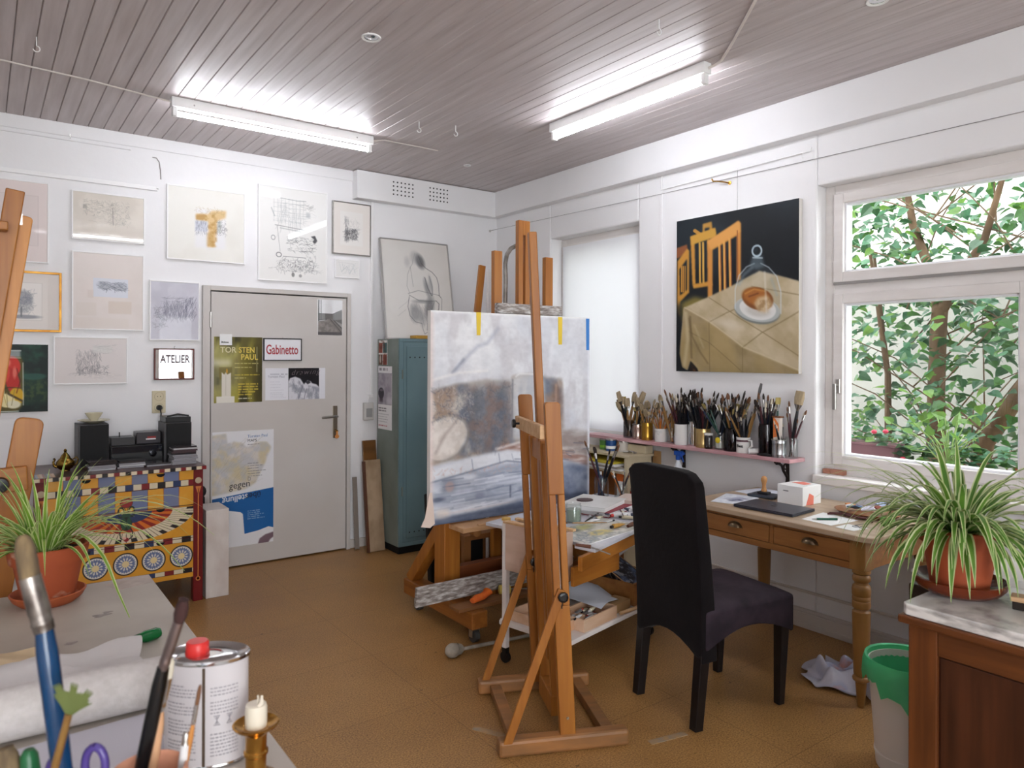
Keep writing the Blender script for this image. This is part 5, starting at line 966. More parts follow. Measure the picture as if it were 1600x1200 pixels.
# lower shelf of the trolley
ZS = .213
def tray(name, label, u0, u1, w0, w1, h, m_, rz=TH, cat='box'):
    p = T((u0+u1)/2, (w0+w1)/2, ZS); t = thing(name, label, cat, p, rz); a, b = (u1-u0)/2, (w1-w0)/2
    MB().box(-a, a, -b, b, 0, .006).build('base', m_, t, local=True)
    for n_, q in (('side', (-a, a, -b, -b+.01)), ('side', (-a, a, b-.01, b)), ('end', (-a, -a+.01, -b+.01, b-.01)), ('end', (a-.01, a, -b+.01, b-.01))): MB().box(*q, .006, h).build(n_, m_, t, local=True, bevel=.001)
    return t
PINKW = mat('pinkish_pine', '#d6b59a', .6, col2='#c79f80', scale=(3, 20, 20))
tray('tray', 'shallow pale wooden tray under the left end of the trolley', .02, .22, .06, .38, .05, PINKW, cat='tray')
tray('tube_box', 'pale wooden box full of used paint tubes on the lower trolley shelf', .13, .41, .0, .17, .06, PINKW)
r = random.Random(11)
for i in range(16):
    p = T(r.uniform(.18, .34), r.uniform(.035, .13), ZS+.007+(i//6)*.02); tube(p.x, p.y, p.z, TH+r.uniform(-.25, .25)+(PI if i % 2 else 0), r.uniform(.06, .075), .010, (ALU, TCRM, ALU, TWHT)[i % 4], (BLKC, TWHT, REDC)[i % 3], 'used metal paint tube lying in the pale wooden box', 'used tubes in the wooden box')
m = MB(); R = [[m.v(T(.30+.27*i/12+.04*j/8, .02+.34*j/8+.05*i/12, ZS+.066+.010*math.sin(i*.5)*math.cos(j*.6)-.05*max(0, (i-9)/3)*max(0, 1-j/4))) for i in range(13)] for j in range(9)]
for j in range(8):
    for i in range(12): m.face([R[j][i], R[j][i+1], R[j+1][i+1], R[j+1][i]])
one('paper_sheet', m, mat('bluish_paper', '#d9dde8', .8), 'bluish white sheet of paper lying over the boxes on the lower shelf', 'paper', smooth=True, solid=.001)
one('wood_box', MB().obox(T(.505, .075, ZS+.025), (.14, .10, .046), RZ(TH)), CARD, 'low brown box under the loose sheet on the lower trolley shelf', 'box', bevel=.002)
one('dowel', MB().tube([T(.44, .0, ZS+.012), T(.60, -.02, ZS+.012)], .009, 10), RAWWOOD, 'short wooden dowel sticking out under the loose sheet', 'stick', smooth=True)
tray('crate', 'orange-brown wooden crate of dirty palettes on the lower shelf by the chair', .605, .89, .02, .41, .115, mat('crate_wood', '#a5703a', .5, col2='#8f5d2c', scale=(3, 20, 20)), cat='crate')
c = Cv(90, 70, '#4a4c52'); c.mottle('#8d8f96', .9, 18, seed=2); c.mottle('#17181c', .9, 14, seed=5); c.mottle('#c9c8cc', .8, 8, seed=9, lo=.56)
def palette(label, u0, u1, wb, wt, z0, z1, c):
    t = thing('palette', label, 'palette', T((u0+u1)/2, wb, ZS)); O = T(u0, wb, z0); U_ = TU*(u1-u0); W_ = TW*(wt-wb)+V((0, 0, z1-z0)); N_ = U_.cross(W_).normalized()
    MB().prism([(0, 0), (U_.length, 0), (U_.length, W_.length), (0, W_.length)], O, U_.normalized(), W_.normalized(), -N_, .006).build('board', RAWWOOD, t); art('paint', c, O+N_*.0006, U_, W_, PAL, t)
palette('grey and black smeared palette leaning in the orange-brown crate', .64, .87, .22, .36, ZS+.03, .46, c)
c = Cv(90, 70, '#3a4a66'); c.mottle('#6f87b4', .9, 16, seed=4); c.mottle('#14161f', .9, 16, seed=6); c.mottle('#b9c2d3', .8, 10, seed=8, lo=.56); c.line([(2, 2), (88, 2), (88, 68)], 4, '#b08a68')
palette('blue and black smeared palette leaning in front in the same crate', .615, .80, .06, .24, ZS+.10, .40, c)
one('rag_roll', MB().tube([T(.40, .40, ZS+.05), T(.46, .41, ZS+.052), T(.52, .42, ZS+.05)], [.02, .024, .018], 10), mat('dark_green_cloth', '#3f4a48', .9), 'dark green rolled rag behind the boxes on the lower shelf', 'rag', smooth=True)

# ================================================================ low shelf unit under the small window
SH = mat('cream_shelf', '#cfc2a4', .5, col2='#c4b698', scale=(9, 2, 9)); ORW = mat('orange_plywood', '#b3763a', .5, col2='#a0662e', scale=(9, 2, 14))
t = thing('shelf_unit', 'low cream and orange-wood shelf unit under the small window', 'shelf', (3.63, 3.75, 0))
MB().box(3.49, 3.735, 3.42, 4.30, .842, .86).build('shelf_board', SH, t, bevel=.002); MB().box(3.47, 3.735, 3.45, 4.30, .735, .752).build('shelf_board', SH, t, bevel=.002); MB().box(3.47, 3.735, 3.45, 4.30, .40, .418).build('shelf_board', ORW, t, bevel=.002)
MB().box(3.72, 3.735, 3.45, 4.30, .0, .842).build('back_panel', ORW, t); MB().box(3.48, 3.72, 4.28, 4.30, 0, .842).build('side_panel', ORW, t); MB().box(3.48, 3.72, 3.43, 3.45, 0, .842).build('side_panel', SH, t)
def tin(x, y, z, r, h, m_, label, lid=METAL, cat='tin', lm=None):
    t = thing('paint_tin', label, cat, (x, y, z)); MB().lathe([(.001, 0), (r, 0), (r, h), (.001, h)], (x, y, z), 24).build('can', m_, t, smooth=True)
    MB().lathe([(r*1.04, h-.004), (r*1.04, h+.004), (r*.9, h+.004), (r*.88, h+.001), (.001, h+.001)], (x, y, z), 24).build('lid', lid, t, smooth=True)
    if lm: MB().lathe([(r*1.01, h*.2), (r*1.01, h*.45)], (x, y, z), 24, cap=False).build('label_band', lm, t, smooth=True)
tin(3.62, 3.79, .8605, .033, .07, mat('tin_green', '#4a7a38', .4), 'small green tin on the cream shelf unit', lm=mat('tin_light_green', '#7ab02e', .5)); tin(3.60, 3.70, .8605, .036, .078, mat('tin_blue', '#1d4a86', .35), 'small blue tin beside the green one on the cream shelf unit', lm=PAPER); tin(3.64, 3.62, .8605, .034, .07, mat('tin_whitegrey', '#c9c3bc', .4), 'small whitish tin right of the blue one')
one('pliers', MB().tube([(3.58, 3.56, .868), (3.60, 3.50, .872), (3.59, 3.46, .870)], .007, 8).tube([(3.60, 3.54, .868), (3.585, 3.50, .88), (3.61, 3.46, .868)], .006, 8), METAL, 'small metal tool lying on the cream shelf unit', 'tool', smooth=True)
one('box', MB().box(3.66, 3.735, 3.43, 3.60, .861, .915), SH, 'cream box at the back right of the shelf unit', 'box', bevel=.002)
for i, (z, h, m_, l) in enumerate(((.753, .012, PAPER, 'lowest white board in the flat stack on the shelf unit'), (.766, .012, mat('board_greyish', '#a39c92', .7), 'grey board second from below in the flat stack on the shelf unit'), (.779, .014, PAPER, 'upper white board in the flat stack on the shelf unit'), (.794, .010, mat('board_yellow', '#cdbb3c', .6), 'yellow board topmost in the flat stack on the shelf unit'))):
    one('board', MB().box(3.46-.005*i, 3.70, 3.47+.02*i, 4.2, z, z+h), m_, l, 'board', bevel=.001)
t = thing('carton', 'small white carton with an orange top in the shelf unit', 'carton', (3.54, 3.50, .42)); MB().box(3.50, 3.58, 3.46, 3.54, .419, .68).build('body', PAPER, t, bevel=.002); MB().box(3.499, 3.581, 3.459, 3.541, .68, .728).build('orange_top', mat('carton_orange', '#e2702a', .5), t)
t = thing('cardboard_sheet', 'brown cardboard piece leaning on the wall below the pink shelf', 'cardboard', (3.74, 3.39, 0)); MB().box(3.738, 3.744, 3.36, 3.422, .0, .88).build('panel', CARD, t); MB().box(3.728, 3.736, 3.39, 3.423, .0, .845).build('panel', mat('cardboard_dark', '#8c6a42', .8), t)
# ================================================================ high-backed chair
VEL = mat('purple_black_velvet', '#110c0f', .8, col2='#0b0709', scale=(5, 5, 5), bump=.15, bscale=(40, 40, 40))
VEL.node_tree.nodes['Principled BSDF'].inputs['Sheen Weight'].default_value = .04
LEGB = mat('black_wood', '#141012', .3)
VEL.node_tree.nodes['Principled BSDF'].inputs['Specular IOR Level'].default_value = .15
VELS = mat('seat_purple_velvet', '#352b33', .8, spec=.2, col2='#241d24', scale=(9, 9, 9), bump=.1, bscale=(40, 40, 40))  # seat velvet lighter and more purple than the backrest
t = thing('dining_chair', 'dark purple velvet high-backed chair with black legs at the desk', 'chair', (2.64, 2.07, 0), math.radians(-7.7))
m = MB(); n = 10; F = []
for xb, s_ in ((-1, 0), (0, 1)):
    rows = []
    for j in range(13):
        f = j/12; z = .30+f*.755; x = -.245-.085*f**1.4-(.085-.035*f if s_ == 0 else 0)+.075; row = []
        for i in range(n+1):
            y = (i/n-.5)*.43; hw = .215
            zz = z
            if j == 0: zz = .27+.085*math.cos((i/n-.5)*PI)**1.0
            if j == 12: zz = z-.04*(abs(i/n-.5)*2)**7
            bul = .008*math.cos((i/n-.5)*PI)*(1 if s_ else -1)
            row.append(m.v((x+bul, y*(1-.02*(1-f)), zz)))
        rows.append(row)
    F.append(rows)
A, B = F
for j in range(12):
    for i in range(n): m.face([A[j][i], A[j+1][i], A[j+1][i+1], A[j][i+1]]); m.face([B[j][i], B[j][i+1], B[j+1][i+1], B[j+1][i]])
    m.face([A[j][0], B[j][0], B[j+1][0], A[j+1][0]]); m.face([A[j][n], A[j+1][n], B[j+1][n], B[j][n]])
for i in range(n): m.face([A[0][i], A[0][i+1], B[0][i+1], B[0][i]]); m.face([A[12][i], B[12][i], B[12][i+1], A[12][i+1]])
m.build('backrest', VEL, t, local=True, smooth=True, bevel=.016, seg=3)
m = MB(); nx, ny = 12, 10; top = []; bot = []
for i in range(nx+1):
    a = []; b = []
    for j in range(ny+1):
        x = -.24+.515*i/nx; y = (j/ny-.5)*.45*(1-.03*(1-i/nx))
        ex = min(i, nx-i)/nx*2; ey = min(j, ny-j)/ny*2
        zt = .488+.026*(1-(1-min(1, ex*1.8))**2)*(1-(1-min(1, ey*1.8))**2)-.012*math.exp(-((x+.0)**2+y*y)/.02)
        a.append(m.v((x, y, zt)))
        edge = (j in (0, ny)) or (i in (0, nx))
        zb = .40
        if j in (0, ny): zb = .31+.075*math.sin(PI*min(1, max(0, i/nx)))
        if i in (0, nx): zb = .31+.07*math.sin(PI*j/ny)
        b.append(m.v((x, y, zb)))
    top.append(a); bot.append(b)
for i in range(nx):
    for j in range(ny): m.face([top[i][j], top[i+1][j], top[i+1][j+1], top[i][j+1]]); m.face([bot[i][j], bot[i][j+1], bot[i+1][j+1], bot[i+1][j]])
for i in range(nx):
    m.face([bot[i][0], bot[i+1][0], top[i+1][0], top[i][0]]); m.face([bot[i][ny], top[i][ny], top[i+1][ny], bot[i+1][ny]])
for j in range(ny):
    m.face([bot[0][j], top[0][j], top[0][j+1], bot[0][j+1]]); m.face([bot[nx][j], bot[nx][j+1], top[nx][j+1], top[nx][j]])
m.build('seat', VELS, t, local=True, smooth=True, bevel=.018, seg=3)
for y in (-.185, .185):
    MB().bar((-.262, y, 0), (-.225, y, .36), .038, .042, up=(1, 0, 0), w1=.046, t1=.05).build('leg', LEGB, t, local=True, bevel=.003)
    MB().bar((.222, y, 0), (.236, y, .36), .032, .034, up=(1, 0, 0), w1=.048, t1=.05).build('leg', LEGB, t, local=True, bevel=.003)

# ================================================================ desk
DK = mat('honey_pine', '#a5703f', .42, col2='#8a5a30', scale=(26, 2, 26), detail=5); DKT = mat('pale_desk_top', '#b8a28a', .36, col2='#a38a70', scale=(22, 1.4, 22), detail=6); DKL = mat('honey_pine_leg', '#9c7040', .38, col2='#87602f', scale=(20, 20, 2))  # top board paler and greyer than the pine below
t = thing('desk', 'pine desk with two drawers and turned legs below the big window', 'desk', (3.38, 2.06, 0))
Y0, Y1, X0, X1 = 1.545, 2.585, 3.035, 3.715
rc = .05; pl_ = [(X0+.0, Y1), (X0, Y0+rc)]+[(X0+rc-rc*math.cos(a*PI/12), Y0+rc-rc*math.sin(a*PI/12)) for a in range(1, 6)]+[(X0+rc, Y0), (X1, Y0), (X1, Y1)]
MB().prism(pl_, (0, 0, .732), (1, 0, 0), (0, 1, 0), (0, 0, 1), .024).build('desk_top', DKT, t, bevel=.004)
MB().box(3.078, 3.095, 1.66, 2.47, .598, .731).box(3.066, 3.078, 1.66, 2.47, .598, .628).box(3.066, 3.078, 1.66, 2.47, .718, .731).box(3.066, 3.078, 2.042, 2.062, .628, .718).build('front_apron', DK, t, bevel=.002)
MB().box(3.69, 3.706, 1.66, 2.47, .60, .731).build('back_apron', DK, t); MB().box(3.12, 3.66, 1.60, 1.618, .60, .731).build('side_apron', DK, t, bevel=.002); MB().box(3.12, 3.66, 2.52, 2.538, .60, .731).build('side_apron', DK, t)
for y0, y1 in ((2.066, 2.448), (1.662, 2.038)):
    d_ = MB().box(3.062, 3.078, y0, y1, .632, .714).build('drawer', DK, t, bevel=.003)
    yc = (y0+y1)/2; m = MB()
    P_ = []
    for i in range(9):
        a = PI*i/8; P_.append([m.v((3.062-.022*math.sin(b*PI/8)*(.35+.65*math.sin(a)), yc-.034*math.cos(a), .678+.024*math.sin(a)*math.cos(b*PI/8)-.006)) for b in range(5)])
    for i in range(8):
        for j in range(4): m.face([P_[i][j], P_[i+1][j], P_[i+1][j+1], P_[i][j+1]])
    m.prism([(-.042*math.cos(a*PI/10), .03*math.sin(a*PI/10)-.008) for a in range(11)], (3.0615, yc, .678), (0, -1, 0), (0, 0, 1), (-1, 0, 0), .002)
    m.build('cup_handle', mat('aged_bronze', '#8f7c60', .28, .9, col2='#5a4a3a', scale=(30, 30, 30)), d_, smooth=True, solid=.001)
PR = [(.014, 0), (.017, .03), (.023, .105), (.0245, .112), (.034, .118), (.036, .126), (.033, .134), (.026, .138), (.030, .142), (.031, .15), (.035, .30), (.0375, .40), (.037, .418), (.030, .424), (.028, .43), (.036, .434), (.0385, .445), (.0375, .455), (.038, .462), (.0355, .466), (.038, .470), (.0375, .482), (.0355, .485), (.0385, .49), (.039, .515), (.036, .53), (.029, .536), (.028, .545), (.036, .552), (.038, .565), (.034, .576), (.03, .58), (.038, .586), (.038, .60)]
for x, y in ((3.098, 1.628), (3.098, 2.502), (3.668, 1.628), (3.668, 2.502)):
    l = MB().lathe(PR, (x, y, 0), 28).build('leg', DKL, t, smooth=True)
    MB().box(x-.036, x+.036, y-.036, y+.036, .60, .731).build('leg_block', DKL, l, bevel=.003)
# on the desk
ZD = .7565
t = thing('laptop', 'closed dark grey laptop on the desk', 'laptop', (3.23, 2.15, ZD)); M_ = RZ(.06)
MB().obox((3.232, 2.152, ZD+.005), (.215, .325, .008), M_).build('base', mat('laptop_grey', '#474955', .35, .6), t, bevel=.003); MB().obox((3.232, 2.152, ZD+.0125), (.215, .325, .006), M_).build('lid', mat('laptop_grey', '#474955', .35, .6), t, bevel=.003)
MB().lathe([(.012, 0), (.012, .0006)], (3.235, 2.152, ZD+.0156), 14, sy=1.2).build('lid_emblem', mat('emblem_dark', '#14151b', .2), t)
def sheet(label, pts, z, cv=None, m_=PAPER, name='paper_sheet', cat='paper', group=None):
    c = sum((V((*p, 0)) for p in pts), V())/len(pts); t = thing(name, label, cat, (c.x, c.y, z), 0, group)
    MB().prism(pts, (0, 0, z), (1, 0, 0), (0, 1, 0), (0, 0, 1), .0012).build('sheet', m_, t); return t
c = Cv(120, 80, '#dcdfe8'); c.poly([(20, 50), (60, 20), (100, 30), (70, 44)], '#8a8ca6', .8, 2); c.poly([(36, 54), (70, 38), (90, 46), (60, 62)], '#3a3c58', .8, 2); c.mottle('#b9bccb', .6, 14, seed=3)
t = thing('printed_sheet', 'large bluish white printed sheet at the left end of the desk', 'paper', (3.28, 2.44, ZD)); MB().obox((3.285, 2.415, ZD+.001), (.27, .19, .0015), RZ(.35)).build('sheet', PAPER, t); a = RZ(.35); art('print', c, V((3.285, 2.415, ZD+.0022))+a@V((-.135, .095, 0)), a@V((0, -.19, 0)), a@V((.27, 0, 0)), PRINT, t)
sheet('pale sheet under the date stamp at the back of the desk', [(3.45, 2.34), (3.68, 2.30), (3.70, 2.54), (3.48, 2.57)], ZD+.0003, m_=mat('bluish_paper', '#d9dde8', .8))
one('ink_pad', MB().obox((3.47, 2.365, ZD+.010), (.11, .15, .014), RZ(.1)), mat('ink_pad_dark', '#333a46', .4), 'flat dark blue ink pad lying beside the white box', 'ink pad', bevel=.003)
t = thing('rubber_stamp', 'rubber stamp with a turned wooden handle standing on the ink pad', 'stamp', (3.47, 2.37, ZD+.018)); MB().obox((3.47, 2.37, ZD+.024), (.04, .06, .012), RZ(.1)).build('base', mat('stamp_black', '#1d1c20', .5), t, bevel=.002)
MB().lathe([(.014, .0), (.016, .006), (.012, .016), (.010, .03), (.012, .045), (.0165, .06), (.0165, .072), (.010, .082), (.001, .085)], (3.47, 2.37, ZD+.031), 20).build('handle', mat('stamp_wood', '#c08a55', .4), t, smooth=True)
PINKP = mat('pink_patch', '#e8806e', .5)
t = thing('white_box', 'white cube-shaped box with pink patches on the desk', 'box', (3.49, 2.17, ZD)); MB().box(3.405, 3.575, 2.098, 2.245, ZD, ZD+.098).build('box', mat('box_white', '#f0f0f0', .45), t, bevel=.002)
MB().prism([(.03, .003), (.098, .0), (.10, .045), (.06, .062)], (3.405, 2.0975, ZD+.0), (1, 0, 0), (0, 0, 1), (0, -1, 0), .0006).build('pink_patch', PINKP, t); MB().prism([(.08, .03), (.14, .03), (.165, .09), (.10, .12)], (3.405, 2.105, ZD+.0981), (1, 0, 0), (0, 1, 0), (0, 0, 1), .0005).build('pink_patch', PINKP, t)
MB().box(3.404, 3.4048, 2.18, 2.21, ZD+.066, ZD+.071).build('small_print', mat('print_grey', '#7a7a80', .5), t)
sheet('white sheet with a dark green pen on it at the front of the desk', [(3.14, 1.94), (3.36, 1.96), (3.33, 1.765), (3.125, 1.785)], ZD)
t = thing('pen', 'dark green pen lying on the white sheet', 'pen', (3.21, 1.86, ZD+.002)); MB().tube([(3.175, 1.885, ZD+.007), (3.25, 1.825, ZD+.007)], .005, 10).build('barrel', mat('pen_green', '#1f5a48', .3), t, smooth=True); MB().tube([(3.175, 1.885, ZD+.007), (3.158, 1.899, ZD+.006)], [.0045, .001], 10).build('tip', METAL, t); MB().bar((3.255, 1.822, ZD+.0125), (3.22, 1.85, ZD+.0125), .003, .001).build('clip', METAL, t)
sheet('small white note at the rounded front corner of the desk', [(3.115, 1.76), (3.22, 1.755), (3.215, 1.66), (3.11, 1.67)], ZD)
t = thing('glasses', 'folded spectacles lying on the small white note', 'spectacles', (3.19, 1.69, ZD+.0015))
for y in (1.675, 1.705): MB().tube([(3.19+.014*math.cos(a*.45), y+.013*math.sin(a*.45), ZD+.004+.0*a) for a in range(15)], .0012, 6).build('rim', mat('frame_dark', '#2c2a30', .3), t, smooth=True)
MB().tube([(3.205, 1.715, ZD+.005), (3.27, 1.70, ZD+.007), (3.29, 1.695, ZD+.004)], .0013, 6).build('temple', mat('frame_dark', '#2c2a30', .3), t)
t = thing('wooden_dish', 'shallow wooden dish of bits and papers on the right end of the desk', 'dish', (3.48, 1.80, ZD))
MB().lathe([(.001, .004), (.10, 0), (.125, .022), (.12, .024), (.098, .007), (.001, .008)], (3.48, 1.80, ZD), 30, sy=1.25).build('dish', mat('dish_wood', '#9a6030', .4, col2='#7c4a22', scale=(9, 9, 9)), t, smooth=True)
r = random.Random(4)
for i, col in enumerate(('#e8e8ea', '#b9c4e0', '#d98a4a', '#e4e4e6', '#5a7a9a', '#d2cfe0', '#8a3a2a', '#e8e0d0', '#a8b4d8')):
    a = i*.7; one('paper_scrap', MB().obox((3.48+.06*math.cos(a), 1.80+.085*math.sin(a), ZD+.026+.004*i), (r.uniform(.03, .06), r.uniform(.03, .07), .006), Euler((r.uniform(-.4, .4), r.uniform(-.4, .4), a)).to_matrix()), mat('scrap_%d' % i, col, .6), ('white', 'pale blue', 'orange', 'second white', 'grey-blue', 'lilac', 'dark red', 'cream', 'periwinkle')[i]+' scrap heaped in the wooden dish on the desk', 'scrap', bevel=.001)
one('green_cloth', MB().sphere((3.30, 1.615, ZD+.028), .032, 14, (1.1, 1, .85)), mat('green_lump', '#5a8a3a', .8, bump=.5), 'small green lump at the rounded desk corner half behind the spider plant', 'lump', smooth=True)
one('wire_bundle', MB().tube([(3.33, 1.92, ZD+.006), (3.36, 1.86, ZD+.012), (3.34, 1.80, ZD+.01), (3.37, 1.74, ZD+.012), (3.33, 1.70, ZD+.006)], .005, 8).tube([(3.33, 1.91, ZD+.012), (3.35, 1.84, ZD+.018), (3.33, 1.76, ZD+.016), (3.34, 1.70, ZD+.012)], .004, 8), mat('brown_cord', '#5a3030', .6), 'dark reddish cord lying in front of the wooden dish', 'cord', smooth=True)

# ================================================================ still life on the window wall
c = Cv(200, 300, '#0d1218', 2); c.mottle('#1b262e', .8, 70, seed=3); c.mottle('#0a0e13', .8, 40, seed=6, mask=c.blur(c.pmask([(110, 60), (200, 40), (200, 140), (110, 120)]), 12))
OC, OD, OL = '#c98f3a', '#8a5a22', '#e3b45a'
# chairs painted behind the table
c.poly([(0, 54), (20, 48), (22, 62), (4, 74), (0, 74)], '#8a5230', 1, 1); c.poly([(2, 80), (20, 56), (24, 60), (24, 140), (20, 142), (20, 76), (6, 96), (8, 190), (2, 190)], OC, 1, .8)
for x in (10, 13, 16.5): c.line([(x, 90), (x, 140)], 2, OC)
c.poly([(4, 150), (22, 134), (24, 140), (6, 162)], OC, 1, .8); c.poly([(6, 164), (34, 146), (60, 150), (58, 164), (20, 196), (6, 200)], '#8a7a3a', .9, 4); c.poly([(0, 170), (10, 160), (16, 222), (0, 222)], '#0c1016', .7, 5)
c.poly([(48, 14), (64, 12), (66, 30), (60, 30), (60, 22), (52, 22), (52, 30), (48, 30)], '#b3843a', 1, .8); c.line([(34, 24), (46, 34)], 6, '#b9863a')
c.poly([(26, 34), (70, 24), (72, 36), (66, 36), (34, 48), (36, 124), (30, 124)], OC, 1, .8); c.poly([(26, 34), (70, 24), (72, 40), (28, 50)], '#c9993f', 1, .8); c.poly([(30, 124), (64, 116), (66, 124), (32, 132)], OC, 1, .8)
for x in (43, 49): c.line([(x, 48), (x+1, 120)], 3.4, '#cfa048')
c.line([(58, 44), (59, 66)], 3.4, '#a8802e')
c.poly([(56, 46), (108, 18), (113, 22), (113, 112), (106, 116), (106, 42), (66, 62), (66, 176), (58, 172)], '#cb8a40', 1, .8); c.poly([(56, 46), (110, 18), (112, 36), (62, 62)], '#d79a50', 1, .8); c.poly([(66, 150), (108, 124), (110, 132), (66, 160)], OC, 1, .8)
for x in (77, 85, 94): c.line([(x, 54-(x-77)*.5), (x+2, 146-(x-77)*.6)], 3.4, '#d9a050'); c.line([(x+2.6, 56-(x-77)*.5), (x+4.4, 146-(x-77)*.6)], 1.4, '#8a4a24')
c.line([(107, 34), (108, 116)], 2, '#8a4a28', .7)
# table cloth
TC_ = [(16, 170), (60, 144), (142, 98), (200, 112), (200, 300), (48, 300), (40, 278), (27, 268), (21, 288), (12, 286), (7, 262), (14, 172)]
mk = c.blur(c.pmask(TC_), .8); c.mix(mk, '#bcab8c'); c.mottle('#cbbc9f', .8, 40, seed=8, mask=mk); c.mottle('#a69470', .6, 26, seed=12, mask=mk)
side = c.blur(c.pmask([(16, 171), (60, 189), (116, 219), (200, 232), (200, 300), (0, 300)]), 1.5)*mk; c.mix(side, '#9a8662', .8); c.mottle('#86744e', .6, 30, seed=33, mask=side); c.mottle('#b39a66', .5, 44, seed=35, mask=side)
for pts in ([(60, 189), (90, 168), (150, 134)], [(116, 219), (146, 190), (200, 152)], [(60, 146), (112, 174), (200, 212)], [(60, 189), (62, 296)], [(116, 219), (117, 300)], [(130, 122), (200, 130)], [(24, 214), (62, 226), (116, 258), (200, 276)]): c.line(pts, 1.4, '#7d6b48', .75, .4)
c.line([(16, 170), (60, 188), (116, 218), (200, 231)], 1.8, '#d9cbac', .7, 1.2); c.line([(24, 190), (30, 222), (44, 246), (58, 262)], 3, '#6f5d3a', .7, 2); c.line([(18, 180), (22, 230), (16, 282)], 5, '#cbbc9a', .7, 3); c.line([(26, 186), (29, 262)], 3, '#5c4c30', .6, 2); c.line([(34, 200), (50, 236)], 3, '#c2b28e', .5, 2); c.poly([(28, 270), (40, 280), (46, 300), (24, 300)], '#2a1c14', .95, 1.5); c.line([(34, 284), (36, 300)], 4, '#7a4a2c', .7, 1.5); c.poly([(0, 180), (7, 190), (6, 262), (12, 300), (0, 300)], '#0b0e13', .95, 2)
c.ell(90, 186, 22, 7, '#ded6c8', .5, 10)
# plate, bread and glass dome
c.ell(138, 158, 35, 20, '#6c7474', .9, 2); c.ell(138, 156, 35, 19, '#c9ccca', .7, 1); c.ell(139, 155, 28, 17, '#e2dfda', 1, 1); c.ell(140, 158, 18, 9, '#bfb8ae', .7, 4)
dome = c.pmask([(104, 158), (104, 128), (110, 106), (122, 92), (138, 86), (154, 92), (168, 106), (174, 128), (174, 158), (160, 172), (118, 172)]); c.mix(c.blur(dome, 1.5), '#a9b4ba', .14)
c.ell(139, 140, 24, 17, '#7d4a22', 1, 2, .12); c.ell(136, 137, 20, 13, '#a8672c', .9, 5, .12); c.poly([(140, 138), (154, 134), (162, 146), (152, 160), (140, 158), (134, 148)], '#c9ae88', 1, 2); c.mottle('#8f6c44', .6, 5, seed=22, mask=c.blur(c.pmask([(140, 138), (160, 136), (160, 158), (140, 158)]), 2)); c.line([(120, 134), (134, 126), (150, 128)], 2, '#d9a050', .6, 1); c.line([(126, 138), (140, 132)], 2, '#5a3018', .7, 1)
for pts in ([(104, 160), (104, 128), (110, 106), (122, 92), (134, 87)], [(144, 87), (156, 93), (168, 106), (174, 128), (174, 158)]): c.line(pts, 1.6, '#c9d6dc', .75, .6)
c.line([(150, 100), (153, 160)], 3, '#d9d6cc', .45, 1); c.line([(110, 120), (118, 104), (130, 94)], 5, '#8ea3ae', .4, 2); c.line([(160, 110), (168, 132)], 3, '#8ea3ae', .4, 2); c.poly([(126, 92), (132, 74), (146, 74), (150, 92), (138, 96)], '#6f8088', .6, 2); c.ring(138, 68, 7, 8, 2.6, '#b9ccd6', .9); c.ell(136, 66, 3, 4, '#1c2830', .8, 1); c.line([(132, 78), (146, 79)], 2, '#cfdde4', .7, .6)
# foreshortening of the painted room
rows_ = np.arange(int(222*c.k)); cols_ = np.arange(c.a.shape[1]); k_ = 1-(.26-.2*cols_/c.a.shape[1])
src_ = np.clip(rows_[:, None]/k_[None, :], 0, c.a.shape[0]-1.01); i0_ = src_.astype(int); f_ = (src_-i0_)[..., None]
c.a = c.a[i0_, cols_[None, :]]*(1-f_)+c.a[i0_+1, cols_[None, :]]*f_; c.h = 222
t = thing('oil_painting', 'large oil painting of bread under a glass dome and chairs on black', 'painting', (3.74, 2.785, 1.43))
MB().box(3.745, XW-.001, 2.336, 3.232, 1.431, 2.431).build('canvas', mat('canvas_edge', '#dcd8d2', .8), t, bevel=.002); art('painted_face', c, (3.7445, 3.232, 1.431), (0, -.896, 0), (0, 0, 1.0), OIL, t)
one('hanging_wire', MB().tube([(3.768, 2.77, 2.69), (3.766, 2.77, 2.43)], .0015, 6), GREYP, 'thin vertical wire holding the bread painting', 'wire')
one('picture_rod', MB().tube([(3.768, 3.395, 2.675), (3.768, 2.28, 2.692), (3.762, 2.272, 2.712)], .004, 8).tube([(3.768, 2.33, 2.69), (3.768, 2.33, 2.66)], .003, 6).tube([(3.768, 3.39, 2.675), (3.768, 3.39, 2.77)], .003, 6), FWHITE, 'thin white picture rod on the window wall above the bread painting', 'rod', smooth=True)
one('wall_hook', MB().lathe([(.012, 0), (.012, .006)], (XW, 2.835, 2.618), 14, RY(-PI/2)).tube([(XW, 2.835, 2.618), (3.75, 2.85, 2.622), (3.735, 2.89, 2.632), (3.73, 2.925, 2.638), (3.73, 2.935, 2.655)], .005, 8), BRASS, 'brass wall hook above the bread painting', 'hook', smooth=True)
one('stretched_wire', MB().tube([(3.70, 5.34, 2.66), (3.772, 3.4, 2.648), (3.772, 1.0, 2.632)], .0018, 6), mat('wire_grey', '#8f8c8c', .5), 'long thin wire stretched along the window wall from the room corner', 'wire')

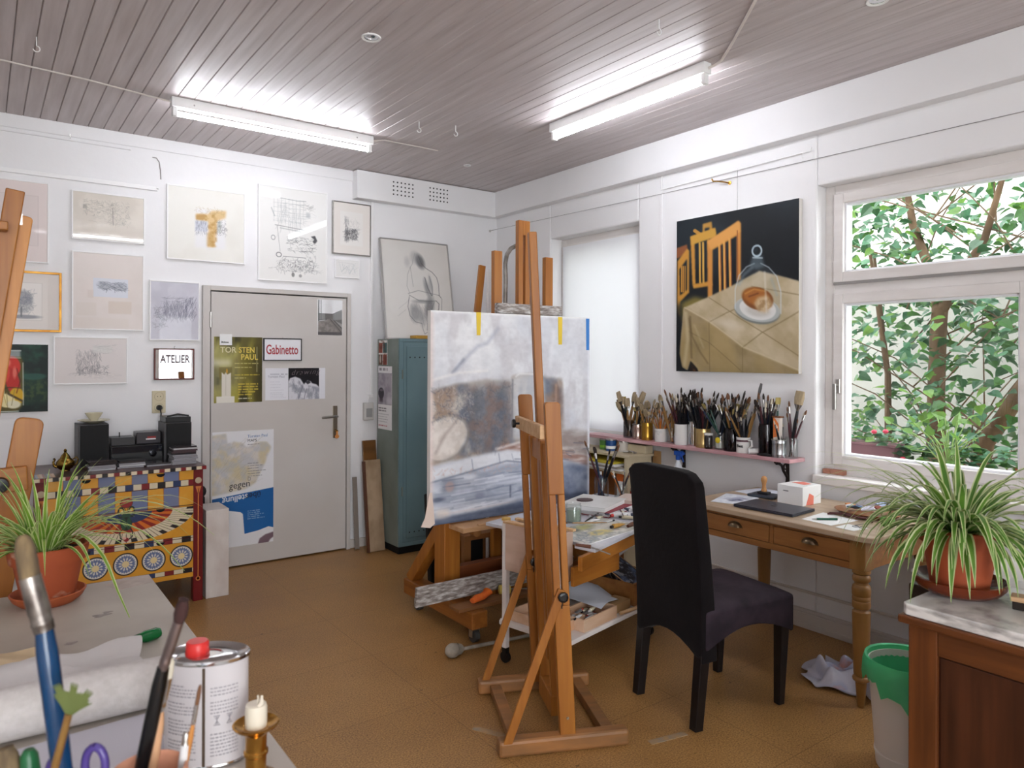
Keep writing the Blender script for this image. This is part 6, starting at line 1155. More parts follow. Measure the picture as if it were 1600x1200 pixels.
# ================================================================ pink shelf with brushes
PK = mat('pink_board', '#c79a9e', .5, col2='#d9b2b4', scale=(9, 1.5, 9), col3='#bb8c91')
t = thing('wall_shelf', 'narrow pink-painted shelf board crowded with brush pots on the window wall', 'shelf', (3.70, 3.2, .93))
MB().box(3.625, XW, 2.315, 4.02, .932, .9545).build('board', PK, t, bevel=.003)
IRON = mat('dark_iron', '#2b211e', .5, .6)
for y in (2.42, 3.185):
    b = MB().tube([(3.77, y, .926), (3.70, y, .926), (3.645, y, .926)], .007, 8).tube([(3.772, y, .93), (3.772, y, .81), (3.768, y, .79)], [.009, .011, .014], 8).tube([(3.772, y, .825), (3.75, y, .85), (3.73, y, .87), (3.715, y, .90), (3.69, y, .915), (3.66, y, .918)], .008, 8).tube([(3.765, y, .86)]+[(3.748+.015*math.cos(a*.6), y, .893+.015*math.sin(a*.6)) for a in range(9)], .005, 8)
    b.build('bracket', IRON, t, smooth=True)
ZB = .955
def can(x, y, r, h, m_, label, name='tin_can', cat='tin', rim=METAL, bands=True):
    t = thing(name, label, cat, (x, y, ZB)); b = [(.001, .002), (r*.98, 0), (r, .004)]
    if bands:
        for q in (.18, .82): b += [(r, h*q-.004), (r*1.02, h*q), (r, h*q+.004)]
    b += [(r, h), (r*.94, h), (r*.93, .006), (.001, .005)]
    MB().lathe(b, (x, y, ZB), 28).build('can', m_, t, smooth=True)
    MB().lathe([(r*.95, h-.003), (r*1.03, h-.003), (r*1.03, h+.003), (r*.93, h+.003)], (x, y, ZB), 28, cap=False).build('rim', rim, t, smooth=True); return t
GLD = mat('gold_tin', '#c49a45', .28, .9, col2='#a87f32', scale=(9, 9, 3)); PGOLD = mat('pale_gold_tin', '#c9ac74', .3, .85); MARB = mat('white_marbled_pot', '#dbd8d5', .35, col2='#9b9a9a', scale=(16, 16, 30), ramp=(.55, .75), detail=9); CER = mat('white_ceramic', '#e4e2df', .25); DKGL = thin_glass('smoky_purple_glass', (.30, .20, .26)); SMOKE = thin_glass('smoky_glass', (.62, .6, .6)); SILV = mat('tin_silver', '#b4b4b6', .25, 1.)
XS = 3.70
jar('glass_jar', 'tall glass jar of splayed hog brushes at the left end of the pink shelf', 3.705, 3.625, ZB, .042, .125, SMOKE)
fill(3.705, 3.625, ZB+.008, .038, 9, (8, 9, 8, 7), 'wide hog brush splayed in the leftmost glass jar on the pink shelf', 'hog brushes in the leftmost jar', 31, .0, .95, 1.25, .12)
can(3.69, 3.53, .036, .10, mat('pinkish_steel', '#c4aca2', .25, .85), 'pinkish steel can on the pink shelf, left of the gold tin')
fill(3.69, 3.53, ZB+.008, .034, 8, (8, 1, 9, 7), 'hog brush in the pinkish steel can on the pink shelf', 'brushes in the pinkish can', 32, .05, .85, 1.1, .1)
can(3.695, 3.445, .040, .115, GLD, 'smaller and darker of the two gold tins on the pink shelf', rim=GLD)
fill(3.695, 3.445, ZB+.008, .037, 10, (8, 7, 1, 8), 'bushy pale brush in the darker gold tin', 'brushes in the darker gold tin', 33, .05, .8, 1.0, .115)
t = can(3.695, 3.32, .042, .085, MARB, 'white marbled pot with orange-handled brushes on the pink shelf', 'pot', 'pot', MARB, False)
fill(3.695, 3.32, ZB+.008, .038, 13, (4, 4, 1, 4), 'orange-handled brush in the white marbled pot', 'brushes in the marbled pot', 34, .06, .72, .95, .085)
jar('glass_jar', 'narrow glass of wooden-handled brushes between the marbled pot and the tall white pot', 3.70, 3.232, ZB, .032, .10)
fill(3.70, 3.232, ZB+.008, .028, 13, (1, 5, 1, 4), 'wooden-handled brush in the narrow glass beside the marbled pot', 'brushes in the narrow glass', 35, .05, .95, 1.2, .1)
can(3.685, 3.135, .045, .13, CER, 'tall plain white pot of black-handled brushes on the pink shelf', 'pot', 'pot', CER, False)
fill(3.685, 3.135, ZB+.008, .04, 40, (0, 0, 6, 0, 2), 'thin dark brush in the tall white pot on the pink shelf', 'brushes in the tall white pot', 36, .07, .9, 1.25, .13)
can(3.69, 3.045, .028, .155, CHROME, 'slim shiny chrome can beside the tall white pot', bands=False)
fill(3.69, 3.045, ZB+.008, .025, 12, (0, 3, 0), 'dark brush in the slim chrome can', 'brushes in the chrome can', 37, .05, 1.05, 1.3, .155)
can(3.685, 2.96, .046, .115, PGOLD, 'larger and paler gold tin in the middle of the pink shelf', rim=PGOLD)
fill(3.685, 2.96, ZB+.008, .042, 36, (0, 3, 0, 2, 0, 5), 'mixed dark brush in the larger pale gold tin', 'brushes in the pale gold tin', 38, .06, .9, 1.25, .115)
t = jar('spice_jar', 'small grey jar with a pale lid between gold tin and yellow-dotted glass', 3.655, 2.893, ZB, .024, .085, SMOKE, (.9, mat('jar_grey', '#8c8a88', .4))); MB().lathe([(.027, .084), (.027, .098), (.001, .098)], (3.655, 2.893, ZB), 20).build('lid', CER, t, smooth=True)
t = jar('glass_jar', 'glass with a big yellow dot on the pink shelf', 3.69, 2.835, ZB, .032, .105, None, (.5, mat('jar_water_grey', '#b9b6b0', .3))); MB().sphere((3.660, 2.828, ZB+.058), .019, 16, (.28, 1, 1)).build('yellow_dot', mat('dot_yellow', '#d9bf2a', .5), t, smooth=True)
fill(3.69, 2.835, ZB+.055, .028, 13, (0, 3, 7, 2), 'dark brush in the glass with the yellow dot', 'brushes in the yellow-dotted glass', 39, .06, .8, 1.05, .06)
jar('glass_vase', 'bulging dark purple glass vase of brushes on the pink shelf', 3.69, 2.745, ZB, .05, .14, DKGL)
fill(3.69, 2.745, ZB+.008, .042, 32, (0, 5, 2, 0, 7, 6, 3), 'mixed brush in the dark purple glass vase', 'brushes in the purple vase', 40, .06, .95, 1.25, .135)
t = can(3.675, 2.652, .041, .09, CER, 'white mug with a dark band and printed word on the pink shelf', 'mug', 'mug', CER, False)
MB().lathe([(.0416, .066), (.0416, .078)], (3.675, 2.652, ZB), 28, cap=False).build('dark_band', mat('mug_band', '#5a3440', .4), t, smooth=True); MB().tube([(3.668, 2.614, ZB+.075), (3.664, 2.588, ZB+.076), (3.664, 2.584, ZB+.045), (3.668, 2.612, ZB+.025)], .006, 8).build('handle', CER, t, smooth=True)
text('lettering', 'Best', .024, (3.6335, 2.668, ZB+.034), (0, -1, 0), (0, 0, 1), BLACKM, t, ext=.0006, weight=.0006)
fill(3.675, 2.652, ZB+.008, .037, 17, (6, 1, 0, 5), 'brush with pale ferrule in the white mug with the printed word', 'brushes in the white mug', 41, .06, .8, 1.05, .09)
put_brush(10, (3.70, 2.65, ZB+.03), (3.70, 2.57, ZB+.33), 'tallest brush on the pink shelf, pale handle with a grey scraper-like tip', 'tall scraper brush', 1.15)
o = [q for q in bpy.data.objects if q.get('group') == 'tall scraper brush'][0]; del o['group']
t = thing('small_tube', 'small white capped tube lying on the pink shelf beside the mug', 'tube', (3.65, 2.58, ZB)); MB().tube([(3.645, 2.588, ZB+.018), (3.69, 2.545, ZB+.018)], .016, 16).build('tube', CER, t, smooth=True); MB().tube([(3.645, 2.588, ZB+.018), (3.64, 2.593, ZB+.018)], .017, 16).build('cap', PAPER, t, smooth=True)
jar('glass_bottle', 'dark purple glass bottle on the pink shelf, left of the silver tin', 3.68, 2.50, ZB, .044, .185, DKGL)
fill(3.68, 2.50, ZB+.008, .036, 30, (0, 2, 0, 6, 3), 'mixed brush in the dark purple glass bottle', 'brushes in the purple bottle', 42, .05, .85, 1.2, .18)
one('dark_cloth', MB().tube([(3.645, 2.53, ZB+.006), (3.65, 2.48, ZB+.009), (3.645, 2.44, ZB+.006)], [.012, .018, .01], 10, flat=.5), BLACKM, 'small black cloth at the shelf edge under the purple bottle', 'cloth', smooth=True)
can(3.67, 2.41, .041, .10, SILV, 'silver tin with an orange printed packet on the pink shelf')
t = thing('printed_packet', 'white and orange printed packet standing in the silver tin', 'packet', (3.68, 2.425, ZB+.01)); MB().box(3.66, 3.69, 2.40, 2.442, ZB+.008, ZB+.225).build('packet', mat('packet_white', '#e2d6cc', .5), t, bevel=.003); MB().prism([(0, .0), (.036, .01), (.03, .05), (.02, .10), (.0, .12)], (3.6595, 2.4405, ZB+.11), (0, -1, 0), (0, 0, 1), (-1, 0, 0), .001).prism([(.012, .06), (.036, .05), (.034, .09), (.02, .11)], (3.6593, 2.4405, ZB+.10), (0, -1, 0), (0, 0, 1), (-1, 0, 0), .001).build('orange_print', mat('packet_orange', '#e07a3a', .5), t); MB().box(3.655, 3.695, 2.395, 2.447, ZB+.225, ZB+.233).build('brown_top', mat('packet_top', '#7a4a2c', .6), t)
fill(3.67, 2.39, ZB+.008, .026, 7, (6, 3, 6), 'pale blue-tinged tool in the silver tin beside the packet', 'tools in the silver tin', 43, .05, .6, .8, .1)
put_brush(7, (3.69, 2.44, ZB+.02), (3.69, 2.43, ZB+.32), 'yellow fan brush standing high behind the orange printed packet', 'yellow fan brush', 1.25, 1.2); o = [q for q in bpy.data.objects if q.get('group') == 'yellow fan brush'][0]; del o['group']
jar('glass_jar', 'clear glass jar at the right end of the pink shelf', 3.69, 2.345, ZB, .036, .12)
fill(3.69, 2.345, ZB+.008, .032, 8, (5, 6, 2, 9), 'brush in the clear glass jar at the right end of the pink shelf', 'brushes in the rightmost jar', 44, .05, .7, 1.0, .12)
put_brush(9, (3.69, 2.35, ZB+.02), (3.69, 2.31, ZB+.26), 'white-tipped flat brush leaning right out of the rightmost jar', 'white-tipped flat brush', 1.35, .4); o = [q for q in bpy.data.objects if q.get('group') == 'white-tipped flat brush'][0]; del o['group']
# spray bottle hanging by its trigger below the shelf
t = thing('spray_bottle', 'white spray bottle with a blue head hanging under the pink shelf', 'spray bottle', (3.66, 3.14, .64))
MB().lathe([(.001, 0), (.034, 0), (.036, .006), (.036, .12), (.028, .165), (.013, .20), (.013, .215)], (3.66, 3.14, .64), 22).build('body', mat('spray_white', '#dfe3ea', .4), t, smooth=True)
MB().box(3.645, 3.675, 3.105, 3.165, .885, .915).box(3.65, 3.67, 3.09, 3.106, .893, .91).lathe([(.016, .855-.64), (.017, .885-.64)], (3.66, 3.14, .64), 18).bar((3.66, 3.112, .887), (3.66, 3.096, .845), .012, .007).build('blue_head', mat('spray_blue', '#1f4fa8', .35), t, bevel=.003)
# ================================================================ marble-topped cabinet, plants and bin at right
DKO = mat('dark_oak', '#4a2614', .42, col2='#341809', scale=(30, 30, 2.5), detail=6); OAK = mat('oak_brown', '#6c3c1b', .4, col2='#4f2a12', scale=(30, 30, 2.5), detail=6); OAKY = mat('oak_brown_y', '#683a1a', .4, col2='#4c2811', scale=(30, 2.5, 30), detail=6)
MRB = mat('grey_marble', '#d6d2cf', .22, col2='#7d7876', scale=(9, 9, 30), ramp=(.52, .74), detail=10)
t = thing('marble_top_cabinet', 'dark oak cabinet with a pale marble top at the right edge of the photo', 'cabinet', (2.29, .4, 0))
X0, X1, Y0, Y1 = 2.135, 2.445, -.25, 1.005
pts = [(X0+.012, Y1), (X0, Y1-.012), (X0, Y0), (X1, Y0), (X1, Y1)]
MB().prism(pts, (0, 0, .787), (1, 0, 0), (0, 1, 0), (0, 0, 1), .033).build('marble_top', MRB, t, bevel=.004)
MB().box(X0-.008, X1, Y0, Y1+.008, .763, .7865).build('moulding', OAKY, t, bevel=.005)
MB().box(2.165, 2.44, Y0+.01, .985, 0, .7625).build('body', DKO, t)
for a, b, z0 in ((.915, .992, 0), (-.24, -.16, 0), (.345, .405, .08)): MB().box(2.150, 2.166, a, b, z0, .7625 if z0 == 0 else .69).build('stile', OAK, t, bevel=.003)
MB().box(2.152, 2.166, -.16, .915, .69, .7625).build('rail', OAKY, t, bevel=.003); MB().box(2.152, 2.166, -.16, .915, .0, .08).build('rail', OAKY, t, bevel=.003)
for a, b in ((.41, .91), (-.155, .34)): MB().box(2.160, 2.167, a, b, .085, .685).build('door_panel', DKO, t, bevel=.002)
one('low_chest', MB().box(2.47, 3.0, .15, 1.14, 0, .78), mat('very_dark_wood', '#2c1a12', .45, col2='#20110b', scale=(3, 30, 30)), 'dark wooden chest standing close behind the marble-topped cabinet', 'chest', bevel=.004)
one('white_box', MB().box(2.56, 2.85, .62, .975, .7805, .845), mat('box_offwhite', '#dcd8d4', .6), 'flat whitish box lying on the dark chest behind the right plant pot', 'box', bevel=.003)
one('white_book', MB().box(2.475, 2.555, .6, .93, .7805, .82), PAPER, 'thick white book on the dark chest beside the whitish box', 'book', bevel=.003)
t = thing('shoe_brush', 'pale wooden brush with dark bristles on the marble top at the photo edge', 'brush', (2.36, .74, .8205)); MB().obox((2.36, .735, .832), (.045, .13, .022), RZ(.25)).build('bristles', BRD, t, bevel=.003); MB().obox((2.36, .735, .85), (.05, .14, .014), RZ(.25)).build('wood_back', mat('brush_back', '#c9a07a', .5), t, bevel=.004)

def strip(m, pts, widths, up=V((0, 0, 1)), fold=.25, mats=(0, 1, 0), fr=(.2, .8)):
    """a leaf blade along pts; three stripes across"""
    rows = []
    for i, p in enumerate(pts):
        d_ = (pts[min(i+1, len(pts)-1)]-pts[max(i-1, 0)]).normalized(); a = d_.cross(up)
        if a.length < .05: a = d_.cross(V((1, 0, .2)))
        a.normalize(); nrm = a.cross(d_).normalized(); w = widths[i]
        rows.append([m.v(p+a*w*(q-.5)+nrm*fold*w*abs(q-.5)*2) for q in (0, fr[0], fr[1], 1)])
    for i in range(len(rows)-1):
        for k in range(3):
            m.mi = mats[k]; m.face([rows[i][k], rows[i][k+1], rows[i+1][k+1], rows[i+1][k]])
def spider(m, c, n, seed, L=(.22, .42), el=(.5, 1.45), w=(.008, .016), droop=1.0, r0=.03, az=None, seg=11, zmin=-.14):
    r = random.Random(seed)
    for i in range(n):
        a = r.uniform(0, 2*PI) if az is None else r.uniform(*az); e = r.uniform(*el); l = r.uniform(*L); g = droop*r.uniform(.7, 1.3)
        p = V(c)+V((math.cos(a), math.sin(a), 0))*r.uniform(0, r0); d_ = V((math.cos(a)*math.cos(e), math.sin(a)*math.cos(e), math.sin(e)))
        tw = r.uniform(-.25, .25); ww = r.uniform(*w); pts = [p.copy()]; ws = [ww*.55]
        for k in range(1, seg):
            f = k/(seg-1); d_ = d_+V((-math.sin(a)*tw*.06, math.cos(a)*tw*.06, -g*.30*f)); d_.normalize(); p = p+d_*(l/(seg-1))
            if p.z < c[2]+zmin: break
            pts.append(p.copy()); ws.append(ww*(min(1, .55+f*1.6) if f < .35 else max(.04, 1-((f-.35)/.65)**1.7)))
        if len(pts) > 4: ws[-1] = .0006; strip(m, pts, ws)
SPC = leafmat('spider_leaf_cream', '#d6dcae', '#c3cf92', .3); SPG = leafmat('spider_leaf_green', '#6d9638', '#527f2e', .3)
SPC2 = leafmat('bright_leaf_cream', '#d9e2a8', '#c6d48a', .35); SPG2 = leafmat('bright_leaf_green', '#8cb044', '#6c9a34', .35)
PC = (2.365, .945)
t = thing('spider_plant', 'bushy striped spider plant in a terracotta pot and brown saucer on the marble cabinet', 'plant', (*PC, .8205))
MB().lathe([(.001, .0), (.085, 0), (.108, .012), (.122, .028), (.126, .045), (.121, .047), (.112, .03), (.08, .012), (.001, .010)], (*PC, .8205), 40).build('saucer', mat('glazed_brown', '#6b2c16', .18, col2='#582210', scale=(9, 9, 9)), t, smooth=True)
MB().lathe([(.001, .013), (.072, .013), (.076, .016), (.098, .150), (.108, .152), (.112, .195), (.108, .198), (.101, .196), (.098, .16), (.001, .15)], (*PC, .8205), 36).build('pot', mat('terracotta_red', '#9a4424', .65, col2='#ab5530', scale=(7, 7, 7)), t, smooth=True)
MB().lathe([(.098, .172), (.05, .178), (.001, .18)], (*PC, .8205), 24, cap=False).build('soil', SOIL, t, smooth=True)
m = MB(); c0 = (PC[0], PC[1], .99)
spider(m, c0, 70, 3, L=(.24, .40), el=(.45, 1.25), w=(.015, .026), droop=1.25, r0=.05, zmin=-.17); spider(m, c0, 22, 8, L=(.28, .42), el=(.7, 1.3), w=(.013, .021), droop=1.05, r0=.04); spider(m, c0, 34, 5, L=(.22, .34), el=(.15, .7), w=(.018, .027), droop=1.6, r0=.06, zmin=-.17)
spider(m, c0, 10, 12, L=(.42, .56), el=(.65, .95), w=(.008, .012), droop=.85, r0=.03, az=(1.5, 2.9)); spider(m, c0, 30, 21, L=(.26, .40), el=(.3, .95), w=(.018, .028), droop=1.55, r0=.05, az=(1.9, 4.6), zmin=-.17)
m.build('foliage', [SPC, SPG], t, smooth=True, recalc=False)
# bin, rag
t = thing('waste_bin', 'white waste bin with a green plastic liner between desk and cabinet', 'bin', (2.775, 1.285, 0))
MB().lathe([(.001, 0), (.10, 0), (.104, .01), (.106, .05), (.110, .052), (.110, .06), (.107, .062), (.13, .375), (.136, .38), (.136, .39), (.127, .39), (.102, .02), (.001, .015)], (2.775, 1.285, 0), 36).build('body', mat('bin_white', '#d9d2cb', .45), t, smooth=True)
m = MB(); R = []; n = 40
r = random.Random(9); fr_ = [r.uniform(-1, 1) for _ in range(n)]
for j, (rr, z) in enumerate(((.06, .12), (.105, .25), (.124, .36), (.134, .405), (.143, .408), (.15, .385), (.151, .345), (.147, .31))):
    R.append([m.v((2.775+(rr+.006*fr_[k]*(j > 5)+.004*math.sin(k*.9)*(j > 3))*math.cos(k*2*PI/n), 1.285+(rr+.006*fr_[k]*(j > 5))*math.sin(k*2*PI/n), z+(.03*fr_[(k*3) % n]+.03*math.sin(k*.5) if j == 7 else 0))) for k in range(n)])
for i in range(7):
    for k in range(n): m.face([R[i][k], R[i][(k+1) % n], R[i+1][(k+1) % n], R[i+1][k]])
m.face(R[0]); GL = leafmat('green_plastic', '#62d69a', '#74e0aa', .5, .3); m.build('liner', GL, t, smooth=True)
m = MB(); nx, ny = 34, 26; G = []
rn = random.Random(3); ph = [rn.uniform(0, 6.28) for _ in range(8)]
for i in range(nx+1):
    row = []
    for j in range(ny+1):
        u, v_ = i/nx*2-1, j/ny*2-1
        x = 3.285+.14*u+.03*math.sin(v_*5+ph[0])+.02*math.sin(u*7+v_*4+ph[1]); y = 1.68+.29*v_+.03*math.sin(u*5+ph[2])+.02*math.sin(v_*9+ph[3])
        z = .012+max(0, (1-.75*u*u)*(1-.8*v_*v_))*.052*(1.1+math.sin(u*5+ph[4])*.8+math.sin(v_*9-u*4+ph[5])*.8+.9*math.sin(u*12+v_*9+ph[6])+.5*math.sin(v_*17-u*9+ph[7]))
        row.append(m.v((x, y, max(.004, z))))
    G.append(row)
for i in range(nx):
    for j in range(ny): m.face([G[i][j], G[i+1][j], G[i+1][j+1], G[i][j+1]])
one('paint_rag', m, mat('rag_cloth', '#bdbcc9', .85, col2='#c98f7c', scale=(7, 7, 7), ramp=(.52, .72), col3='#a9adc4'), 'crumpled whitish paint rag on the floor around the front desk leg', 'rag', smooth=True, solid=.004, sub=1)

# ================================================================ left foreground table
TT = mat('worn_grey_table', '#b8afa5', .5, col2='#a69c92', scale=(4, 4, 4), ramp=(.35, .7), detail=9)
t = thing('work_table', 'large pale worktable in the left foreground with plant, can and brushes', 'table', (-.2, 1.6, 0))
tp = MB().box(-.95, .48, .55, 2.805, .72, .75).build('table_top', TT, t, bevel=.004)
for x in (-.88, .40):
    for y in (.62, 2.73): MB().box(x-.03, x+.03, y-.03, y+.03, 0, .72).build('leg', mat('table_leg_grey', '#8f8983', .6), t)
MB().box(-.9, .43, .6, .62, .64, .72).box(-.9, .43, 2.735, 2.755, .64, .72).box(.41, .43, .62, 2.735, .64, .72).box(-.9, -.88, .62, 2.735, .64, .72).build('apron', mat('table_leg_grey', '#8f8983', .6), t)
r = random.Random(8); ST = mat('table_stain', '#9a8f8c', .5, col2='#7c7470', scale=(30, 30, 30))
m = MB()
for x, y, rr in ((.20, 2.25, .016), (.29, 2.44, .022), (.31, 2.46, .014), (.10, 2.10, .01), (.25, 2.12, .012)):
    m.prism([(rr*(1+.4*math.sin(a*2.3+x*50))*math.cos(a*.5), rr*.6*(1+.4*math.cos(a*1.7+y*30))*math.sin(a*.5)) for a in range(12)], (x, y, .7501), (1, 0, 0), (0, 1, 0), (0, 0, 1), .0004)
m.build('stain_mark', ST, tp)
MB().prism([(.40, 2.805), (.478, 2.80), (.478, 2.70), (.37, 2.67), (.335, 2.75)], (0, 0, .7501), (1, 0, 0), (0, 1, 0), (0, 0, 1), .0005).build('worn_patch', mat('worn_patch', '#a8988f', .6, col2='#b9aba3', scale=(20, 20, 20)), tp)
PL = (.172, 2.672)
t = thing('spider_plant', 'upright grassy spider plant in a chalky terracotta pot on the foreground worktable', 'plant', (*PL, .7505))
MB().lathe([(.001, .0), (.075, 0), (.094, .016), (.104, .034), (.099, .036), (.085, .016), (.001, .012)], (*PL, .7505), 36).build('saucer', mat('terracotta_orange', '#b5603a', .7, col2='#a5532f', scale=(9, 9, 9)), t, smooth=True)
MB().lathe([(.001, .013), (.068, .013), (.072, .016), (.094, .13), (.104, .132), (.112, .178), (.107, .181), (.1, .178), (.096, .14), (.001, .13)], (*PL, .7505), 36).build('pot', mat('chalky_terracotta', '#a04a28', .75, col2='#d2b6a0', scale=(8, 8, 11), ramp=(.60, .74), detail=8), t, smooth=True)
MB().lathe([(.098, .155), (.05, .16), (.001, .162)], (*PL, .7505), 24, cap=False).build('soil', SOIL, t, smooth=True)
m = MB(); c0 = (PL[0]-.01, PL[1], .905)
spider(m, c0, 44, 31, L=(.20, .34), el=(.85, 1.45), w=(.011, .018), droop=.6, r0=.05, zmin=-.1); spider(m, c0, 30, 33, L=(.22, .34), el=(.5, 1.05), w=(.011, .018), droop=1.0, r0=.05, zmin=-.12); spider(m, c0, 8, 37, L=(.38, .54), el=(.6, .85), w=(.009, .013), droop=.8, r0=.04, zmin=-.15, az=(-1.2, .6)); spider(m, c0, 22, 39, L=(.2, .32), el=(.5, 1.0), w=(.012, .019), droop=1.1, r0=.05, zmin=-.14, az=(2.2, 4.0))
for pts in ([(.19, 2.62, .93), (.24, 2.52, .98), (.29, 2.42, .93), (.32, 2.36, .84), (.345, 2.31, .77)], [(.20, 2.66, .94), (.30, 2.62, 1.03), (.42, 2.58, 1.05), (.54, 2.53, 1.0), (.62, 2.49, .93)], [(.20, 2.67, .94), (.28, 2.62, .99), (.38, 2.56, .98), (.46, 2.50, .92), (.52, 2.45, .84)]):
    P_ = [V(p) for p in pts]; Q_ = []
    for i in range(len(P_)-1):
        a0, a1, a2, a3 = P_[max(i-1, 0)], P_[i], P_[i+1], P_[min(i+2, len(P_)-1)]
        for q in (0, .33, .66): Q_.append(.5*((2*a1)+(a2-a0)*q+(2*a0-5*a1+4*a2-a3)*q*q+(3*a1-a0-3*a2+a3)*q**3))
    Q_.append(P_[-1]); strip(m, Q_, [.013*(1-max(0, i/(len(Q_)-1)-.4)**1.3*1.5) for i in range(len(Q_))])
m.build('foliage', [SPC2, SPG2], t, smooth=True, recalc=False)
# screwdriver, papers, roll
GH = mat('green_translucent', '#0f7a3c', .15, trans=.35)
t = thing('screwdriver', 'screwdriver with a green transparent handle on the foreground worktable', 'screwdriver', (.34, 2.14, .7505)); A = V((.292, 2.124, .7655)); B = V((.398, 2.152, .766)); d_ = B-A
MB().tube([A, A+d_*.04, A+d_*.12, A+d_*.22, A+d_*.4, A+d_*.55, A+d_*.62, A+d_*.9, A+d_*.98, B], [.009, .013, .0135, .0105, .0115, .013, .0155, .0155, .012, .004], 10).build('handle', GH, t, smooth=True)
MB().tube([A-d_*.0, A-d_*.9], .003, 8).build('shaft', METAL, t, smooth=True)
def crumple(name, label, cat, x0, x1, y0, y1, z, amp, m_, seed, rz=0., n=20):
    r = random.Random(seed); ph = [r.uniform(0, 6.28) for _ in range(9)]; m = MB(); G = []; c = V(((x0+x1)/2, (y0+y1)/2, 0)); M_ = RZ(rz)
    for i in range(n+1):
        row = []
        for j in range(n+1):
            u, v_ = i/n*2-1, j/n*2-1; p = M_@V((u*(x1-x0)/2*(1+.05*math.sin(v_*4+ph[0])), v_*(y1-y0)/2*(1+.05*math.sin(u*4+ph[1])), 0))+c
            zz = z+amp*(1.2+math.sin(u*4+ph[2])*.5+math.sin(v_*5+u*2+ph[3])*.5+.3*math.sin(u*9+v_*7+ph[4]))*(.5+.5*math.cos(u*1.4)*math.cos(v_*1.4)); row.append(m.v((p.x, p.y, zz)))
        G.append(row)
    for i in range(n):
        for j in range(n): m.face([G[i][j], G[i+1][j], G[i+1][j+1], G[i][j+1]])
    return one(name, m, m_, label, cat, smooth=True, solid=.0015)
crumple('tan_paper', 'crumpled tan wrapping paper lying behind the kitchen roll', 'paper', -.22, .16, 1.98, 2.2, .752, .022, mat('tan_paper', '#cbb391', .8), 2, .1)
crumple('tissue_sheet', 'rumpled white tissue sheet spread behind the kitchen roll', 'tissue', -.12, .32, 1.83, 2.10, .756, .034, mat('tissue_white', '#cdc8c6', .85), 6, -.05)
one('kitchen_roll', MB().tube([(-.12, 1.765, .802), (.345, 1.743, .802)], .051, 40), mat('kitchen_roll', '#cdc7c4', .9, col2='#c3bdb9', scale=(60, 60, 60), bump=.15, bscale=(90, 90, 90)), 'white kitchen paper roll lying on the foreground worktable', 'kitchen roll', smooth=True, bevel=.004)
o = one('paper_sheet', MB().obox((.02, 1.60, .7512), (.56, .20, .0012), RZ(.05)), mat('lilac_white_paper', '#c6c3cc', .8), 'flat lilac-white sheet under the front of the kitchen roll', 'paper')
# oval tin can with red cap
CC_ = V((.352, 1.462, .7505)); ca = RZ(-.55)
t = thing('thinner_can', 'white oval thinner can with a red screw cap on the foreground worktable', 'can', CC_)
TIN = mat('tinplate', '#c9c9cb', .15, 1.)
MB().lathe([(.001, 0), (.076, 0), (.078, .003), (.0765, .006), (.0765, .194), (.001, .194)], CC_, 48, ca, sy=.66).build('body', mat('can_label_white', '#c8c2c4', .35), t, smooth=True)
MB().lathe([(.0765, .0), (.0785, .002), (.0785, .006), (.0765, .008)], CC_, 48, ca, cap=False, sy=.66).build('bottom_rim', TIN, t, smooth=True)
MB().lathe([(.0768, .192), (.080, .194), (.080, .2), (.0775, .202), (.072, .198), (.058, .194), (.05, .198), (.03, .199), (.028, .197), (.001, .197)], CC_, 48, ca, cap=False, sy=.66).build('lid', TIN, t, smooth=True)
cap_c = CC_+ca@V((-.018, .0, .196))
MB().lathe([(.0205, 0), (.0215, .003), (.0205, .024), (.018, .027), (.001, .0275)], cap_c, 30).lathe([(.0215, .002), (.0225, .006)], cap_c, 30, cap=False).build('red_cap', mat('cap_bright_red', '#d3302c', .35), t, smooth=True)
def onoval(th, z, push=.0006):
    a = .0765; b = a*.66; p = V((a*math.cos(th), b*math.sin(th), 0)); nn = V((math.cos(th)/a, math.sin(th)/b, 0)).normalized()
    return CC_+ca@(p+nn*push)+V((0, 0, z)), ca@nn
def patch(name, t0, t1, z0, z1, m_, n=8):
    m = MB(); R = [[m.v(onoval(t0+(t1-t0)*i/n, z)[0]) for i in range(n+1)] for z in (z0, z1)]
    for i in range(n): m.face([R[0][i], R[0][i+1], R[1][i+1], R[1][i]])
    return m.build(name, m_, t)
GT = mat('label_print_grey', '#9b969b', .5); VS = mat('can_seam', '#6b5c50', .3, .6)
patch('seam', -1.47, -1.40, .008, .19, VS, 3)
r = random.Random(5)
m = MB()
def row(t0, t1, z, h):
    x = t0
    while x < t1:
        l = r.uniform(.03, .10); a, _ = onoval(x, z); 
        q = [onoval(min(x+l, t1)*s_+x*(1-s_), zz)[0] for s_, zz in ((0, z), (1, z), (1, z+h), (0, z+h))]; m.face([m.v(p) for p in q]); x += l+.025
for i in range(22):
    if i in (4, 9, 15): continue
    row(-2.45, -1.62 if i % 5 else -1.9, .155-i*.0064, .0026)
for i in range(20):
    if i in (3, 8, 9, 10, 11, 12): continue
    row(-1.28, -.55, .150-i*.0066, .0026)
m.build('fine_print', GT, t)
m = MB()
for t0 in (-1.2, -.88):
    for i in range(4): 
        a = onoval(t0+.05*i, .082)[0]; b = onoval(t0+.05*(3-i), .100)[0]; m.bar(a, b, .0015, .0006)
    for s_ in (.082, .1): m.bar(onoval(t0, s_)[0], onoval(t0+.15, s_)[0], .0012, .0006)
m.build('care_symbols', GT, t)
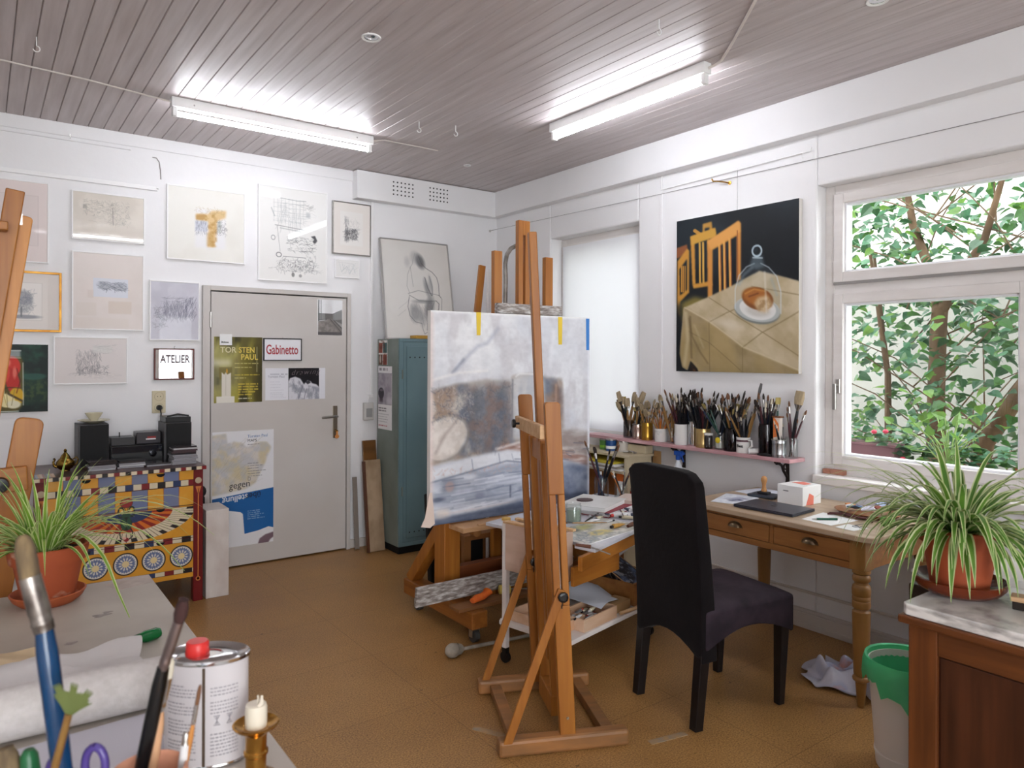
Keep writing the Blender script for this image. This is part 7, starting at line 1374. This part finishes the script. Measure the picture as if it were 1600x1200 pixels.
# candlestick
CS = V((.405, 1.33, .7505)); t = thing('candlestick', 'brass candlestick with a short white candle on the foreground worktable', 'candlestick', CS)
MB().lathe([(.001, 0), (.036, 0), (.036, .006), (.026, .012), (.018, .02), (.0185, .045), (.0215, .048), (.0215, .053), (.0185, .056), (.019, .082), (.024, .090), (.038, .098), (.041, .103), (.038, .104), (.026, .098), (.001, .097)], CS, 36).build('holder', mat('bright_brass', '#c9974a', .18, 1., col2='#b5853c', scale=(9, 9, 9)), t, smooth=True)
MB().lathe([(.019, .097), (.0195, .13), (.018, .137), (.012, .139), (.001, .137)], CS, 28).tube([CS+V((.002, 0, .136)), CS+V((.004, 0, .146)), CS+V((.003, 0, .152))], .002, 6).tube([CS+V((-.006, -.01, .13)), CS+V((.006, -.012, .142)), CS+V((.007, -.011, .155))], [.004, .004, .002], 8).build('candle', mat('wax_white', '#dcd2c0', .4), t, smooth=True)
# brush pots closest to the camera
t = thing('brush_pot', 'jar of large brushes and scissors at the lower left corner of the photo', 'jar', (.0715, 1.127, .7505)); MB().lathe([(.001, 0), (.054, 0), (.056, .01), (.056, .195), (.053, .195), (.053, .012), (.001, .01)], (.0715, 1.127, .7505), 32).build('jar', GLASS, t, smooth=True)
t = thing('brush_pot', 'peach-coloured pot of thin brushes just below the thinner can', 'pot', (.188, 1.095, .7505)); MB().lathe([(.001, 0), (.048, 0), (.050, .01), (.050, .196), (.047, .202), (.044, .196), (.044, .012), (.001, .01)], (.188, 1.095, .7505), 32).build('pot', mat('peach_ceramic', '#c98f74', .5), t, smooth=True)
def bigbrush(label, base, ferr0, ferr1, tip, rh, rf, rb, hm, fm, bm_, flat=1., tipw=.35, name='paintbrush'):
    base, ferr0, ferr1, tip = map(V, (base, ferr0, ferr1, tip)); t = thing(name, label, 'brush', base)
    d_ = ferr0-base
    MB().tube([base, base+d_*.25, base+d_*.6, base+d_*.92, ferr0], [rh*.5, rh*.75, rh, rh*1.05, rf*.85], 16).build('handle', hm, t, smooth=True)
    e = ferr1-ferr0; MB().tube([ferr0-e*.02, ferr0+e*.1, ferr0+e*.14, ferr0+e*.18, ferr0+e*.3, ferr0+e*.34, ferr1], [rf*.95, rf, rf*1.08, rf, rf, rf*1.06, rf*1.0], 16, flat=flat).build('ferrule', fm, t, smooth=True)
    b = tip-ferr1; MB().tube([ferr1-b*.05, ferr1+b*.3, ferr1+b*.7, ferr1+b*.92, tip], [rf*.95, rb, rb*.95, rb*.7, rb*tipw], 16, flat=flat).build('bristles', bm_, t, smooth=True)
BLUH = mat('blue_lacquer', '#03375f', .22, coat=.25, col2='#022c50', scale=(6, 6, 6)); DFER = mat('worn_ferrule', '#a39c96', .35, .9, col2='#6c645f', scale=(30, 30, 30)); BTAN = mat('bristle_tan', '#786549', .9, col2='#574837', scale=(90, 90, 20)); BDK = mat('bristle_maroon', '#3a211f', .9)
bigbrush('big paintbrush with a shiny blue handle in the lower left jar', (.11, 1.10, .775), (.0685, 1.13, 1.158), (.053, 1.141, 1.228), (.045, 1.147, 1.283), .0125, .0128, .0125, BLUH, DFER, BTAN)
bigbrush('paintbrush with a black handle and dark bristles crossing before the thinner can', (.15, 1.13, .77), (.205, 1.091, 1.088), (.222, 1.078, 1.152), (.228, 1.074, 1.182), .0095, .0095, .0125, mat('handle_gloss_black', '#0c0c0e', .2), mat('ferrule_mauve', '#8c7c7a', .3, .9), BDK, .7, .8)
bigbrush('pale wooden-handled brush standing behind the black-handled one', (.182, 1.145, .77), (.206, 1.127, 1.015), (.215, 1.120, 1.062), (.218, 1.118, 1.09), .009, .0085, .0085, mat('handle_pale', '#d2a27c', .4), CHROME, BRW, 1.)
bigbrush('thin orange-handled brush pointing up before the thinner can', (.205, 1.108, .77), (.2435, 1.087, 1.0), (.2475, 1.0845, 1.027), (.2515, 1.0815, 1.055), .004, .003, .003, mat('handle_amber', '#b5783c', .4), CHROME, BRB)
bigbrush('thin white-ferruled brush handle beside the thin orange one', (.21, 1.10, .77), (.2305, 1.095, .93), (.2345, 1.0915, .972), (.2355, 1.091, .99), .006, .0065, .005, mat('handle_grey', '#8c8a8c', .4), mat('ferrule_white', '#d3d0d0', .3), METAL)
t = thing('fan_brush', 'splayed greenish fan brush on a brown handle crossing the blue-handled brush', 'brush', (.03, 1.10, .78)); a = V((.03, 1.10, .78)); b = V((.090, 1.053, 1.072)); MB().tube([a, a*.5+b*.5, b], [.003, .0055, .0045], 12).build('handle', mat('handle_olive_brown', '#8a6a34', .4, col2='#6d4a24', scale=(9, 9, 9)), t, smooth=True)
m = MB(); d_ = (b-a).normalized(); sd = d_.cross(V((-.55, -.83, 0))).normalized()
r = random.Random(2)
for i in range(46):
    q = i/45*2-1; tip = b+(d_*math.cos(q*.9)-sd*math.sin(q*.9))*(.028+.010*(i//7 % 2)+.003*r.random()); m.tube([b-d_*.004, b*.5+tip*.5, tip], [.0012, .0013, .0004], 5)
m.build('bristles', mat('bristle_green', '#5f6838', .9), t, smooth=True)
t = thing('scissors', 'scissors with purple handles standing in the lower left jar', 'scissors', (.11, 1.115, .77)); PUR = mat('purple_plastic', '#4a3a7c', .3)
for dx, dz in ((.013, .0), (-.026, -.012)):
    m = MB(); c = V((.112+dx, 1.116-dx*.7, .972+dz)); m.tube([c+V((.81, -.59, 0))*.0135*math.sin(k*PI/10)+V((0, 0, .024*math.cos(k*PI/10))) for k in range(21)], .0055, 10); m.build('handle_loop', PUR, t, smooth=True)
MB().bar((.108, 1.118, .955), (.102, 1.122, .79), .012, .003).build('blade', METAL, t)
one('green_marker', MB().tube([(.062, 1.155, .775), (.056, 1.163, .96), (.054, 1.165, .982), (.054, 1.165, .99)], [.011, .012, .011, .006], 14), mat('marker_green', '#1c5a34', .35), 'dark green rounded marker standing in the lower left jar', 'marker', smooth=True)
bigbrush('brush with sandy bristles cut by the lower left corner of the photo', (.06, 1.13, .78), (.04, 1.17, .92), (.034, 1.178, .955), (.028, 1.184, .992), .008, .012, .014, HWOOD, DFER, BTAN, 1., .7)

# ================================================================ easel at the far left
t = thing('field_easel', 'orange-brown wooden easel cut off by the left edge behind the worktable', 'easel', (-.15, 3.15, 0))
def slab(name, p0, p1, w, th, mt, top_round=True, p=None):
    p0, p1 = V(p0), V(p1); d_ = (p1-p0).normalized(); U = V((0, 1, 0)).cross(d_).normalized(); L = (p1-p0).length; poly = [(-w/2, 0), (w/2, 0)]
    if top_round: poly += [(w/2*math.cos(a*PI/12)**.55 if a < 6 else (0 if a == 6 else -w/2*abs(math.cos(a*PI/12))**.55), L-w*.32+w*.32*math.sin(a*PI/12)**.8) for a in range(0, 13)]
    else: poly += [(w/2, L), (-w/2, L)]
    return MB().prism(poly, p0, U, d_, (0, 1, 0), th).build(name, mt, p or t, bevel=.004)
slab('post', (-.06, 3.10, .0), (.144, 3.10, 1.295), .088, .032, PINE); slab('post', (-.56, 3.10, .0), (-.42, 3.10, 1.295), .088, .032, PINE)
slab('mast', (-.155, 3.145, .25), (.098, 3.12, 2.11), .058, .03, PINE, False); slab('mast', (-.11, 3.175, .25), (.128, 3.15, 2.025), .05, .025, mat('orange_pine_light', '#c98a48', .45, col2='#b5763a', scale=(30, 30, 1.6)))
MB().bar((-.55, 3.085, 1.06), (.135, 3.085, 1.085), .03, .085, up=(0, 0, 1)).build('crossbar', PINEX, t, bevel=.004); MB().lathe([(.006, -.02), (.006, 0), (.026, 0), (.028, .01), (.024, .022), (.001, .024)], (.055, 3.065, 1.07), 16, RX(PI/2)).build('knob', BLACKP, t, smooth=True)
MB().box(-.2, .075, 3.06, 3.12, 1.955, 1.985).build('top_holder', PINEX, t, bevel=.003); MB().lathe([(.006, -.03), (.006, 0), (.02, 0), (.022, .01), (.018, .02), (.001, .022)], (.02, 3.085, 2.045), 16, RX(PI/2)).build('knob', BLACKP, t, smooth=True)
MB().box(.105, .12, 3.149, 3.152, 1.99, 2.03).build('metal_plate', METAL, t)
for x in (-.60, -.09): MB().box(x-.03, x+.06, 2.86, 3.42, 0, .06).build('foot', FOOTW, t, bevel=.008)
MB().bar((-.05, 2.92, .06), (.05, 3.09, .62), .035, .02).build('brace', PINE, t)

# ================================================================ outside the window
struct('ground', MB().box(4.04, 11, -4, 9, -.3, -.2), mat('courtyard_paving', '#77746e', .9, col2='#6a675f', scale=(3, 3, 3)), local=True)
struct('wall_garden', MB().box(7.3, 7.5, -4, 9, -.2, 2.35), mat('garden_wall_plaster', '#6c6b64', .9, col2='#787770', scale=(2, 2, 2)), local=True)
struct('wall_house', MB().box(9.6, 9.9, -5, 12, -.2, 8), mat('house_plaster', '#8f8d88', .9), local=True)
struct('window_ledge', MB().box(4.042, 4.36, .1, 2.45, .84, .875), mat('ledge_stone', '#b9b6b0', .7), local=True, bevel=.004)
BARK = mat('bark', '#47321f', .85, col2='#634c35', scale=(14, 14, 5), bump=.5); TWIG = mat('twig', '#5a4633', .85)
LG = [leafmat('lilac_leaf', '#33572a', '#436b34', .4, .45), leafmat('lilac_leaf_deep', '#27472a', '#335738', .35, .4), leafmat('lilac_leaf_sky_sheen', '#42694f', '#54805f', .35, .35), leafmat('lilac_leaf_light', '#587c38', '#6c9042', .45, .45)]  # bluish leaf has the sky's reflection put into its colour
t = thing('lilac_bush', 'big leafy green bush with brown trunks outside the large window', 'bush', (5.4, 2.2, -.2))
br = random.Random(12); tips = []
MB().tube([(5.45, 2.34, -.2), (5.42, 2.32, .6), (5.40, 2.31, 1.3), (5.38, 2.29, 1.7), (5.36, 2.27, 1.88)], [.075, .065, .055, .052, .05], 14).build('trunk', BARK, t, smooth=True)
MB().tube([(5.36, 2.27, 1.86), (5.40, 2.34, 2.1), (5.46, 2.50, 2.5), (5.5, 2.6, 3.0)], [.045, .036, .028, .015], 10).build('branch', BARK, t, smooth=True); MB().tube([(5.36, 2.26, 1.86), (5.32, 2.14, 2.05), (5.24, 1.95, 2.3), (5.2, 1.8, 2.8)], [.042, .034, .024, .014], 10).build('branch', BARK, t, smooth=True)
MB().tube([(5.3, 2.1, -.2), (5.22, 2.02, .5), (5.2, 1.93, .98), (5.2, 1.82, 1.16), (5.2, 1.71, 1.37), (5.18, 1.5, 1.75), (5.15, 1.3, 2.2)], [.07, .06, .055, .05, .045, .036, .02], 12).build('trunk', BARK, t, smooth=True)
for x, y0, y1, y2 in ((5.5, 2.62, 2.72, 2.85), (5.3, 2.45, 2.62, 2.78)): MB().tube([(x, y0, -.2), (x, y1-.03, .8), (x+.05, y1, 1.4), (x+.1, y2, 2.3)], [.03, .026, .022, .012], 8).build('trunk', BARK, t, smooth=True)
m = MB(); lm = MB()
def heart(m, p, d_, nrm, s_, mi):
    a = d_.cross(nrm).normalized(); nn = a.cross(d_).normalized(); m.mi = mi
    mid = [p, p+d_*.35*s_-nn*.02*s_, p+d_*.7*s_-nn*.05*s_, p+d_*s_-nn*.16*s_]
    for sg in (-1, 1):
        e1 = p+d_*.02*s_+a*sg*.30*s_+nn*.07*s_; e2 = p+d_*.30*s_+a*sg*.43*s_+nn*.08*s_; e3 = p+d_*.68*s_+a*sg*.24*s_+nn*.0*s_
        V_ = [m.v(q) for q in (mid[0], mid[1], mid[2], mid[3], e3, e2, e1)]; m.face([V_[0], V_[1], V_[5], V_[6]]) ; m.face([V_[1], V_[2], V_[4], V_[5]]); m.face([V_[2], V_[3], V_[4]])
twigs = []
for i in range(640):
    x = br.uniform(4.75, 6.2); y = br.uniform(.2, 3.7); z = br.uniform(.75, 3.5)
    q = (x-5.4)/.9, (y-2.0)/1.9, (z-2.1)/1.6
    if sum(k*k for k in q) > 1.25 or br.random() < .08: continue
    if abs(y-2.95) < .35 and 1.1 < z < 1.5 and br.random() < .7: continue
    root = V((5.4+br.uniform(-.15, .15), 2.1+br.uniform(-.5, .5), z-br.uniform(.5, 1.0))); tip = V((x, y, z))
    if br.random() < .08: m.tube([root, (root+tip)/2+V((0, 0, .12)), tip], [.006, .005, .003], 5)
    for k in range(br.randint(8, 12)):
        p = tip+V((br.gauss(0, .12), br.gauss(0, .13), br.gauss(0, .12))); az = br.uniform(0, 6.28); d_ = V((math.cos(az), math.sin(az), br.uniform(-.9, .15))).normalized()
        nr = V((br.gauss(0, .45)-.35, br.gauss(0, .45), 1)).normalized(); heart(lm, p, d_, nr, br.uniform(.065, .10), br.choice((0, 0, 1, 1, 2, 2, 3)))
m.build('twigs', TWIG, t, smooth=True); lm.build('foliage', LG, t, smooth=False, recalc=False)
# flower pots on the outer ledge
t = thing('flower_box', 'brownish pink flower box with red geraniums outside the left of the window', 'flower box', (4.15, 2.12, .875))
MB().quadbox([(4.13, 1.99, .875), (4.23, 1.99, .875), (4.23, 2.27, .875), (4.13, 2.27, .875), (4.11, 1.975, 1.02), (4.25, 1.975, 1.02), (4.25, 2.285, 1.02), (4.11, 2.285, 1.02)]).box(4.10, 4.26, 1.965, 2.295, 1.02, 1.035).build('box', mat('box_plum', '#7a5258', .5), t, bevel=.004)
lm = MB(); r = random.Random(6)
for i in range(90):
    p = V((4.19+r.gauss(0, .05), r.uniform(1.92, 2.3), 1.035+abs(r.gauss(.03, .035)))); az = r.uniform(0, 6.28); heart(lm, p, V((math.cos(az), math.sin(az), .1)).normalized(), V((r.gauss(-.4, .4), r.gauss(0, .4), 1)).normalized(), r.uniform(.035, .055), r.choice((0, 2, 2, 3)))
lm.build('leaves', LG, t, recalc=False)
m = MB()
for x, y, z in ((4.13, 2.10, 1.10), (4.11, 1.93, .965), (4.10, 2.02, 1.11), (4.12, 1.80, .93)): m.sphere((x, y, z), .014, 8, (1, 1.2, .9))
m.build('flowers', mat('geranium_pink', '#d8405a', .6), t, smooth=True)
def sillplant(name, label, y, z0, potr, poth, potm, n, leaf, seed, mi, spread, hgt, stems=False):
    t = thing(name, label, 'plant', (4.17, y, .875)); MB().lathe([(.001, 0), (potr*.8, 0), (potr, poth), (potr*.93, poth), (potr*.75, .01), (.001, .01)], (4.17, y, .8755), 24).build('pot', potm, t, smooth=True)
    r = random.Random(seed); lm = MB(); st = MB()
    for i in range(n):
        az = r.uniform(0, 6.28); q = V((4.17, y, .875+poth)); p = q+V((r.gauss(0, spread*.6), r.gauss(0, spread), r.uniform(.0, hgt)))
        d_ = (p-q).normalized() if stems else V((math.cos(az), math.sin(az), .1)).normalized()
        if stems: d_ = V((d_.x, d_.y+r.uniform(-.5, .5), r.uniform(-.3, .6))).normalized(); st.tube([q, (p+q)/2+V((0, 0, .04)), p], .0025, 5)
        heart(lm, p, d_, V((r.gauss(-.5, .4), r.gauss(0, .4), 1)).normalized(), r.uniform(*leaf), r.choice(mi))
    lm.build('leaves', LG, t, recalc=False)
    if stems: st.build('stems', mat('stem_green', '#86a05a', .6), t)
sillplant('potted_plant', 'light green leggy plant in the middle of the outer window ledge', 1.72, .9, .055, .05, mat('pot_dark', '#3c3a38', .6), 34, (.05, .085), 4, (3, 3, 3, 2), .11, .30, True)
sillplant('potted_plant', 'low bushy plant in a grey bowl on the outer window ledge', 1.56, .9, .085, .055, mat('pot_grey', '#5f6672', .5), 120, (.035, .06), 7, (0, 2, 3, 1), .085, .12)
sillplant('potted_plant', 'small terracotta pot at the right end of the outer window ledge', 1.36, .9, .05, .10, TERRA, 16, (.03, .05), 9, (0, 2), .03, .10)
sillplant('potted_plant', 'dark leafy plant between flower box and leggy plant on the outer ledge', 1.88, .9, .06, .04, TERRA, 70, (.04, .07), 15, (0, 1, 2), .07, .12)
# ---------------------------------------------------------------- light and camera
w = bpy.data.worlds.new('World'); S.world = w; w.use_nodes = True
bg = w.node_tree.nodes['Background']; bg.inputs['Color'].default_value = (.93, .965, 1., 1); bg.inputs['Strength'].default_value = 2.9
def portal(loc, rot, sx, sy):
    l = bpy.data.lights.new('daylight_portal', 'AREA'); l.shape = 'RECTANGLE'; l.size = sx; l.size_y = sy
    l.cycles.is_portal = True
    o = bpy.data.objects.new('daylight_portal', l); COL.objects.link(o); o.location = loc; o.rotation_euler = rot
portal((4.06, 1.275, 1.67), (0, PI/2, 0), 1.65, 1.95)
portal((4.06, 4.11, 1.715), (0, PI/2, 0), 1.56, .99)
portal((-.325, YR-.22, 1.55), (PI/2, 0, 0), 2.45, 2.4)
portal((2.69, YR-.22, 1.13), (PI/2, 0, 0), .62, 2.27)
cam = bpy.data.cameras.new('camera'); co = bpy.data.objects.new('camera', cam); COL.objects.link(co)
cam.sensor_fit = 'HORIZONTAL'; cam.sensor_width = 36.; cam.lens = 36.*1127/1600
cam.shift_y = -(600-558)/1600
YAW = math.atan(830/1127)
co.matrix_world = Matrix.Translation((0, 0, 1.52)) @ Matrix.Rotation(-YAW, 4, 'Z') @ Matrix.Rotation(PI/2, 4, 'X') @ Matrix.Rotation(.004, 4, 'Z')
cam.clip_start = .02
cam.dof.use_dof = True; cam.dof.focus_distance = 3.6; cam.dof.aperture_fstop = 5.0
S.camera = co
S.view_settings.view_transform = 'Standard'; S.view_settings.look = 'None'; S.view_settings.gamma = 1.
S.view_settings.use_curve_mapping = False; S.view_settings.exposure = 2.1
